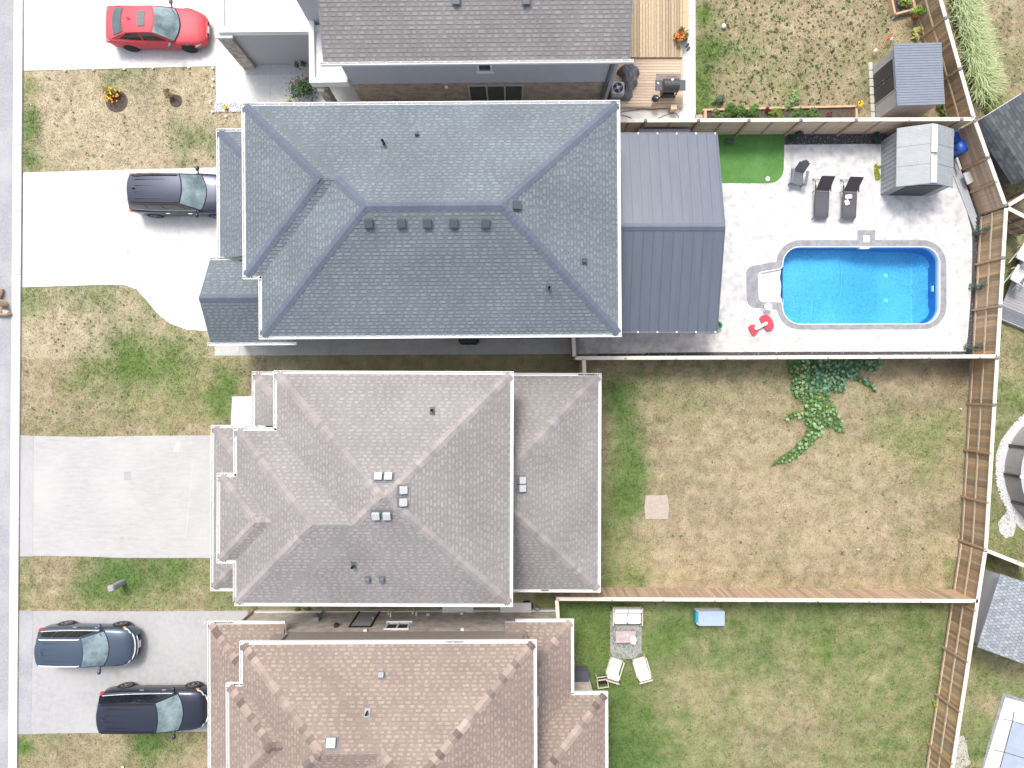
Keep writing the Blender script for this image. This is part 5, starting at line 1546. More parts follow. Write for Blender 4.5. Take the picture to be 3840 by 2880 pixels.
    g = MB(); ruled(g, rear, roofR, -.9, .9, .2, .9, 8, 4, .02, .012); g.build("rear_window", M_SGLASS if suv else M_RGLASS, c, local=True, smooth=True)
    wins = [(-.86, -.42), (-.36, .14), (.2, .82)] if suv else [(-.8, -.02), (.06, .86)]
    for s in (1, -1):
        for a, b in wins:
            g = MB(); ruled(g, sidB(s), sidT(s), a, b, .14, .86, 6, 3, .02, .012, flip=(s < 0)); g.build("side_window", M_SGLASS, c, local=True, smooth=True)
        if trim_chrome:
            pts = [sidB(s)(u).lerp(sidT(s)(u), .09) + Vector((0, s * .018, .0)) for u in np.linspace(-.92, .9, 14)]
            MB().tube(pts, .014, 5).build("window_trim", M_SILVER, c, local=True)
    # wheels
    for x in (xf, xr):
        for s in (1, -1):
            T = Matrix.Translation((x, s * (w - .1), wr)) @ Matrix.Rotation(-s * math.pi / 2, 4, 'X')
            ar = MB().lathe([(wr * 1.14, -.06), (wr * 1.14, .086)], 22, Matrix.Translation((x, s * (w - .1), wr + .02)) @ Matrix.Rotation(-s * math.pi / 2, 4, 'X')).build("wheel_arch", M_CTRIM, c, local=True)
            ty = MB().lathe([(wr * .62, -.11), (wr * .95, -.11), (wr, -.07), (wr, .08), (wr * .95, .115), (wr * .68, .118)], 24, T).build("tyre", M_TYRE, c, local=True, smooth=False)
            MB().lathe([(wr * .66, .05), (wr * .66, .121), (wr * .6, .123), (wr * .58, .07)], 24, T).build("rim", rim, ty, local=True)
            for k in range(5):
                a = 2 * math.pi * k / 5
                for da in (-.11, .11):
                    q = T @ Matrix.Rotation(a + da, 4, 'Z')
                    MB().box(.02, wr * .62, -.022, .022, .09, .118, q).build("spoke", rim, ty, local=True)
            MB().lathe([(.06, .08), (.06, .124), (.03, .128)], 10, T).build("hub", rim, ty, local=True)
    # mirrors, handles
    for s in (1, -1):
        mx = xwb - .12
        m_ = MB().tube([(mx, s * (wb - .04), bel + .02), (mx - .02, s * (w + .06), bel + .06)], .03, 6).build("mirror", M_CTRIM, c, local=True)
        MB().ell((mx - .03, s * (w + .14), bel + .1), (.09, .13, .09), n=12, m=8).build("mirror_shell", paint if suv else M_GREYP, m_, local=True, smooth=True)
        for x in ((-.35, .62) if not suv else (-.55, .5)):
            MB().rbox((x, s * (w + .004), bel - .16), (.2, .035, .035), .01).build("door_handle", M_CHROME if trim_chrome else paint, c, local=True)
    # front: grille, bumper trim, lamps, plate
    fz = hood - .3 if suv else .5
    def nose(u, z, k=0.0):   # curve round the nose
        a = abs(u)
        return Vector((L / 2 + .012 + k - .62 * a ** 2.6 * .55 - (z - .4) * .14, w * .9 * u, z))
    g = MB(); ruled(g, lambda u: nose(u, .36), lambda u: nose(u, fz), -.72, .72, 0, 1, 12, 3, .03, flip=True); g.build("grille", M_CTRIM, c, local=True, smooth=True)
    if suv:
        MB().tube([nose(u, fz + .05, .045) for u in np.linspace(-.86, .86, 17)], .026, 6).build("chrome_bar", M_SILVER, c, local=True)
        MB().tube([nose(u, fz - .12, .07) for u in np.linspace(-.7, .7, 15)], .02, 6).build("chrome_bar", M_SILVER, c, local=True)
    for s in (1, -1):
        hl = MB(); ruled(hl, lambda u: Vector((L / 2 - .2 - .3 * (u + 1) / 2, s * (w * .62 + w * .28 * (u + 1) / 2), fz + (.02 if suv else .04))), lambda u: Vector((L / 2 - .28 - .34 * (u + 1) / 2, s * (w * .6 + w * .29 * (u + 1) / 2), fz + (.13 if suv else .12))), -1, 1, 0, 1, 6, 3, .03, .03, flip=(s < 0))
        MB().ell((L / 2 - .34, s * w * .76, fz + (.07 if suv else .05)), (.27, .1, .07), n=12, m=8, rz=-s * .75).build("headlight", M_HEADL, c, local=True, smooth=True)
        MB().rbox((L / 2 - .55, s * w * .955, fz - .02), (.16, .05, .05), .01).build("side_marker", M_AMBER, c, local=True)
        MB().rbox((-L / 2 + .16, s * w * .83, .95 if suv else .82), (.24, .24, .16), .04).build("tail_light", M_TAILL, c, local=True)
    MB().cbox((L / 2 + .035, 0, .44), (.02, .32, .15)).build("number_plate", M_PLATE, c, local=True)
    # wipers
    for yy in (-.35, .3):
        MB().tube([(xwb + .16 - .1 * abs(yy), yy, hood + .05), (xwb - .12, yy + .45, hood + .19)], .012, 4).build("wiper", M_CTRIM, c, local=True)
    # bonnet shut lines
    for s in (1, -1):
        MB().tube([(xwb + .1, s * wb * .88, hood + (.0 if suv else -.06)), (L / 2 - .8, s * w * .8, hood - (.02 if suv else .1)), (L / 2 - .45, s * w * .7, hood - (.09 if suv else .19))], .008, 4).build("shut_line", M_CTRIM, c, local=True)
    # roof
    zr = lambda x, y: zt + .055
    if roof_ribs:
        for i in range(roof_ribs):
            yy = (i - (roof_ribs - 1) / 2) * wt * .42
            MB().rbox(((xrr + xrf) / 2 - .18, yy, zt + .048), ((xrf - xrr) * .62, .028, .016), .006).build("roof_rib", paint, c, local=True)
    if rails is not None:
        for s in (1, -1):
            pts = [(xrr + .12, s * wt * .9, zt + .0), (xrr + .2, s * wt * .9, zt + .06), ((xrr + xrf) / 2, s * wt * .92, zt + .075), (xrf - .12, s * wt * .92, zt + .06), (xrf - .02, s * wt * .92, zt + .0)]
            MB().tube(pts, .026, 6).build("roof_rail", rails, c, local=True)
    if glass_roof:
        MB().rbox((xrf - .42, 0, zt + .058), (.36, .72, .012), .04).build("sunroof", M_RGLASS, c, local=True)
    MB().ell((xrr + .22, 0, zt + .07), (.1, .025, .05), n=8, m=6).build("antenna_fin", paint, c, local=True, smooth=True)
    MB().rbox((-L / 2 - .01, 0, .42), (.06, Wd * .7, .14), .03).build("rear_bumper_trim", M_CTRIM, c, local=True)
    return c

def paint(name, col, metal=.6, rough=.32):
    return mat(name, col, rough=rough, metal=metal, coat=.4)
PR = mat("paint_red", (.6, .075, .095), rough=.5, spec=.35)
PB = paint("paint_black_blue", (.042, .05, .075))
PG = paint("paint_grey_blue", (.085, .115, .16))
PK = paint("paint_black", (.038, .044, .066))
def carpos(x, y): return (x, y, .03)
car("red_sedan", "bright red sedan with sunroof parked on the white concrete drive", carpos(-16.98, 17.08), R(-1), 4.68, 1.8, 1.42, 'sedan', PR, M_RIMD, 0, None, True, False)
car("dark_blue_suv", "dark blue-black SUV with its nose under the blue-grey roof", carpos(-15.75, 9.05), R(-.5), 4.8, 1.92, 1.72, 'suv', PB, M_RIMS, 4, M_CTRIM)
car("grey_suv", "slate-grey SUV with bright silver roof rails nearer the street", carpos(-20.2, -12.48), R(-.5), 4.5, 1.86, 1.68, 'suv', PG, M_RIMS, 4, M_SILVER)
car("black_suv", "large black SUV parked close to the brown-roofed house", carpos(-17.0, -15.5), R(.6), 5.1, 1.96, 1.74, 'suv', PK, M_RIMS, 4, M_CTRIM)

# ------------------------------------------------------------------ plants
def leaf_mesh(name, C, Nrm, size, col, seed=0, stretch=1.0):
    """many small leaves: C (n,3) centres, Nrm (n,3) facing, size (n,), col (n,3)"""
    rg = np.random.default_rng(seed); n = len(C)
    Nrm = Nrm / np.maximum(1e-6, np.linalg.norm(Nrm, axis=1, keepdims=True))
    t = rg.normal(size=(n, 3)); t -= (t * Nrm).sum(1, keepdims=True) * Nrm
    t /= np.maximum(1e-6, np.linalg.norm(t, axis=1, keepdims=True)); b = np.cross(Nrm, t)
    s = size[:, None]
    V = np.stack([C - t * s * stretch, C + b * s * .5 - Nrm * s * .12, C + t * s * stretch - Nrm * s * .2, C - b * s * .5 - Nrm * s * .12], 1).reshape(-1, 3)
    F = np.arange(n * 4).reshape(n, 4)
    me = bpy.data.meshes.new(name)
    me.vertices.add(n * 4); me.vertices.foreach_set("co", V.ravel())
    tri = np.concatenate([F[:, [0, 1, 2]], F[:, [0, 2, 3]]], 1).reshape(-1, 3)
    me.loops.add(len(tri) * 3); me.loops.foreach_set("vertex_index", tri.ravel().astype(np.int32))
    me.polygons.add(len(tri)); me.polygons.foreach_set("loop_start", np.arange(0, len(tri) * 3, 3, dtype=np.int32))
    me.update(calc_edges=True)
    a = me.attributes.new("col", 'FLOAT_COLOR', 'FACE')
    cc = np.repeat(np.concatenate([col, np.ones((n, 1))], 1), 2, 0)
    a.data.foreach_set("color", cc.ravel()); me.materials.append(M_LEAF)
    return me

def plant(name, label, cat, px, py, r, h, n, ls, c1, c2, z0=.0, seed=0, flowers=None, group=None, stems=5, lean=(0, 0), rx=1.0, ry=1.0, wild=.25):
    p = P(px, py, z0)
    o = thing(name, label, cat, (p.x, p.y, z0), 0, group)
    rg = np.random.default_rng(seed + 100)
    # uneven lumps
    k = max(3, n // 45)
    ctr = np.stack([rg.normal(0, .42, k) * r * rx, rg.normal(0, .42, k) * r * ry, h * rg.uniform(.35, .85, k)], 1)
    w = rg.integers(0, k, n)
    d = rg.normal(size=(n, 3)); d /= np.linalg.norm(d, axis=1, keepdims=True)
    rad = (rg.uniform(0, 1, n) ** .4)[:, None] * np.array([r * .5, r * .5, h * .35])
    C = ctr[w] + d * rad * (1 + wild * rg.normal(size=(n, 1)))
    C[:, 2] = np.abs(C[:, 2]) + .01
    C[:, 0] += lean[0] * C[:, 2]; C[:, 1] += lean[1] * C[:, 2]
    t = rg.uniform(0, 1, (n, 1)) * .7 + .3 * rg.uniform(0, 1, (k, 1))[w]
    col = np.array(c1) * (1 - t) + np.array(c2) * t
    N_v = d * .6 + np.array([0, 0, 1.0])
    link("foliage", leaf_mesh("foliage", C, N_v, ls * rg.uniform(.7, 1.3, n), col, seed), o)
    mb = MB()
    for i in range(stems):
        q = ctr[i % k]
        mb.tube([(rg.normal(0, .03), rg.normal(0, .03), -.02), (q[0] * .5 + lean[0] * q[2] * .3, q[1] * .5 + lean[1] * q[2] * .3, q[2] * .6), (q[0] + lean[0] * q[2], q[1] + lean[1] * q[2], q[2])], [.012, .009, .004], 5)
    mb.build("stems", M_STEM, o, local=True)
    if flowers:
        nf, fm, fs = flowers
        for i in range(nf):
            a = rg.uniform(0, 6.28); rr = math.sqrt(rg.uniform(0, 1)) * r * .95
            x, y = rr * math.cos(a) * rx, rr * math.sin(a) * ry
            z = h * (1.05 - .45 * (rr / r) ** 2)
            f = MB().lathe([(.01, -.02), (fs, 0), (fs * .7, fs * .35), (fs * .2, fs * .5)], 8, Matrix.Translation((x + lean[0] * z, y + lean[1] * z, z)))
            f.build("flower", fm if not isinstance(fm, (list, tuple)) else fm[i % len(fm)], o, local=True)
    return o
G1, G2 = (.03, .07, .018), (.09, .17, .04)
for px, py, r, nm in ((438, 380, .54, "wide mulch ring round the marigolds"), (660, 378, .31, "small mulch ring round the wilted shrub")):
    p = P(px, py)
    o = MB().lathe([(r, -.02), (r, .015), (r * .8, .03), (.05, .035)], 28, Matrix.Translation((p.x, p.y, 0))).build("mulch_ring", M_SOIL)
    tag(o, nm + " in the front lawn", "mulch", "mulch rings in the front lawn")
plant("marigold_clump", "yellow-orange marigold clump in its round bed of dark mulch", "flowers", 433, 365, .42, .4, 260, .06, (.1, .09, .02), (.2, .2, .06), .03, 1, (34, [M_FLOWY, M_FLOWO], .045))
plant("wilted_shrub", "sparse reddish shrub leaning out of a small dark mulch ring", "shrub", 648, 368, .26, .45, 110, .05, (.09, .08, .03), (.2, .13, .07), .03, 2, lean=(-.6, .35))
plant("flower_tuft", "small yellow flower in the white stone bed before the front walk", "flowers", 848, 405, .13, .16, 40, .035, G1, G2, .04, 3, (9, [M_FLOWY], .045))
plant("flower_tuft", "low yellow flower at the blue-grey eave, middle of the white stone bed", "flowers", 966, 392, .1, .12, 30, .03, G1, G2, .04, 4, (5, [M_FLOWY], .035))
plant("flower_tuft", "yellow flower beside the rose bush in the white stone bed", "flowers", 1084, 388, .13, .16, 40, .035, G1, G2, .04, 5, (8, [M_FLOWY], .04))
plant("rose_bush", "rambling rose bush with pink bloom beside the stone entrance pillar", "bush", 1150, 352, .62, 1.0, 620, .06, (.03, .07, .025), (.08, .16, .06), .04, 6, (6, [M_FLOWR], .05), stems=9, wild=.5)
plant("dry_bush", "dark dried bush against the grey garage wall", "bush", 1143, 248, .28, .6, 170, .05, (.06, .05, .025), (.14, .1, .05), .04, 7)
plant("deck_flowers", "orange flowers in a pot at the corner of the wooden deck", "flowers", 2543, 147, .28, .35, 240, .055, (.06, .09, .02), (.14, .17, .05), .5, 8, (26, [M_FLOWO, mat("flower_coral", (.75, .12, .03), rough=.7)], .045))
p = P(2543, 147); MB().lathe([(.14, 0), (.2, .3), (.19, .3), (.17, .26)], 16, Matrix.Translation((p.x, p.y, .3))).build("pot", M_TERRA, bpy.data.objects["deck_flowers"])
plant("round_shrub", "dusty round shrub on the lawn just above the raised bed", "bush", 2692, 376, .27, .42, 360, .045, (.05, .08, .05), (.11, .15, .1), 0, 9, wild=.05)
plant("spreading_plant", "pale green broad-leaved plant leaning over the raised bed onto the lawn", "plant", 2966, 395, .36, .5, 260, .09, (.12, .2, .06), (.24, .34, .14), .1, 10, lean=(.1, .5))
bedpl = [(2685, 440, .22, "lowest pale clump at the deck end of the raised bed", G1, (.16, .2, .08)), (2730, 415, .26, "dark leafy clump second from the deck end of the raised bed", G1, (.08, .15, .03)), (2775, 425, .27, "strawberry-like clump third from the deck end of the raised bed", G1, (.1, .2, .03)),
         (2822, 425, .26, "bright leafy clump left of the white tag in the raised bed", G1, (.12, .22, .04)), (2905, 435, .26, "yellow-green clump beside the dark red plant in the raised bed", (.06, .1, .02), (.2, .26, .04)), (3000, 432, .3, "lush clump below the pale broad-leaved plant", G1, (.11, .2, .04)),
         (3035, 428, .2, "end clump beside bare soil in the raised bed", G1, (.1, .2, .04))]
for i, (x, y, r, lb, a_, b_2) in enumerate(bedpl): plant("bed_plant", lb, "plant", x, y, r * 1.35, .38, 420, .065, a_, b_2, .22, 20 + i, group="plants in the raised bed")
plant("red_plant", "dark red leafy plant in the middle of the raised bed", "plant", 2875, 420, .16, .3, 90, .05, (.08, .01, .02), (.17, .03, .05), .22, 30)
plant("red_plant", "sparse dark red plant near the far end of the raised bed", "plant", 3105, 436, .16, .25, 70, .05, (.08, .015, .025), (.18, .05, .06), .22, 31)
plant("yellow_flowers", "bright yellow flowers on the far corner of the raised bed", "flowers", 3219, 392, .16, .2, 30, .04, (.2, .18, .03), (.3, .25, .03), .25, 32, (14, [M_FLOWY], .05))
plant("squash_plant", "yellowing squash leaves beside the terracotta pot", "plant", 3440, 130, .32, .3, 60, .12, (.25, .26, .07), (.42, .4, .16), 0, 33)
plant("squash_flower", "single yellow squash blossom at the shed roof edge", "flowers", 3467, 150, .1, .2, 14, .05, G1, G2, 0, 34, (4, [M_FLOWY], .08))
plant("weed_clump", "green weeds growing behind the lean-to shed", "weeds", 3530, 420, .34, .35, 240, .06, (.05, .09, .02), (.13, .22, .05), 0, 35)
plant("dark_shrub", "small dark evergreen shrub in the pebble bed beside the turf", "shrub", 2975, 516, .25, .65, 260, .05, (.02, .04, .03), (.05, .09, .07), .02, 36)
plant("dark_shrub", "small dark evergreen shrub beside the plastic shed", "shrub", 3282, 520, .25, .5, 240, .05, (.02, .04, .03), (.05, .09, .07), .02, 37)
plant("moss_strip", "yellow-green moss growing along the plastic shed", "moss", 3290, 645, .2, .05, 700, .035, (.14, .19, .01), (.26, .31, .03), .045, 38, rx=.55, ry=3.2, stems=2)
for i, (y, xx) in enumerate(((875, 3652), (1080, 3640), (1305, 3622))):
    p = P(xx, y)
    sp = thing("spiral_juniper", "small blue-green clipped juniper %s" % ["nearest the slanting fence", "level with the middle of the pool", "nearest the dry lawn"][i], "shrub", (p.x, p.y, .02), 0, "junipers in the bed by the long fence")
    rg = np.random.default_rng(50 + i); n = 420
    z = rg.uniform(.05, 1.15, n); a = rg.uniform(0, 6.28, n); tw = z * 9
    r_ = .14 * (1.15 - .75 * z / 1.15) * (1 + .35 * np.sin(z * 22))
    C = np.stack([r_ * np.cos(a) + .05 * np.cos(tw), r_ * np.sin(a) + .05 * np.sin(tw), z], 1)
    t = rg.uniform(0, 1, (n, 1))
    link("foliage", leaf_mesh("foliage", C, np.stack([np.cos(a), np.sin(a), .4 + 0 * a], 1), np.full(n, .045), np.array((.05, .095, .085)) * (1 - t) + np.array((.13, .21, .18)) * t, 60 + i), sp)
    MB().tube([(0, 0, -.02), (0, 0, .9)], [.02, .01], 6).build("trunk", M_BARK, sp, local=True)
plant("vine_weed", "bright green weed at the foot of the last brown fence", "weeds", 3500, 2640, .16, .3, 80, .06, (.1, .18, .02), (.3, .36, .04), 0, 70, lean=(.2, 0))
plant("banana_plant", "broad teal banana leaves hanging over the covered pool edge", "plant", 3640, 2890, .3, .9, 12, .3, (.06, .2, .15), (.15, .36, .28), 0, 71, stems=4)
plant("side_weed", "weeds in the narrow gap beside the brown-roofed house", "weeds", 1130, 2275, .3, .25, 160, .05, (.06, .07, .015), (.16, .17, .03), 0, 72, rx=2.5)

# tall pale ornamental grasses beyond the slanting fence
rgx = np.random.default_rng(9)
spots = [(3578, 10), (3592, 80), (3610, 148), (3626, 208), (3640, 268), (3652, 330)]
names = ["at the very top of the photo", "second from the top along the fence", "third from the top along the fence", "third from the dark shed along the fence", "second from the dark shed along the fence", "nearest the dark shed"]
M_BLADE = color_attr_mat("grass_long", .7, .1, 10)
def tallgrass(px, py, label, n, ln, cA, cB, bias, seed, name="ornamental_grass", group="pale grasses beyond the slanting fence"):
    rg = np.random.default_rng(seed); p = P(px, py)
    o = thing(name, label, "grass clump", (p.x, p.y, 0), 0, group)
    V, F, K = [], [], []
    for i in range(n):
        a = rg.normal(bias, 1.0); L_ = ln * rg.uniform(.6, 1.1); w = rg.uniform(.012, .024)
        d = np.array([math.cos(a), math.sin(a), 0]); sd_ = np.array([-d[1], d[0], 0])
        b = np.array([rg.normal(0, .16), rg.normal(0, .22), 0]); k0 = len(V); m = 6
        for j in range(m + 1):
            t = j / m
            q = b + d * (L_ * .75 * t ** 1.5) + np.array([0, 0, L_ * (1.05 * t - .62 * t ** 2.4)])
            ww = w * (1 - .8 * t)
            V += [tuple(q - sd_ * ww), tuple(q + sd_ * ww)]
            if j: F.append((k0 + 2 * j - 2, k0 + 2 * j - 1, k0 + 2 * j + 1, k0 + 2 * j)); K.append(np.array(cA) * (1 - t) + np.array(cB) * t * rg.uniform(.8, 1.2))
    me_ = bpy.data.meshes.new("blades"); me_.from_pydata(V, [], F)
    at = me_.attributes.new("col", 'FLOAT_COLOR', 'FACE'); at.data.foreach_set("color", np.concatenate([np.array(K), np.ones((len(K), 1))], 1).ravel())
    me_.materials.append(M_BLADE)
    link("blades", me_, o)
for i, (x, y) in enumerate(spots):
    tallgrass(x, y, "tall pale green ornamental grass " + names[i], 330, 1.45, (.12, .2, .07), (.5, .56, .3), -.15, 80 + i)
tallgrass(3705, 385, "darker feathery grass tuft at the corner of the dark shed", 260, .9, (.07, .11, .025), (.26, .3, .12), -.3, 90, group=None)

# squash vine sprawling over the dry lawn
vn = thing("squash_vine", "sprawling squash vine with big lobed green leaves on the dry lawn", "vine", (P(2990, 1500).x, P(2990, 1500).y, 0))
rg = np.random.default_rng(5)
xs = [p[0] for p in VINE]; ys = [p[1] for p in VINE]
pts = []
X = rg.uniform(min(xs), max(xs), 9000); Y = rg.uniform(min(ys), max(ys), 9000)
ok = inpoly(offset_poly(VINE, -.05), X, Y)
for x, y in zip(X[ok], Y[ok]):
    q = (x * FP / HC + 1920, 1440 - y * FP / HC)
    mind = .115 if q[0] > 3020 and q[1] < 1470 else .15
    if all((x - a) ** 2 + (y - b) ** 2 > mind ** 2 for a, b in pts): pts.append((x, y))
    if len(pts) > 520: break
def leaf_shape(col):
    mb = MB(); n = 5; ring_ = []
    for k in range(n * 2):
        a = math.pi * (-.5) + 2 * math.pi * (k + .5) / (n * 2)
        r = 1.0 if k % 2 == 0 else .58
        if abs(a - math.pi * 1.5 + .0) < .35: r = .3
        ring_.append((r * math.cos(a) * .5, r * math.sin(a) * .5, (-.1 if k % 2 == 0 else .02)))
    mb.add([(0, 0, .04)] + ring_, [(0, i + 1, (i + 1) % (n * 2) + 1) for i in range(n * 2)])
    me_ = mb.mesh("leaf", M_LEAF)
    at = me_.attributes.new("col", 'FLOAT_COLOR', 'FACE'); at.data.foreach_set("color", list((*col, 1)) * len(me_.polygons))
    return me_
L_G = [leaf_shape(c) for c in ((.13, .26, .11), (.18, .33, .15), (.25, .39, .2), (.1, .2, .08))]
L_T = [leaf_shape(c) for c in ((.1, .2, .125), (.14, .26, .16), (.19, .31, .2), (.065, .14, .08))]
L_Y = [leaf_shape(c) for c in ((.3, .36, .2), (.22, .3, .13), (.12, .2, .07))]
order = sorted(range(len(pts)), key=lambda i: rg.uniform())
restV = MB(); rest_col = []
for c_, i in enumerate(order):
    x, y = pts[i]; q = (x * FP / HC + 1920, 1440 - y * FP / HC)
    fam = L_T if (q[0] > 3030 and q[1] < 1480) else (L_Y if (q[0] < 3040 and 1380 < q[1] < 1520 and rg.uniform() < .6) else L_G)
    s = rg.uniform(.17, .27) * (.7 if q[1] > 1700 else 1.0); z = rg.uniform(.1, .3)
    T = Matrix.Translation((x, y, z)) @ Matrix.Rotation(rg.uniform(0, 6.28), 4, 'Z') @ Matrix.Rotation(rg.normal(0, .35), 4, 'X') @ Matrix.Rotation(rg.normal(0, .35), 4, 'Y') @ Matrix.Scale(s, 4)
    me_ = fam[int(rg.integers(0, len(fam)))]
    if c_ < 300: link("leaf", me_, vn, T)
    else:
        restV.add([T @ v.co for v in me_.vertices], [tuple(p.vertices) for p in me_.polygons])
        col = me_.attributes["col"].data[0].color; rest_col += [tuple(col)] * len(me_.polygons)
if restV.v:
    me_ = restV.mesh("leaves", M_LEAF, wm(vn).inverted())
    at = me_.attributes.new("col", 'FLOAT_COLOR', 'FACE'); at.data.foreach_set("color", np.array(rest_col).ravel())
    o = link("leaves", me_, vn); o["kind"] = "stuff"
st_ = MB()
for path in ([(3060, 1360), (3040, 1440), (3030, 1530), (3045, 1610), (3010, 1670), (2950, 1720), (2895, 1745)], [(3060, 1400), (3150, 1410), (3230, 1430), (3285, 1470)], [(3040, 1500), (3120, 1560), (3160, 1620)], [(3030, 1560), (2990, 1550), (2945, 1572)], [(3080, 1380), (3200, 1375), (3290, 1380)]):
    st_.tube([P(x, y, .05) for x, y in path], .018, 5)
st_.build("stems", M_STEM, vn)
for x, y in ((3007, 1552), (3074, 1489), (3008, 1676), (3100, 1525), (3046, 1378)):
    MB().lathe([(.01, -.03), (.03, .02), (.045, .03), (.01, .02)], 8, Matrix.Translation(P(x, y, .3))).build("flower", M_FLOWO, vn)

# ------------------------------------------------------------------ garden of the taupe-roofed house: deck and what stands on it
DZ = .3
dk = thing("deck", "two-level fresh timber deck beside the taupe-roofed house", "deck", (P(2450, 250).x, P(2450, 250).y, 0))
xw = P(2300, 0, DZ).x
x_a, x_b, x_c = P(2345, 0, .42).x, P(2560, 0, .42).x, P(2582, 0, .42).x
yb_up = P(0, 214, .42).y
n = 20; w = (x_b - x_a) / n
for i in range(n):
    MB().box(x_a + i * w + .009, x_a + (i + 1) * w - .009, yb_up, P(0, -120, .42).y, .37, .42).build("upper_plank", M_DECKV, dk)
y140 = P(0, 141, .42).y
MB().box(x_b + .004, x_c, y140, P(0, -120, .42).y, .37, .42).build("upper_plank", M_DECKV, dk)
MB().box(x_a, x_b, yb_up + .01, yb_up + .04, .02, .37).build("fascia_board", M_DECKH, dk)
MB().box(x_a, x_b, yb_up + .05, P(0, -120, .42).y, .3, .36).build("plank_gap_shade", M_DARK, dk)  # solid dark sheet painting in the shade between the upper planks
MB().box(P(2300, 0, DZ).x, P(2555, 0, DZ).x, P(0, 394, DZ).y, yb_up - .01, .15, DZ - .055).build("plank_gap_shade", M_DARK, dk)  # same dark sheet, painting in the gap shade of the lower planks
MB().box(x_c - .03, x_c, y140, P(0, -120, .42).y, .02, .37).build("fascia_board", M_DECKH, dk)
y_t, y_b = yb_up, P(0, 398, DZ).y
x_l, x_r = P(2300, 0, DZ).x, P(2561, 0, DZ).x
n = 17; w = (y_t - y_b) / n
for i in range(n):
    MB().box(x_l, x_r - .13, y_b + i * w + .008, y_b + (i + 1) * w - .008, DZ - .05, DZ).build("lower_plank", M_DECKH, dk)
MB().box(x_r - .125, x_r, y_b, y_t, DZ - .05, DZ).build("border_plank", M_DECKH, dk)
MB().box(x_l, x_r, y_b - .02, y_b - .002, .02, DZ - .01).build("fascia_board", M_DECKH, dk)
MB().box(x_r - .01, x_r + .012, y_b, y_t, .02, DZ - .052).build("fascia_board", M_DECKH, dk)
mt = MB().prism(PP([(2460, 276), (2553, 276), (2553, 330), (2460, 330)], DZ), DZ + .002, DZ + .012).build("door_mat", mat("mat_taupe", (.26, .21, .19), (.32, .27, .25), 9, .95))
tag(mt, "ribbed taupe mat under the barrel grill", "mat")
for i in range(14):
    a = P(2461, 278 + i * 3.8, DZ); b = P(2552, 278 + i * 3.8, DZ)
    MB().box(a.x, b.x, a.y - .008, a.y + .008, DZ + .012, DZ + .016).build("mat_rib", MATS["mat_taupe"], mt)
# barrel grill: side shelves, lidded drum with handle, firebox, legs
p = P(2500, 350, DZ)
gl = thing("barrel_grill", "black barrel charcoal grill with side shelves on the lower deck", "grill", (p.x, p.y, DZ))
bz = .85
def hc(r, x0, x1, a0, a1, cz, mb, n=10):
    rows = []
    for i in range(n + 1):
        a = R(a0 + (a1 - a0) * i / n)
        rows.append([Vector((x0, r * math.cos(a), cz + r * math.sin(a))), Vector((x1, r * math.cos(a), cz + r * math.sin(a)))])
    mb.grid(rows)
    for x in (x0, x1):
        k = len(mb.v)
        mb.v += [(x, 0, cz)] + [(x, r * math.cos(R(a0 + (a1 - a0) * i / n)), cz + r * math.sin(R(a0 + (a1 - a0) * i / n))) for i in range(n + 1)]
        for i in range(n): mb.f.append((k, k + 1 + i, k + 2 + i)); mb.m.append(0); mb.t.append(.5)
m_ = MB(); hc(.3, -.36, .36, 0, 180, bz, m_); lid = m_.build("lid", M_CHAR, gl, local=True)
MB().tube([(-.24, .28, bz + .1), (-.22, .36, bz + .12), (.22, .36, bz + .12), (.24, .28, bz + .1)], .014, 6).build("handle", M_CHAR, lid, local=True)
MB().lathe([(.06, 0), (.06, .03), (.02, .04)], 14, Matrix.Translation((.02, .16, bz + .24)) @ Matrix.Rotation(R(-25), 4, 'X')).build("gauge", M_WHITEP, lid, local=True)
m_ = MB(); hc(.3, -.35, .35, 180, 360, bz - .005, m_); m_.build("drum", M_BLACKP, gl, local=True)
MB().rbox((-.56, .02, bz), (.34, .5, .03), .01).build("side_shelf", M_CHAR, gl, local=True)
MB().rbox((.55, .02, bz), (.3, .5, .03), .01).build("side_shelf", M_CHAR, gl, local=True)
MB().cbox((-.6, .1, bz + .03), (.06, .1, .04), .6).build("paper_towel", M_WHITEP, gl, local=True)
for x in (-.34, .34):
    for y in (-.25, .25): MB().box(x - .02, x + .02, y - .02, y + .02, 0, bz - .1).build("leg", M_CHAR, gl, local=True)
MB().box(-.34, .34, -.24, .24, .12, .15).build("bottom_shelf", M_CHAR, gl, local=True)
MB().rbox((0, -.12, .3), (.55, .3, .28), .03).build("charcoal_tray", M_BLACKP, gl, local=True)
p = P(2450, 385, DZ)
kg = thing("kettle_grill", "small round black kettle grill beside the barrel grill", "grill", (p.x, p.y, DZ))
MB().lathe([(.02, .32), (.14, .36), (.17, .44), (.17, .46)], 18).build("bowl", M_BLACKP, kg, local=True, smooth=True)
MB().lathe([(.172, .46), (.165, .52), (.11, .6), (.02, .63)], 18).build("lid", M_BLACKP, kg, local=True, smooth=True)
MB().lathe([(.03, .62), (.03, .66)], 8, Matrix.Translation((.05, -.03, 0))).build("lid_vent", M_WHITEP, kg, local=True)
for k in range(3):
    a = k * 2.09; MB().tube([(.1 * math.cos(a), .1 * math.sin(a), .38), (.2 * math.cos(a), .2 * math.sin(a), 0)], .012, 5).build("leg", M_CHAR, kg, local=True)
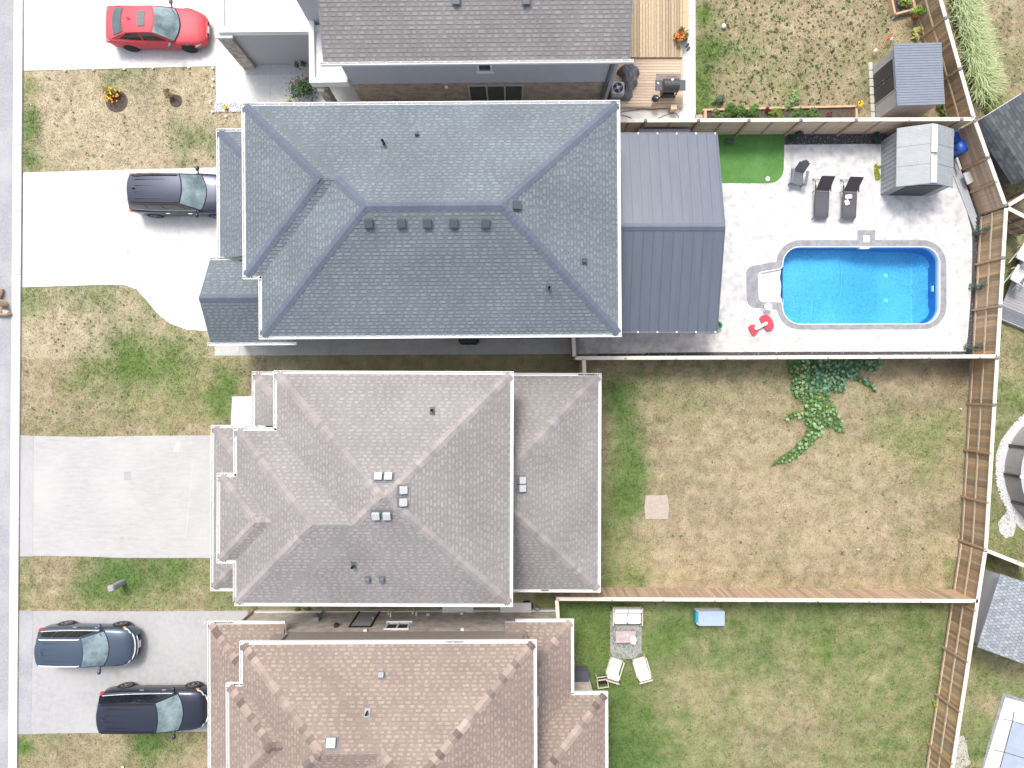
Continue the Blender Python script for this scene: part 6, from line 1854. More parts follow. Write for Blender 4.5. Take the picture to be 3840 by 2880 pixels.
# crumpled cover
p = P(2352, 312, DZ)
rg = np.random.default_rng(3)
cv = MB(); rows = []
for i in range(22):
    t = i / 21; row = []
    for j in range(15):
        s_ = j / 14 * 2 - 1
        y = .62 - 1.5 * t; wd = (.36 + .12 * math.sin(t * 5 + 1)) * (1 if t < .8 else 1 - (t - .8) * 2)
        z = .5 * (1 - t) ** .6 * (1 - s_ ** 4) + .07 * math.sin(s_ * 9 + t * 7) * (1 - abs(s_)) + .13 * abs(math.sin(t * 13 + s_ * 5)) * (1 - s_ * s_) + .1 * abs(math.sin(t * 7 - s_ * 8 + 1)) * (1 - s_ ** 4)
        row.append(Vector((p.x + s_ * wd * (1 + .18 * math.sin(t * 17)) + .1 * math.sin(t * 4), p.y + y, DZ + .01 + max(0, z))))
    rows.append(row)
cv.grid(rows)
tag(cv.build("crumpled_cover", M_TARP, smooth=True), "crumpled dark grey fabric cover heaped on the deck by the house corner", "cover")
# air conditioner
def ac_unit(px, py, label, z0=0.0, rz=0.0, h=.75):
    p = P(px, py, z0); o = thing("air_conditioner", label, "air conditioner", (p.x, p.y, z0), rz)
    MB().rbox((0, 0, h / 2), (.62, .62, h), .07).build("casing", M_GREYF, o, local=True)
    for k in range(8): MB().box(-.315, .315, -.318, .318, .1 + k * .07, .13 + k * .07).build("louvre", M_GREYP, o, local=True)
    MB().lathe([(.25, h - .05), (.25, h + .012), (.235, h + .012), (.235, h - .02)], 24).build("fan_ring", M_GREYP, o, local=True)
    MB().lathe([(.235, h - .08), (.235, h + .002)], 24).build("fan_well", M_DARK, o, local=True)
    for k in range(4):
        T = Matrix.Rotation(k * math.pi / 2 + .4, 4, 'Z') @ Matrix.Rotation(.4, 4, 'X')
        MB().box(.03, .21, -.05, .05, h + .006, h + .012, Matrix.Translation((0, 0, 0)) @ Matrix.Rotation(k * math.pi / 2 + .4, 4, 'Z')).build("fan_blade", M_GREYP, o, local=True)
    MB().lathe([(.075, h), (.075, h + .03), (.03, h + .04)], 14).build("fan_hub", M_GREYF, o, local=True)
    return o
ac_unit(2306, 362, "grey air-conditioning unit on the deck by the blue-grey roof corner", .02, 0, 1.0)
ac_unit(2206, 1708, "air-conditioning unit mostly tucked under the rose-grey back eave")
ac_unit(2240, 2660, "air-conditioning unit mostly tucked under the brown-roofed back eave")
for i, (x, y) in enumerate(((2577, 171), (2581, 184))):
    p = P(x, y, .05); sl = MB().ell((0, 0, .03), (.055, .14, .03), n=12, m=6, M=Matrix.Translation((p.x, p.y, .05)) @ Matrix.Rotation(R(-38), 4, 'Z'))
    o = sl.build("sandal", M_CHAR); tag(o, ["dark sandal nearer the potted orange flowers", "dark sandal farther from the potted orange flowers"][i], "sandal", "pair of sandals by the deck")
    MB().tube([Matrix.Translation((p.x, p.y, .05)) @ Matrix.Rotation(R(-38), 4, 'Z') @ Vector(v) for v in ((-.055, .03, .03), (0, .05, .09), (.055, .03, .03))], .014, 5).build("strap", M_BLACKP, o)
# paper bag and hose
p = P(2518, 416, .05)
bg_ = thing("paper_bag", "brown paper bag standing on the concrete below the deck", "bag", (p.x, p.y, .05), R(5))
MB().add([(-.13, -.09, 0), (.13, -.09, 0), (.13, .09, 0), (-.13, .09, 0), (-.15, -.13, .5), (.15, -.12, .5), (.14, .1, .5), (-.14, .1, .48)], [(3, 2, 1, 0), (0, 1, 5, 4), (1, 2, 6, 5), (2, 3, 7, 6), (3, 0, 4, 7), (4, 5, 6, 7)]).build("bag_body", M_KRAFT, bg_, local=True)
MB().add([(-.2, -.1, .3), (-.15, .1, .42), (-.15, .1, .05), (-.18, -.1, .05)], [(0, 1, 2, 3)]).build("folded_side", M_KRAFT, bg_, local=True)
hs_ = MB()
o = MB().tube([P(x, y, .07) for x, y in ((2310, 425), (2340, 418), (2375, 414), (2410, 408), (2440, 412), (2475, 408), (2500, 408))], .014, 5).build("garden_hose", M_HOSE); tag(o, "dark hose along the foot of the deck", "hose")
o = MB().tube([P(x, y, .07) for x, y in ((2310, 430), (2340, 433), (2362, 440), (2378, 452), (2384, 458))], .014, 5).build("garden_hose", M_HOSE); tag(o, "short dark hose curving to the fence near the blue-grey roof corner", "hose")
o = MB().tube([P(x, y, .07) for x, y in ((2452, 455), (2475, 440), (2500, 430), (2520, 424), (2535, 425), (2545, 436), (2543, 454))], .014, 5).build("garden_hose", M_HOSE); tag(o, "dark hose looping round the brown paper bag", "hose")
o = MB().prism(PP([(2548, 420), (2594, 415), (2598, 446), (2552, 450)], .06), .052, .075).build("white_board", M_WHITE2); tag(o, "pale flat board lying on the concrete by the long fence", "board")
p = P(2711, 103); o = MB().ell((p.x, p.y, .12), (.12, .12, .12), n=16, m=10).build("ball", M_WHITEP, smooth=True); tag(o, "white ball lying on the weedy back lawn", "ball")
# raised bed
rb = thing("raised_bed", "long raised garden bed of pale timber along the tan fence", "planter", (P(2930, 428).x, P(2930, 428).y, 0))
def plank(par_, a, b, z0, z1, th, m, name):
    a, b = Vector((*PP([a], z1)[0], 0)), Vector((*PP([b], z1)[0], 0)); d = b - a; ln = d.length
    T = Matrix.Translation(a) @ Matrix.Rotation(math.atan2(d.y, d.x), 4, 'Z')
    return MB().box(0, ln, -th / 2, th / 2, z0, z1, T).build(name, m, par_)
M_BEDW = mat("bed_timber", (.5, .33, .2), (.6, .42, .28), 5, .8, rnd=.08)
plank(rb, (2636, 411), (3215, 397), .0, .3, .09, M_BEDW, "long_side"); plank(rb, (2643, 452), (3215, 452), 0, .28, .05, M_BEDW, "long_side")
plank(rb, (2646, 413), (2646, 452), 0, .305, .12, M_BEDW, "short_side"); plank(rb, (3213, 399), (3213, 452), 0, .305, .1, M_BEDW, "short_side")
MB().prism(PP([(2652, 414), (3208, 402), (3208, 452), (2652, 452)], .2), .0, .2).build("soil", M_SOIL, rb)
o = MB().prism(PP([(2606, 432), (2636, 428), (2640, 456), (2608, 456)], .05), 0, .05).build("flagstone", M_PAVER); tag(o, "tan flagstone at the deck end of the raised bed", "stone")
rb2 = thing("planter_box", "square timber planter of leafy greens beside the slanting fence", "planter", (P(3390, 20).x, P(3390, 20).y, 0))
plank(rb2, (3334, -60), (3358, 52), 0, .32, .09, M_BEDW, "long_side"); plank(rb2, (3358, 52), (3432, 32), 0, .32, .09, M_BEDW, "short_side"); plank(rb2, (3432, 32), (3410, -60), 0, .32, .09, M_BEDW, "long_side")
MB().prism(PP([(3340, -60), (3362, 48), (3428, 30), (3408, -60)], .22), 0, .22).build("soil", M_SOIL, rb2)
plant("leafy_greens", "yellow-green leafy plants filling the square timber planter", "plant", 3375, 12, .3, .3, 260, .06, (.08, .12, .02), (.2, .28, .06), .24, 75, (2, [M_FLOWY], .05))
p = P(3428, 62); pot = thing("terracotta_pot", "terracotta pot with a feathery green plant beside the square planter", "pot", (p.x, p.y, 0))
MB().lathe([(.16, 0), (.2, .3), (.24, .44), (.25, .45), (.25, .5), (.22, .5), (.2, .44)], 20).build("pot_body", M_TERRA, pot, local=True, smooth=True)
MB().lathe([(.2, .4), (.2, .43), (.05, .44)], 16).build("soil", M_SOIL, pot, local=True)
plant("feathery_plant", "feathery bright green plant growing in the terracotta pot", "plant", 3440, 48, .28, .4, 300, .05, (.08, .16, .02), (.2, .34, .06), .45, 76)
for i, (x, y, m2) in enumerate(((3373, 66, M_TEALP), (3346, 70, M_WHITEP), (3340, 62, M_RIMS))):
    p = P(x, y); o = MB().lathe([(.05, 0), (.05, .16), (.04, .16), (.04, .03)], 14, Matrix.Translation(p)).build("tin_can", [M_TEALP, M_WHITEP, M_RIMS][i]); tag(o, ["teal-rimmed can at the planter corner", "white can between two others at the planter corner", "silver can nearest the lawn at the planter corner"][i], "can", "cans at the planter corner")
# toy wind spinner figures: red and white garden ornament leaning in the grass
for i, (x, y, lab) in enumerate(((3318, 160, "red garden ornament on a bent stick above the lean-to shed"), (3268, 205, "white garden ornament on an orange stick by the lean-to shed"))):
    p = P(x, y); og = thing("garden_ornament", lab, "ornament", (p.x, p.y, 0), R(35))
    MB().tube([(0, 0, 0), (.15, 0, .35), (.5, .05, .5)], .018, 5).build("stick", M_TERRA, og, local=True)
    MB().ell((-.02, .02, .42), (.11, .07, .06), n=10).build("ornament_head", M_REDP if i == 0 else M_WHITEP, og, local=True)
    MB().ell((.1, -.06, .38), (.1, .05, .03), n=8).build("ornament_wing", M_WHITEP if i == 0 else M_TERRA, og, local=True)

# ------------------------------------------------------------------ front garden lights
lights = [(248, 267, "first disc light along the white drive, nearest the street"), (354, 263, "second disc light from the street along the white drive"), (469, 261, "third disc light from the street along the white drive"), (576, 257, "fourth disc light from the street along the white drive"),
          (711, 255, "fifth disc light from the street along the white drive"), (800, 257, "disc light at the inner corner of the white drive"), (801, 301, "disc light just below the inner corner light"), (799, 325, "second disc light below the inner corner light"), (792, 384, "disc light above the white stone bed end"),
          (799, 421, "disc light just below the white stone bed end"), (850, 438, "disc light by the blue-grey eave below the yellow flower"), (493, 386, "small white light beside the marigold bed"), (118, 394, "small white light in the grass near the kerb"), (464, 2873, "lone white disc light on the lawn before the brown-roofed house")]
lp = MB().lathe([(.012, 0), (.012, .07)], 8).mesh("stake", M_CHROME); lt_ = MB().lathe([(.05, .07), (.055, .085), (.045, .1), (.02, .105)], 14).mesh("lamp_top", M_WHITEP)
for x, y, lb in lights:
    p = P(x, y); o = thing("garden_light", "white " + lb if not lb.startswith(("small", "lone")) else lb, "garden light", (p.x, p.y, 0), 0, "round garden lights"); link("stake", lp, o); k = .6 if lb.startswith("small") else 1.15; link("lamp_top", lt_, o, wm(o) @ Matrix.Scale(k, 4))
# utility pedestal
A = P(462, 2183); up_ = thing("utility_pedestal", "grey utility pedestal standing on the lawn strip below the asphalt drive", "utility box", (A.x, A.y, 0), R(8))
MB().rbox((0, 0, .5), (.27, .27, 1.0), .05).build("cabinet", mat("pedestal_grey", (.3, .3, .31), rough=.6), up_, local=True); MB().rbox((0, 0, 1.03), (.31, .31, .1), .05).build("cap", MATS["pedestal_grey"], up_, local=True)
# paper on the drive, drain lid, valve, chalk
o = MB().prism(PP([(663, 1655), (675, 1656), (668, 1695), (650, 1693)], .03), .028, .034).build("paper_sheet", M_WHITEP); tag(o, "white paper lying on the pale asphalt drive", "paper")
o = MB().prism(PP([(464, 1768), (492, 1768), (493, 1802), (464, 1803)], .03), .02, .03).build("drain_cover", M_DRIVE2); tag(o, "faint square drain cover in the pale asphalt drive", "drain cover")
for k in range(4):
    a, b = P(467, 1773 + k * 8, .03), P(490, 1773 + k * 8, .03); MB().box(a.x, b.x, a.y - .015, a.y + .015, .03, .033).build("cover_bar", M_LEAD, o)
o = MB().prism(PP([(450, 2013), (464, 2013), (464, 2026), (450, 2026)], .03), .02, .032).build("valve_cover", M_PAVER); tag(o, "small brown valve cover low on the pale asphalt drive", "valve cover")
p = P(480, 948, .03); o = MB().lathe([(.045, .02), (.045, .034), (.03, .036)], 12, Matrix.Translation((p.x, p.y, 0))).build("drain_plug", M_LEAD); tag(o, "tiny round drain cap in the concrete drive below the dark SUV", "drain cap")
rg = random.Random(8)
for cx, cy, lab in ((765, 2330, "round chalk scribble at the top of the drive by the brown-roofed house"), (772, 2370, "ragged chalk scribble beside the brown-roofed eave")):
    pts = [P(cx + rg.uniform(-4, 4) + 8 * math.cos(k * .9), cy + 14 * math.sin(k * .9) + rg.uniform(-3, 3), .03) for k in range(9)]
    o = MB().tube([q - Vector((0, 0, .002)) for q in pts], .012, 4).build("chalk_scribble", M_CHALK); tag(o, lab, "chalk drawing", "chalk marks on the drive")
o = MB().tube([P(722, 1720, .024), P(718, 1800, .024), P(708, 1900, .024), P(700, 1990, .024), P(694, 2020, .024)], .014, 4).build("chalk_line", M_CHALK); tag(o, "long faint chalk line across the pale asphalt drive", "chalk line")
# yard-waste bags on the road
def wbag(cx, cy, ang, ln, wd, label, lying=True, red=False):
    p = P(cx, cy); o = thing("yard_waste_bag", label, "paper bag", (p.x, p.y, .0), R(ang), "brown yard-waste bags at the kerb")
    if lying:
        rows = []
        for i in range(9):
            t = i / 8; s_ = math.sin(math.pi * min(1, .18 + t * .9)) ** .35 if t > .7 else 1
            k = (1, 1.04, 1.05, 1.02, 1, .97, .9, .75, .35)[i]
            rows.append([Vector(((t - .5) * ln + .01 * math.sin(j * 7 + i), wd / 2 * k * math.cos(a) * (1 + .04 * math.sin(j * 3 + i * 2)), .2 + .19 * (k if i < 8 else .8) * math.sin(a))) for j, a in enumerate(np.linspace(0, 2 * math.pi, 15))])
        mb = MB(); mb.grid(rows); mb.f.append(tuple(range(15))); mb.m.append(0); mb.t.append(0); n_ = len(mb.v)
        mb.f.append(tuple(range(n_ - 15, n_))); mb.m.append(0); mb.t.append(0)
        mb.build("bag_body", M_KRAFT, o, local=True)
        for k in range(4): MB().box(-.2 + k * .09, -.14 + k * .09, -.05, .06, .385, .392).build("printed_mark", M_INK, o, local=True)
    else:
        MB().lathe([(.2, 0), (.21, .35), (.22, .66), (.2, .72), (.1, .74)], 12, sx=1.0, sy=.85).build("bag_body", M_KRAFT, o, local=True)
        for k, (x, y) in enumerate(((-.08, .02), (-.02, -.06), (.05, .05), (.09, -.04), (0, .09))): MB().box(x - .02, x + .02, y - .014, y + .014, .742, .746).build("printed_mark", M_INKR, o, local=True)
wbag(2, 1104, 62, .62, .36, "brown paper yard-waste bag lying topmost at the road edge")
wbag(18, 1139, 0, .4, .4, "upright yard-waste bag with red print between two lying bags", False)
wbag(20, 1173, -6, .72, .34, "brown paper yard-waste bag lying lowest, its end touching the kerb")

# ------------------------------------------------------------------ pool terrace furniture
def lounger(px, py, label, rz):
    p = P(px, py, .045); o = thing("sun_lounger", label, "sun lounger", (p.x, p.y, .045), rz, "sun loungers by the pool")
    sx = .31
    # long axis along -y (foot), head at +y
    pr = [(-1.02, .30), (-.9, .36), (-.6, .345), (-.2, .34), (.18, .36), (.26, .37)]
    rows = [[Vector((x, y, z)) for x in (-sx, -.1, .1, sx)] for y, z in pr]
    rows2 = [[q - Vector((0, 0, .02)) for q in r_] for r_ in rows]
    mb = MB(); mb.grid(rows); mb.grid(rows2); mb.build("seat_sling", M_SLING, o, local=True, smooth=True)
    bk = [[Vector((x, .27 + t * .52, .38 + t * .62)) for x in (-sx, -.1, .1, sx)] for t in (0, .33, .66, 1)]
    mb = MB(); mb.grid(bk); mb.grid([[q + Vector((0, .02, -.02)) for q in r_] for r_ in bk]); mb.build("back_sling", mat("sling_back", (.06, .055, .06), rough=.85) if "sling_back" not in MATS else MATS["sling_back"], o, local=True, smooth=True)
    for s in (-1, 1):
        MB().tube([(s * (sx + .02), -1.04, .02), (s * (sx + .02), -.95, .33), (s * (sx + .02), .3, .35), (s * (sx + .02), .75, .34), (s * (sx + .02), .95, .02)], .018, 6).build("side_rail", M_CHAR, o, local=True)
        MB().tube([(s * sx, .27, .38), (s * sx, .8, 1.0)], .016, 6).build("back_frame", M_CHAR, o, local=True)
        MB().tube([(s * (sx + .02), .3, .35), (s * (sx + .02), .3, .02)], .018, 6).build("leg", M_CHAR, o, local=True)
        MB().rbox((s * (sx + .05), .38, .48), (.06, .3, .03), .01).build("armrest", M_CHAR, o, local=True)
    MB().tube([(-sx - .02, .92, .1), (sx + .02, .92, .1)], .016, 6).build("cross_bar", M_CHAR, o, local=True)
    MB().tube([(-sx, .26, .375), (sx, .26, .375)], .014, 6).build("cross_bar", M_RIMS, o, local=True)
    return o
lounger(3070, 745, "dark sling sun lounger with nothing on it, nearer the adirondack chair", R(-1.5))
lounger(3173, 748, "dark sling sun lounger with a folded white towel on it", R(-2))
p = P(3182, 738, .42); tw = thing("white_towel", "folded white towel lying on the second sun lounger", "towel", (p.x, p.y, .405), R(6))
MB().rbox((0, 0, .04), (.32, .2, .07), .03).build("towel_fold", M_CUSH, tw, local=True); MB().rbox((-.1, -.27, .03), (.22, .26, .05), .03, rz=.3).build("towel_fold", M_CUSH, tw, local=True)
def adirondack(px, py, z0, rz, label, m, group=None):
    p = P(px, py, z0); o = thing("adirondack_chair", label, "chair", (p.x, p.y, z0), rz, group)
    # faces -y
    for k in range(7): MB().rbox((0, -.3 + k * .085, .34 - k * .018), (.5, .075, .022), .006).build("seat_slat", m, o, local=True)
    for k in range(5):
        x = (k - 2) * .105; h = .86 - .05 * abs(k - 2) ** 1.6
        T = Matrix.Translation((x, .27, .22)) @ Matrix.Rotation(R(-24), 4, 'X')
        MB().box(-.046, .046, -.012, .012, 0, h, T).build("back_slat", m, o, local=True)
    for s in (-1, 1):
        MB().rbox((s * .34, -.05, .52), (.13, .72, .025), .02).build("armrest", m, o, local=True)
        MB().box(s * .3 - .015, s * .3 + .015, -.36, -.28, 0, .51).build("leg", m, o, local=True)
        MB().add([(s * .27 - .014, -.36, .38), (s * .27 + .014, -.36, .38), (s * .27 + .014, .55, .0), (s * .27 - .014, .55, 0), (s * .27 - .014, -.36, .28), (s * .27 + .014, -.36, .28), (s * .27 + .014, .4, .0), (s * .27 - .014, .4, 0)], [(0, 1, 2, 3), (7, 6, 5, 4), (0, 3, 7, 4), (1, 5, 6, 2), (0, 4, 5, 1)]).build("leg", m, o, local=True)
    MB().rbox((0, -.38, .3), (.56, .03, .12), .01).build("front_rail", m, o, local=True)
    return o
adirondack(2983, 672, .045, R(-10), "slate-grey adirondack chair beside the green turf", mat("adiron_grey", (.13, .145, .175), rough=.5))
# artificial-turf bits
p = P(2879, 671, .03); o = MB().lathe([(.11, .0), (.115, .02), (.1, .035)], 20, Matrix.Translation(p)).build("white_disc", M_WHITEP); tag(o, "white round disc near the curved corner of the turf", "disc")
p = P(2730, 536, .03); o = thing("dark_lantern", "small dark solar panel lamp on the turf by the tan fence", "lamp", (p.x, p.y, .03), R(-5)); MB().rbox((0, 0, .3), (.4, .28, .04), .03).build("panel", M_CHAR, o, local=True); MB().tube([(0, 0, 0), (0, 0, .28)], .03, 8).build("post", M_CHAR, o, local=True)
# red and white toy
A, B = P(2824, 1236, .05), P(2880, 1208, .05); d = (B - A).normalized()
ty = thing("plastic_toy", "red and white plastic toy lying on the patio by the pool steps", "toy", (A.x, A.y, .045), math.atan2(d.y, d.x))
big = [(.5, .36), (.62, .42), (.82, .4), (.95, .25), (1.0, .0), (.95, -.25), (.86, -.38), (.7, -.38), (.52, -.3), (.5, -.1), (.5, .1)]
MB().prism(big, .0, .16).build("toy_base", M_REDP, ty, local=True)
MB().prism([(-.18, .22), (-.05, .26), (.14, .2), (.14, .12), (.06, .08), (.06, -.08), (.14, -.12), (.14, -.2), (-.05, -.26), (-.18, -.22)], 0, .14).build("toy_seat", M_REDP, ty, local=True)
MB().rbox((.36, 0, .2), (.68, .15, .12), .03).build("toy_beam", M_WHITEP, ty, local=True)
p = P(2869, 1153, .055); rt_ = thing("side_table", "small round white side table at the corner of the pool coping", "table", (p.x, p.y, .05))
MB().lathe([(.18, .4), (.19, .42), (.18, .44), (.05, .445)], 20).build("table_top", M_WHITEP, rt_, local=True)
for k in range(3):
    a = k * 2.09 + 3.6; MB().tube([(.1 * math.cos(a), .1 * math.sin(a), .4), (.24 * math.cos(a), .24 * math.sin(a), 0)], .014, 5).build("leg", M_GREYF, rt_, local=True)
p = P(2686, 1222, .05); o = thing("green_bucket", "green plastic tub half under the gazebo eave corner", "bucket", (p.x, p.y, .045)); MB().lathe([(.15, 0), (.2, .36), (.18, .36), (.14, .05)], 18).build("tub", M_GREENP, o, local=True); MB().tube([(-.19, 0, .34), (0, .2, .38), (.19, 0, .34)], .008, 5).build("bucket_handle", M_WHITEP, o, local=True)
# kit beside the plastic shed
p = P(3572, 570); o = thing("blue_barrel", "blue plastic barrel between the plastic shed and slanting fence", "barrel", (p.x, p.y, 0)); MB().lathe([(.27, 0), (.3, .1), (.3, .7), (.27, .85), (.05, .87)], 18).build("barrel_body", M_BLUEP, o, local=True, smooth=True); MB().lathe([(.31, .3), (.315, .33), (.31, .36)], 18).build("barrel_hoop", M_BLUEP, o, local=True)
p = P(3568, 530); o = thing("blue_tub", "blue plastic tub behind the barrel by the plastic shed", "tub", (p.x, p.y, 0)); MB().rbox((0, 0, .3), (.42, .5, .6), .06).build("tub_body", M_BLUEP, o, local=True); MB().rbox((0, 0, .62), (.46, .54, .05), .05).build("tub_lid", M_BLUEP, o, local=True)
o = MB().prism(PP([(3556, 492), (3600, 494), (3596, 512), (3556, 508)], .6), .55, .6).build("leaning_sheet", M_VENTW); tag(o, "white panel leaning behind the blue tub", "panel")
for i, (q, lb) in enumerate((([(3585, 592), (3592, 588), (3607, 632), (3600, 638)], "narrow pale board leaning on the slanting fence"), ([(3612, 650), (3640, 640), (3656, 678), (3630, 692)], "square pale board leaning on the slanting fence"))):
    o = MB().prism(PP(q, .5), .42, .5).build("leaning_board", M_VENTW); tag(o, lb, "board")
bl = thing("board_stack", "long grey boards lying along the slanting fence by the patio", "boards", P(3610, 700))
for k in range(4):
    a, b = P(3562 + k * 9, 596, .2), P(3664 + k * 5, 858, .2); d = b - a; T = Matrix.Translation((a.x, a.y, 0)) @ Matrix.Rotation(math.atan2(d.y, d.x), 4, 'Z')
    MB().box(0, d.length - .2 * k, -.05, .05, .04 + .012 * k, .1 + .012 * k, T).build("board", M_GREYF, bl)
a, b = P(2394, 488, 1.1), P(2590, 486, 1.1); o = MB().box(a.x, b.x, a.y - .1, a.y + .06, .05, 1.1).build("leaning_board", mat("lilac_board", (.42, .4, .43), rough=.7)); tag(o, "long lilac-grey board standing between the tan fence and the gazebo roof", "board")
o = MB().rbox((P(1760, 1282).x, P(1760, 1282).y + .1, .35), (.95, .5, .7), .12).build("black_tub", M_BLACKP); tag(o, "black tub against the wall on the concrete side path", "tub")

# ------------------------------------------------------------------ green back lawn: seating set on a rug
rug = MB().prism(PP([(2288, 2290), (2406, 2290), (2406, 2450), (2380, 2470), (2300, 2470), (2288, 2440)], .02), -.01, .014).build("rug", M_RUG)
tag(rug, "grey patterned outdoor rug under the white seating set", "rug")
def armchair(px, py, rz, label, show_back):
    p = P(px, py); o = thing("garden_armchair", label, "armchair", (p.x, p.y, .015), rz, "white garden armchairs")
    for sx in (-1, 1):
        for sy in (-1, 1): MB().box(sx * .31 - .02, sx * .31 + .02, sy * .36 - .02, sy * .36 + .02, 0, .58 if sy > 0 else .8).build("leg", M_FRAMEB, o, local=True)
        MB().rbox((sx * .33, 0, .59), (.06, .8, .03), .01).build("armrest", M_FRAMEB, o, local=True)
    MB().rbox((0, .02, .36), (.58, .72, .16), .05).build("seat_cushion", M_CUSH, o, local=True)
    T = Matrix.Translation((0, -.36, .42)) @ Matrix.Rotation(R(18), 4, 'X')
    MB().rbox((0, .06, .22), (.58, .14, .48 if not show_back else .36), .04, M=T).build("back_cushion", M_CUSH, o, local=True)
    for k in range(7): MB().box(-.29 + k * .09, -.25 + k * .09, -.03, -.005, -.05, .52, T).build("back_slat", mat("wicker_brown", (.3, .24, .2), rough=.8) if "wicker_brown" not in MATS else MATS["wicker_brown"], o, local=True)
    MB().rbox((0, -.02, .53), (.66, .06, .04), .01, M=T).build("top_rail", M_FRAMEB, o, local=True)
    MB().box(-.31, .31, -.36, .36, .25, .28).build("seat_frame", M_FRAMEB, o, local=True)
    return o
armchair(2300, 2488, R(-17), "white-cushioned garden armchair nearer the house, its brown slatted back showing", True)
armchair(2398, 2486, R(16), "white-cushioned garden armchair farther from the house", False)
p = P(2348, 2300); sf = thing("garden_sofa", "white two-seat garden sofa at the top of the grey rug", "sofa", (p.x, p.y, .015), math.pi)
for s in (-1, 1):
    MB().rbox((s * .33, .02, .36), (.64, .7, .18), .05).build("seat_cushion", M_CUSH, sf, local=True)
    MB().rbox((s * .33, -.36, .6), (.64, .16, .42), .05).build("back_cushion", M_CUSH, sf, local=True)
    MB().rbox((s * .7, 0, .5), (.06, .86, .04), .01).build("armrest", M_FRAMEB, sf, local=True)
    for y in (-.4, .36): MB().box(s * .7 - .025, s * .7 + .025, y - .025, y + .025, 0, .49).build("leg", M_FRAMEB, sf, local=True)
MB().box(-.68, .68, -.4, .36, .2, .26).build("seat_frame", M_FRAMEB, sf, local=True)
p = P(2346, 2388, .42); ct = thing("coffee_table", "pink-grey slatted coffee table on the grey rug", "table", (p.x, p.y, .015))
M_CT = mat("table_rose", (.42, .34, .33), (.5, .41, .4), 5, .7, rnd=.06)
for k in range(6): MB().box(-.48, .48, -.28 + k * .093, -.195 + k * .093, .38, .41).build("slat", M_CT, ct, local=True)
for sx in (-1, 1):
    for sy in (-1, 1): MB().box(sx * .43 - .025, sx * .43 + .025, sy * .23 - .025, sy * .23 + .025, 0, .38).build("leg", M_CT, ct, local=True)
MB().box(-.45, .45, -.25, .25, .33, .375).build("apron", M_CT, ct, local=True)
p = P(2374, 2399, .45); cu = MB().prism([(x + p.x, y + p.y) for x, y in ((-.1, -.19), (.1, -.21), (.16, .0), (.1, .15), (-.1, .16), (-.15, .02))], .43, .5).build("white_cushion", M_CUSH); tag(cu, "white throw cushion on the pink-grey table", "cushion")
p = P(2351, 2380, .45); o = MB().lathe([(.03, .426), (.045, .5), (.04, .5)], 10, Matrix.Translation((p.x, p.y, 0))).build("white_cup", M_WHITEP); tag(o, "small white cup near the edge of the pink-grey table", "cup")
# empty chair frame, storage box, hose reel, blue box, paver
p = P(2256, 2545); o = thing("chair_frame", "bare cream chair frame on the grass near the storage box", "chair", (p.x, p.y, 0), R(8))
for sx in (-1, 1):
    for sy in (-1, 1): MB().box(sx * .25 - .022, sx * .25 + .022, sy * .25 - .022, sy * .25 + .022, 0, .42 if sy < 0 else .75).build("leg", M_FRAMEB, o, local=True)
    MB().box(sx * .25 - .022, sx * .25 + .022, -.225, .225, .37, .42).build("side_rail", M_FRAMEB, o, local=True)
MB().box(-.27, .27, -.28, -.235, .37, .425).build("front_rail", M_FRAMEB, o, local=True); MB().box(-.27, .27, .235, .28, .37, .425).build("rear_rail", M_FRAMEB, o, local=True); MB().box(-.27, .27, .24, .28, .68, .75).build("top_rail", M_FRAMEB, o, local=True)
MB().box(-.22, .22, -.22, .2, .1, .12).build("lower_shelf", M_DARK, o, local=True)
p = P(2158, 2523); o = thing("storage_box", "dark slate storage box under the lower brown eave", "storage box", (p.x, p.y, 0)); MB().rbox((0, 0, .3), (1.15, .72, .6), .04).build("box_body", M_GREYP, o, local=True); MB().rbox((0, 0, .63), (1.2, .78, .07), .04).build("lid", mat("slate_lid", (.07, .075, .1), rough=.45), o, local=True)
p = P(1975, 2268); o = thing("hose_reel", "coiled dark hose on the ground between the two lower eaves", "hose", (p.x, p.y, 0))
MB().tube([(.28 * math.cos(a) * (1 + .04 * math.sin(a * 3)), .22 * math.sin(a), .05 + .01 * a) for a in np.linspace(0, 25, 90)], .018, 5).build("hose_coil", M_BLACKP, o, local=True)
MB().rbox((.5, -.1, .2), (.2, .16, .4), .04).build("tap_box", M_LEAD, o, local=True)
p = P(2652, 2305); o = thing("storage_bin", "pale blue plastic garden bin with teal end at the fence foot", "storage bin", (p.x, p.y, 0), R(0))
MB().rbox((0, 0, .25), (1.3, .7, .5), .06).build("bin_body", M_WHITEP, o, local=True); li = MB().rbox((.05, 0, .53), (1.3, .74, .09), .05).build("lid", M_PBLUE, o, local=True); MB().rbox((.05, -.02, .58), (.8, .36, .03), .03).build("lid_panel", M_PBLUE, li, local=True)
MB().rbox((-.62, .05, .35), (.2, .5, .4), .04).build("teal_end", M_TEALP, o, local=True)
o = MB().prism(PP([(2421, 1858), (2502, 1856), (2508, 1900), (2504, 1946), (2420, 1946), (2416, 1900)]), -.02, .035).build("paving_slab", M_PAVER); tag(o, "lone square pinkish paving slab on the dry back lawn", "paver")
for x, y, lb in ((3602, 1533, "pale stone on the dry lawn near the long fence"), (3218, 2060, "tiny white scrap on the dry lawn")):
    p = P(x, y); o = MB().ell((p.x, p.y, .03), (.07, .05, .04), n=8, m=5).build("stone", M_PEBBLE); tag(o, lb, "stone")

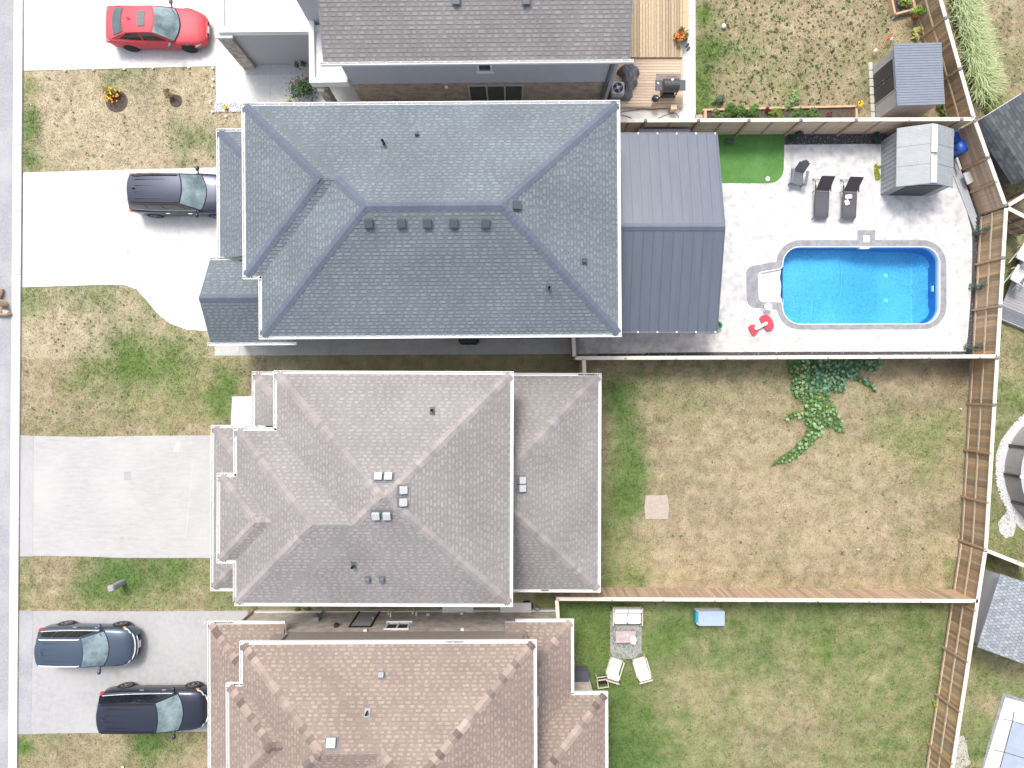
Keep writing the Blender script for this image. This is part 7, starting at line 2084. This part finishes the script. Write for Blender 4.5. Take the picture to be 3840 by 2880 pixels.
# ------------------------------------------------------------------ gardens beyond the long fence
rp = thing("round_pool", "round above-ground pool with grey wall inside a white gravel ring", "pool", (POOLE_C.x, POOLE_C.y, 0))
M_WALLP = mat("pool_wall_grey", (.3, .3, .31), (.36, .36, .37), 12, .6)
pw_ = MB(); n = 64
pw_.grid([[Vector((POOLE_R * math.cos(a), POOLE_R * math.sin(a), z)) for a in np.linspace(0, 2 * math.pi, n + 1)] for z in (0, 1.1)]); pw_.grid([[Vector(((POOLE_R - .02) * math.cos(a), (POOLE_R - .02) * math.sin(a), z)) for a in np.linspace(0, 2 * math.pi, n + 1)] for z in (1.1, .02)])
pw_.build("pool_wall", M_WALLP, rp, local=True)
MB().lathe([(POOLE_R + .02, 1.1), (POOLE_R + .02, 1.14), (POOLE_R - .1, 1.14), (POOLE_R - .1, 1.1), (POOLE_R - .05, 1.09)], 64).build("top_rim", M_GREYF, rp, local=True)
MB().lathe([(POOLE_R - .03, .85), (POOLE_R - .03, .9)], 64).build("pool_cover", mat("pool_cover_grey", (.4, .43, .46), (.46, .5, .53), 4, .4), rp, local=True)
for k in range(14):
    a = R(180 + (k - 6) * 360 / 14 + 2); MB().cbox(((POOLE_R + .03) * math.cos(a), (POOLE_R + .03) * math.sin(a), .55), (.09, .12, 1.12), a).build("wall_post", M_CHAR, rp, local=True)
    MB().rbox(((POOLE_R - .02) * math.cos(a), (POOLE_R - .02) * math.sin(a), 1.16), (.2, .16, .06), .03, rz=a).build("post_cap", M_WHITEP, rp, local=True)
def gravel_on(name, cx, cy, r0, r1, n, label):
    rg = np.random.default_rng(2); mb = MB()
    for i in range(n):
        a = rg.uniform(2.2, 4.1); r = rg.uniform(r0, r1); s_ = rg.uniform(.03, .06); mb.ell((cx + r * math.cos(a), cy + r * math.sin(a), .03), (s_, s_ * .8, s_ * .6), n=6, m=3, rz=a * 7)
    tag(mb.build(name, MATS["pebble_white"]), label, "gravel", kind="stuff")
gravel_on("gravel", POOLE_C.x, POOLE_C.y, POOLE_R + .05, POOLE_R + .42, 900, "white gravel ring round the above-ground pool")
# grey deck with white chairs
T0 = P(3772, 1190, .3); dd = Vector((.92, -.38, 0)).normalized()
gd = thing("grey_deck", "grey composite deck corner below the white chairs", "deck", (T0.x, T0.y, 0), math.atan2(dd.y, dd.x))
M_GDECK = mat("grey_deck_board", (.25, .25, .255), (.31, .31, .31), 5, .7, rnd=.08, stretch=(1, 8, 1)); M_GDECK2 = mat("slate_deck_board", (.13, .14, .16), (.17, .18, .2), 5, .7, rnd=.08)
for k in range(24): MB().box(-.4, 2.6, .45 + k * .14, .58 + k * .14, .26, .3).build("plank", M_GDECK, gd, local=True)
for k in range(4): MB().box(-.6, 2.6, -.12 + k * .14, .015 + k * .14, .25, .295).build("border_plank", M_GDECK2, gd, local=True)
MB().box(-.6, 2.6, -.16, -.125, .0, .28).build("fascia_board", M_VENTW, gd, local=True)
MB().add([(.9, .5, .3), (2.6, .5, .3), (2.6, 2.6, .3), (1.75, 2.6, .3), (.9, .5, 1.0), (2.6, .5, 1.0), (2.6, 2.6, 1.0), (1.75, 2.6, 1.0)], [(4, 5, 6, 7), (0, 1, 5, 4), (3, 0, 4, 7), (2, 3, 7, 6), (1, 2, 6, 5)]).build("spa_cover", M_COVER, gd, local=True)
adirondack(3822, 960, .3, R(150), "white adirondack chair behind its twin at the photo's edge", M_WHITEP, "white chairs on the grey deck")
adirondack(3800, 1040, .3, R(150), "white adirondack chair nearer the spa cover", M_WHITEP, "white chairs on the grey deck")
# covered pool at the lower corner
c3_ = [(3759, 2598), (4000, 2662), (4000, 3100), (3620, 3100), (3679, 2880)]
structure(MB().prism(PP(c3_), -.02, .02).build("paver_border", M_COPING))
structure(MB().prism(PP([(3770, 2616), (4000, 2676), (4000, 3100), (3630, 3100), (3690, 2880)], .05), -.01, .05).build("pool_deck", M_CONC))
cp_ = thing("covered_pool", "pool under a pale blue cover with dark straps at the lower corner", "pool", (P(3820, 2820).x, P(3820, 2820).y, .05))
MB().prism(PP([(3798, 2704), (4000, 2760), (4000, 3100), (3690, 3100), (3750, 2880)], .07), .05, .075).build("cover_sheet", M_COVER, cp_)
for pth in ([(3803, 2670), (3798, 2704), (3750, 2880), (3720, 2990)], [(3762, 2696), (3798, 2704), (3850, 2722)], [(3728, 2812), (3770, 2822), (3850, 2846)]):
    MB().tube([P(x, y, .09) for x, y in pth], .012, 5).build("strap", M_CHAR, cp_)
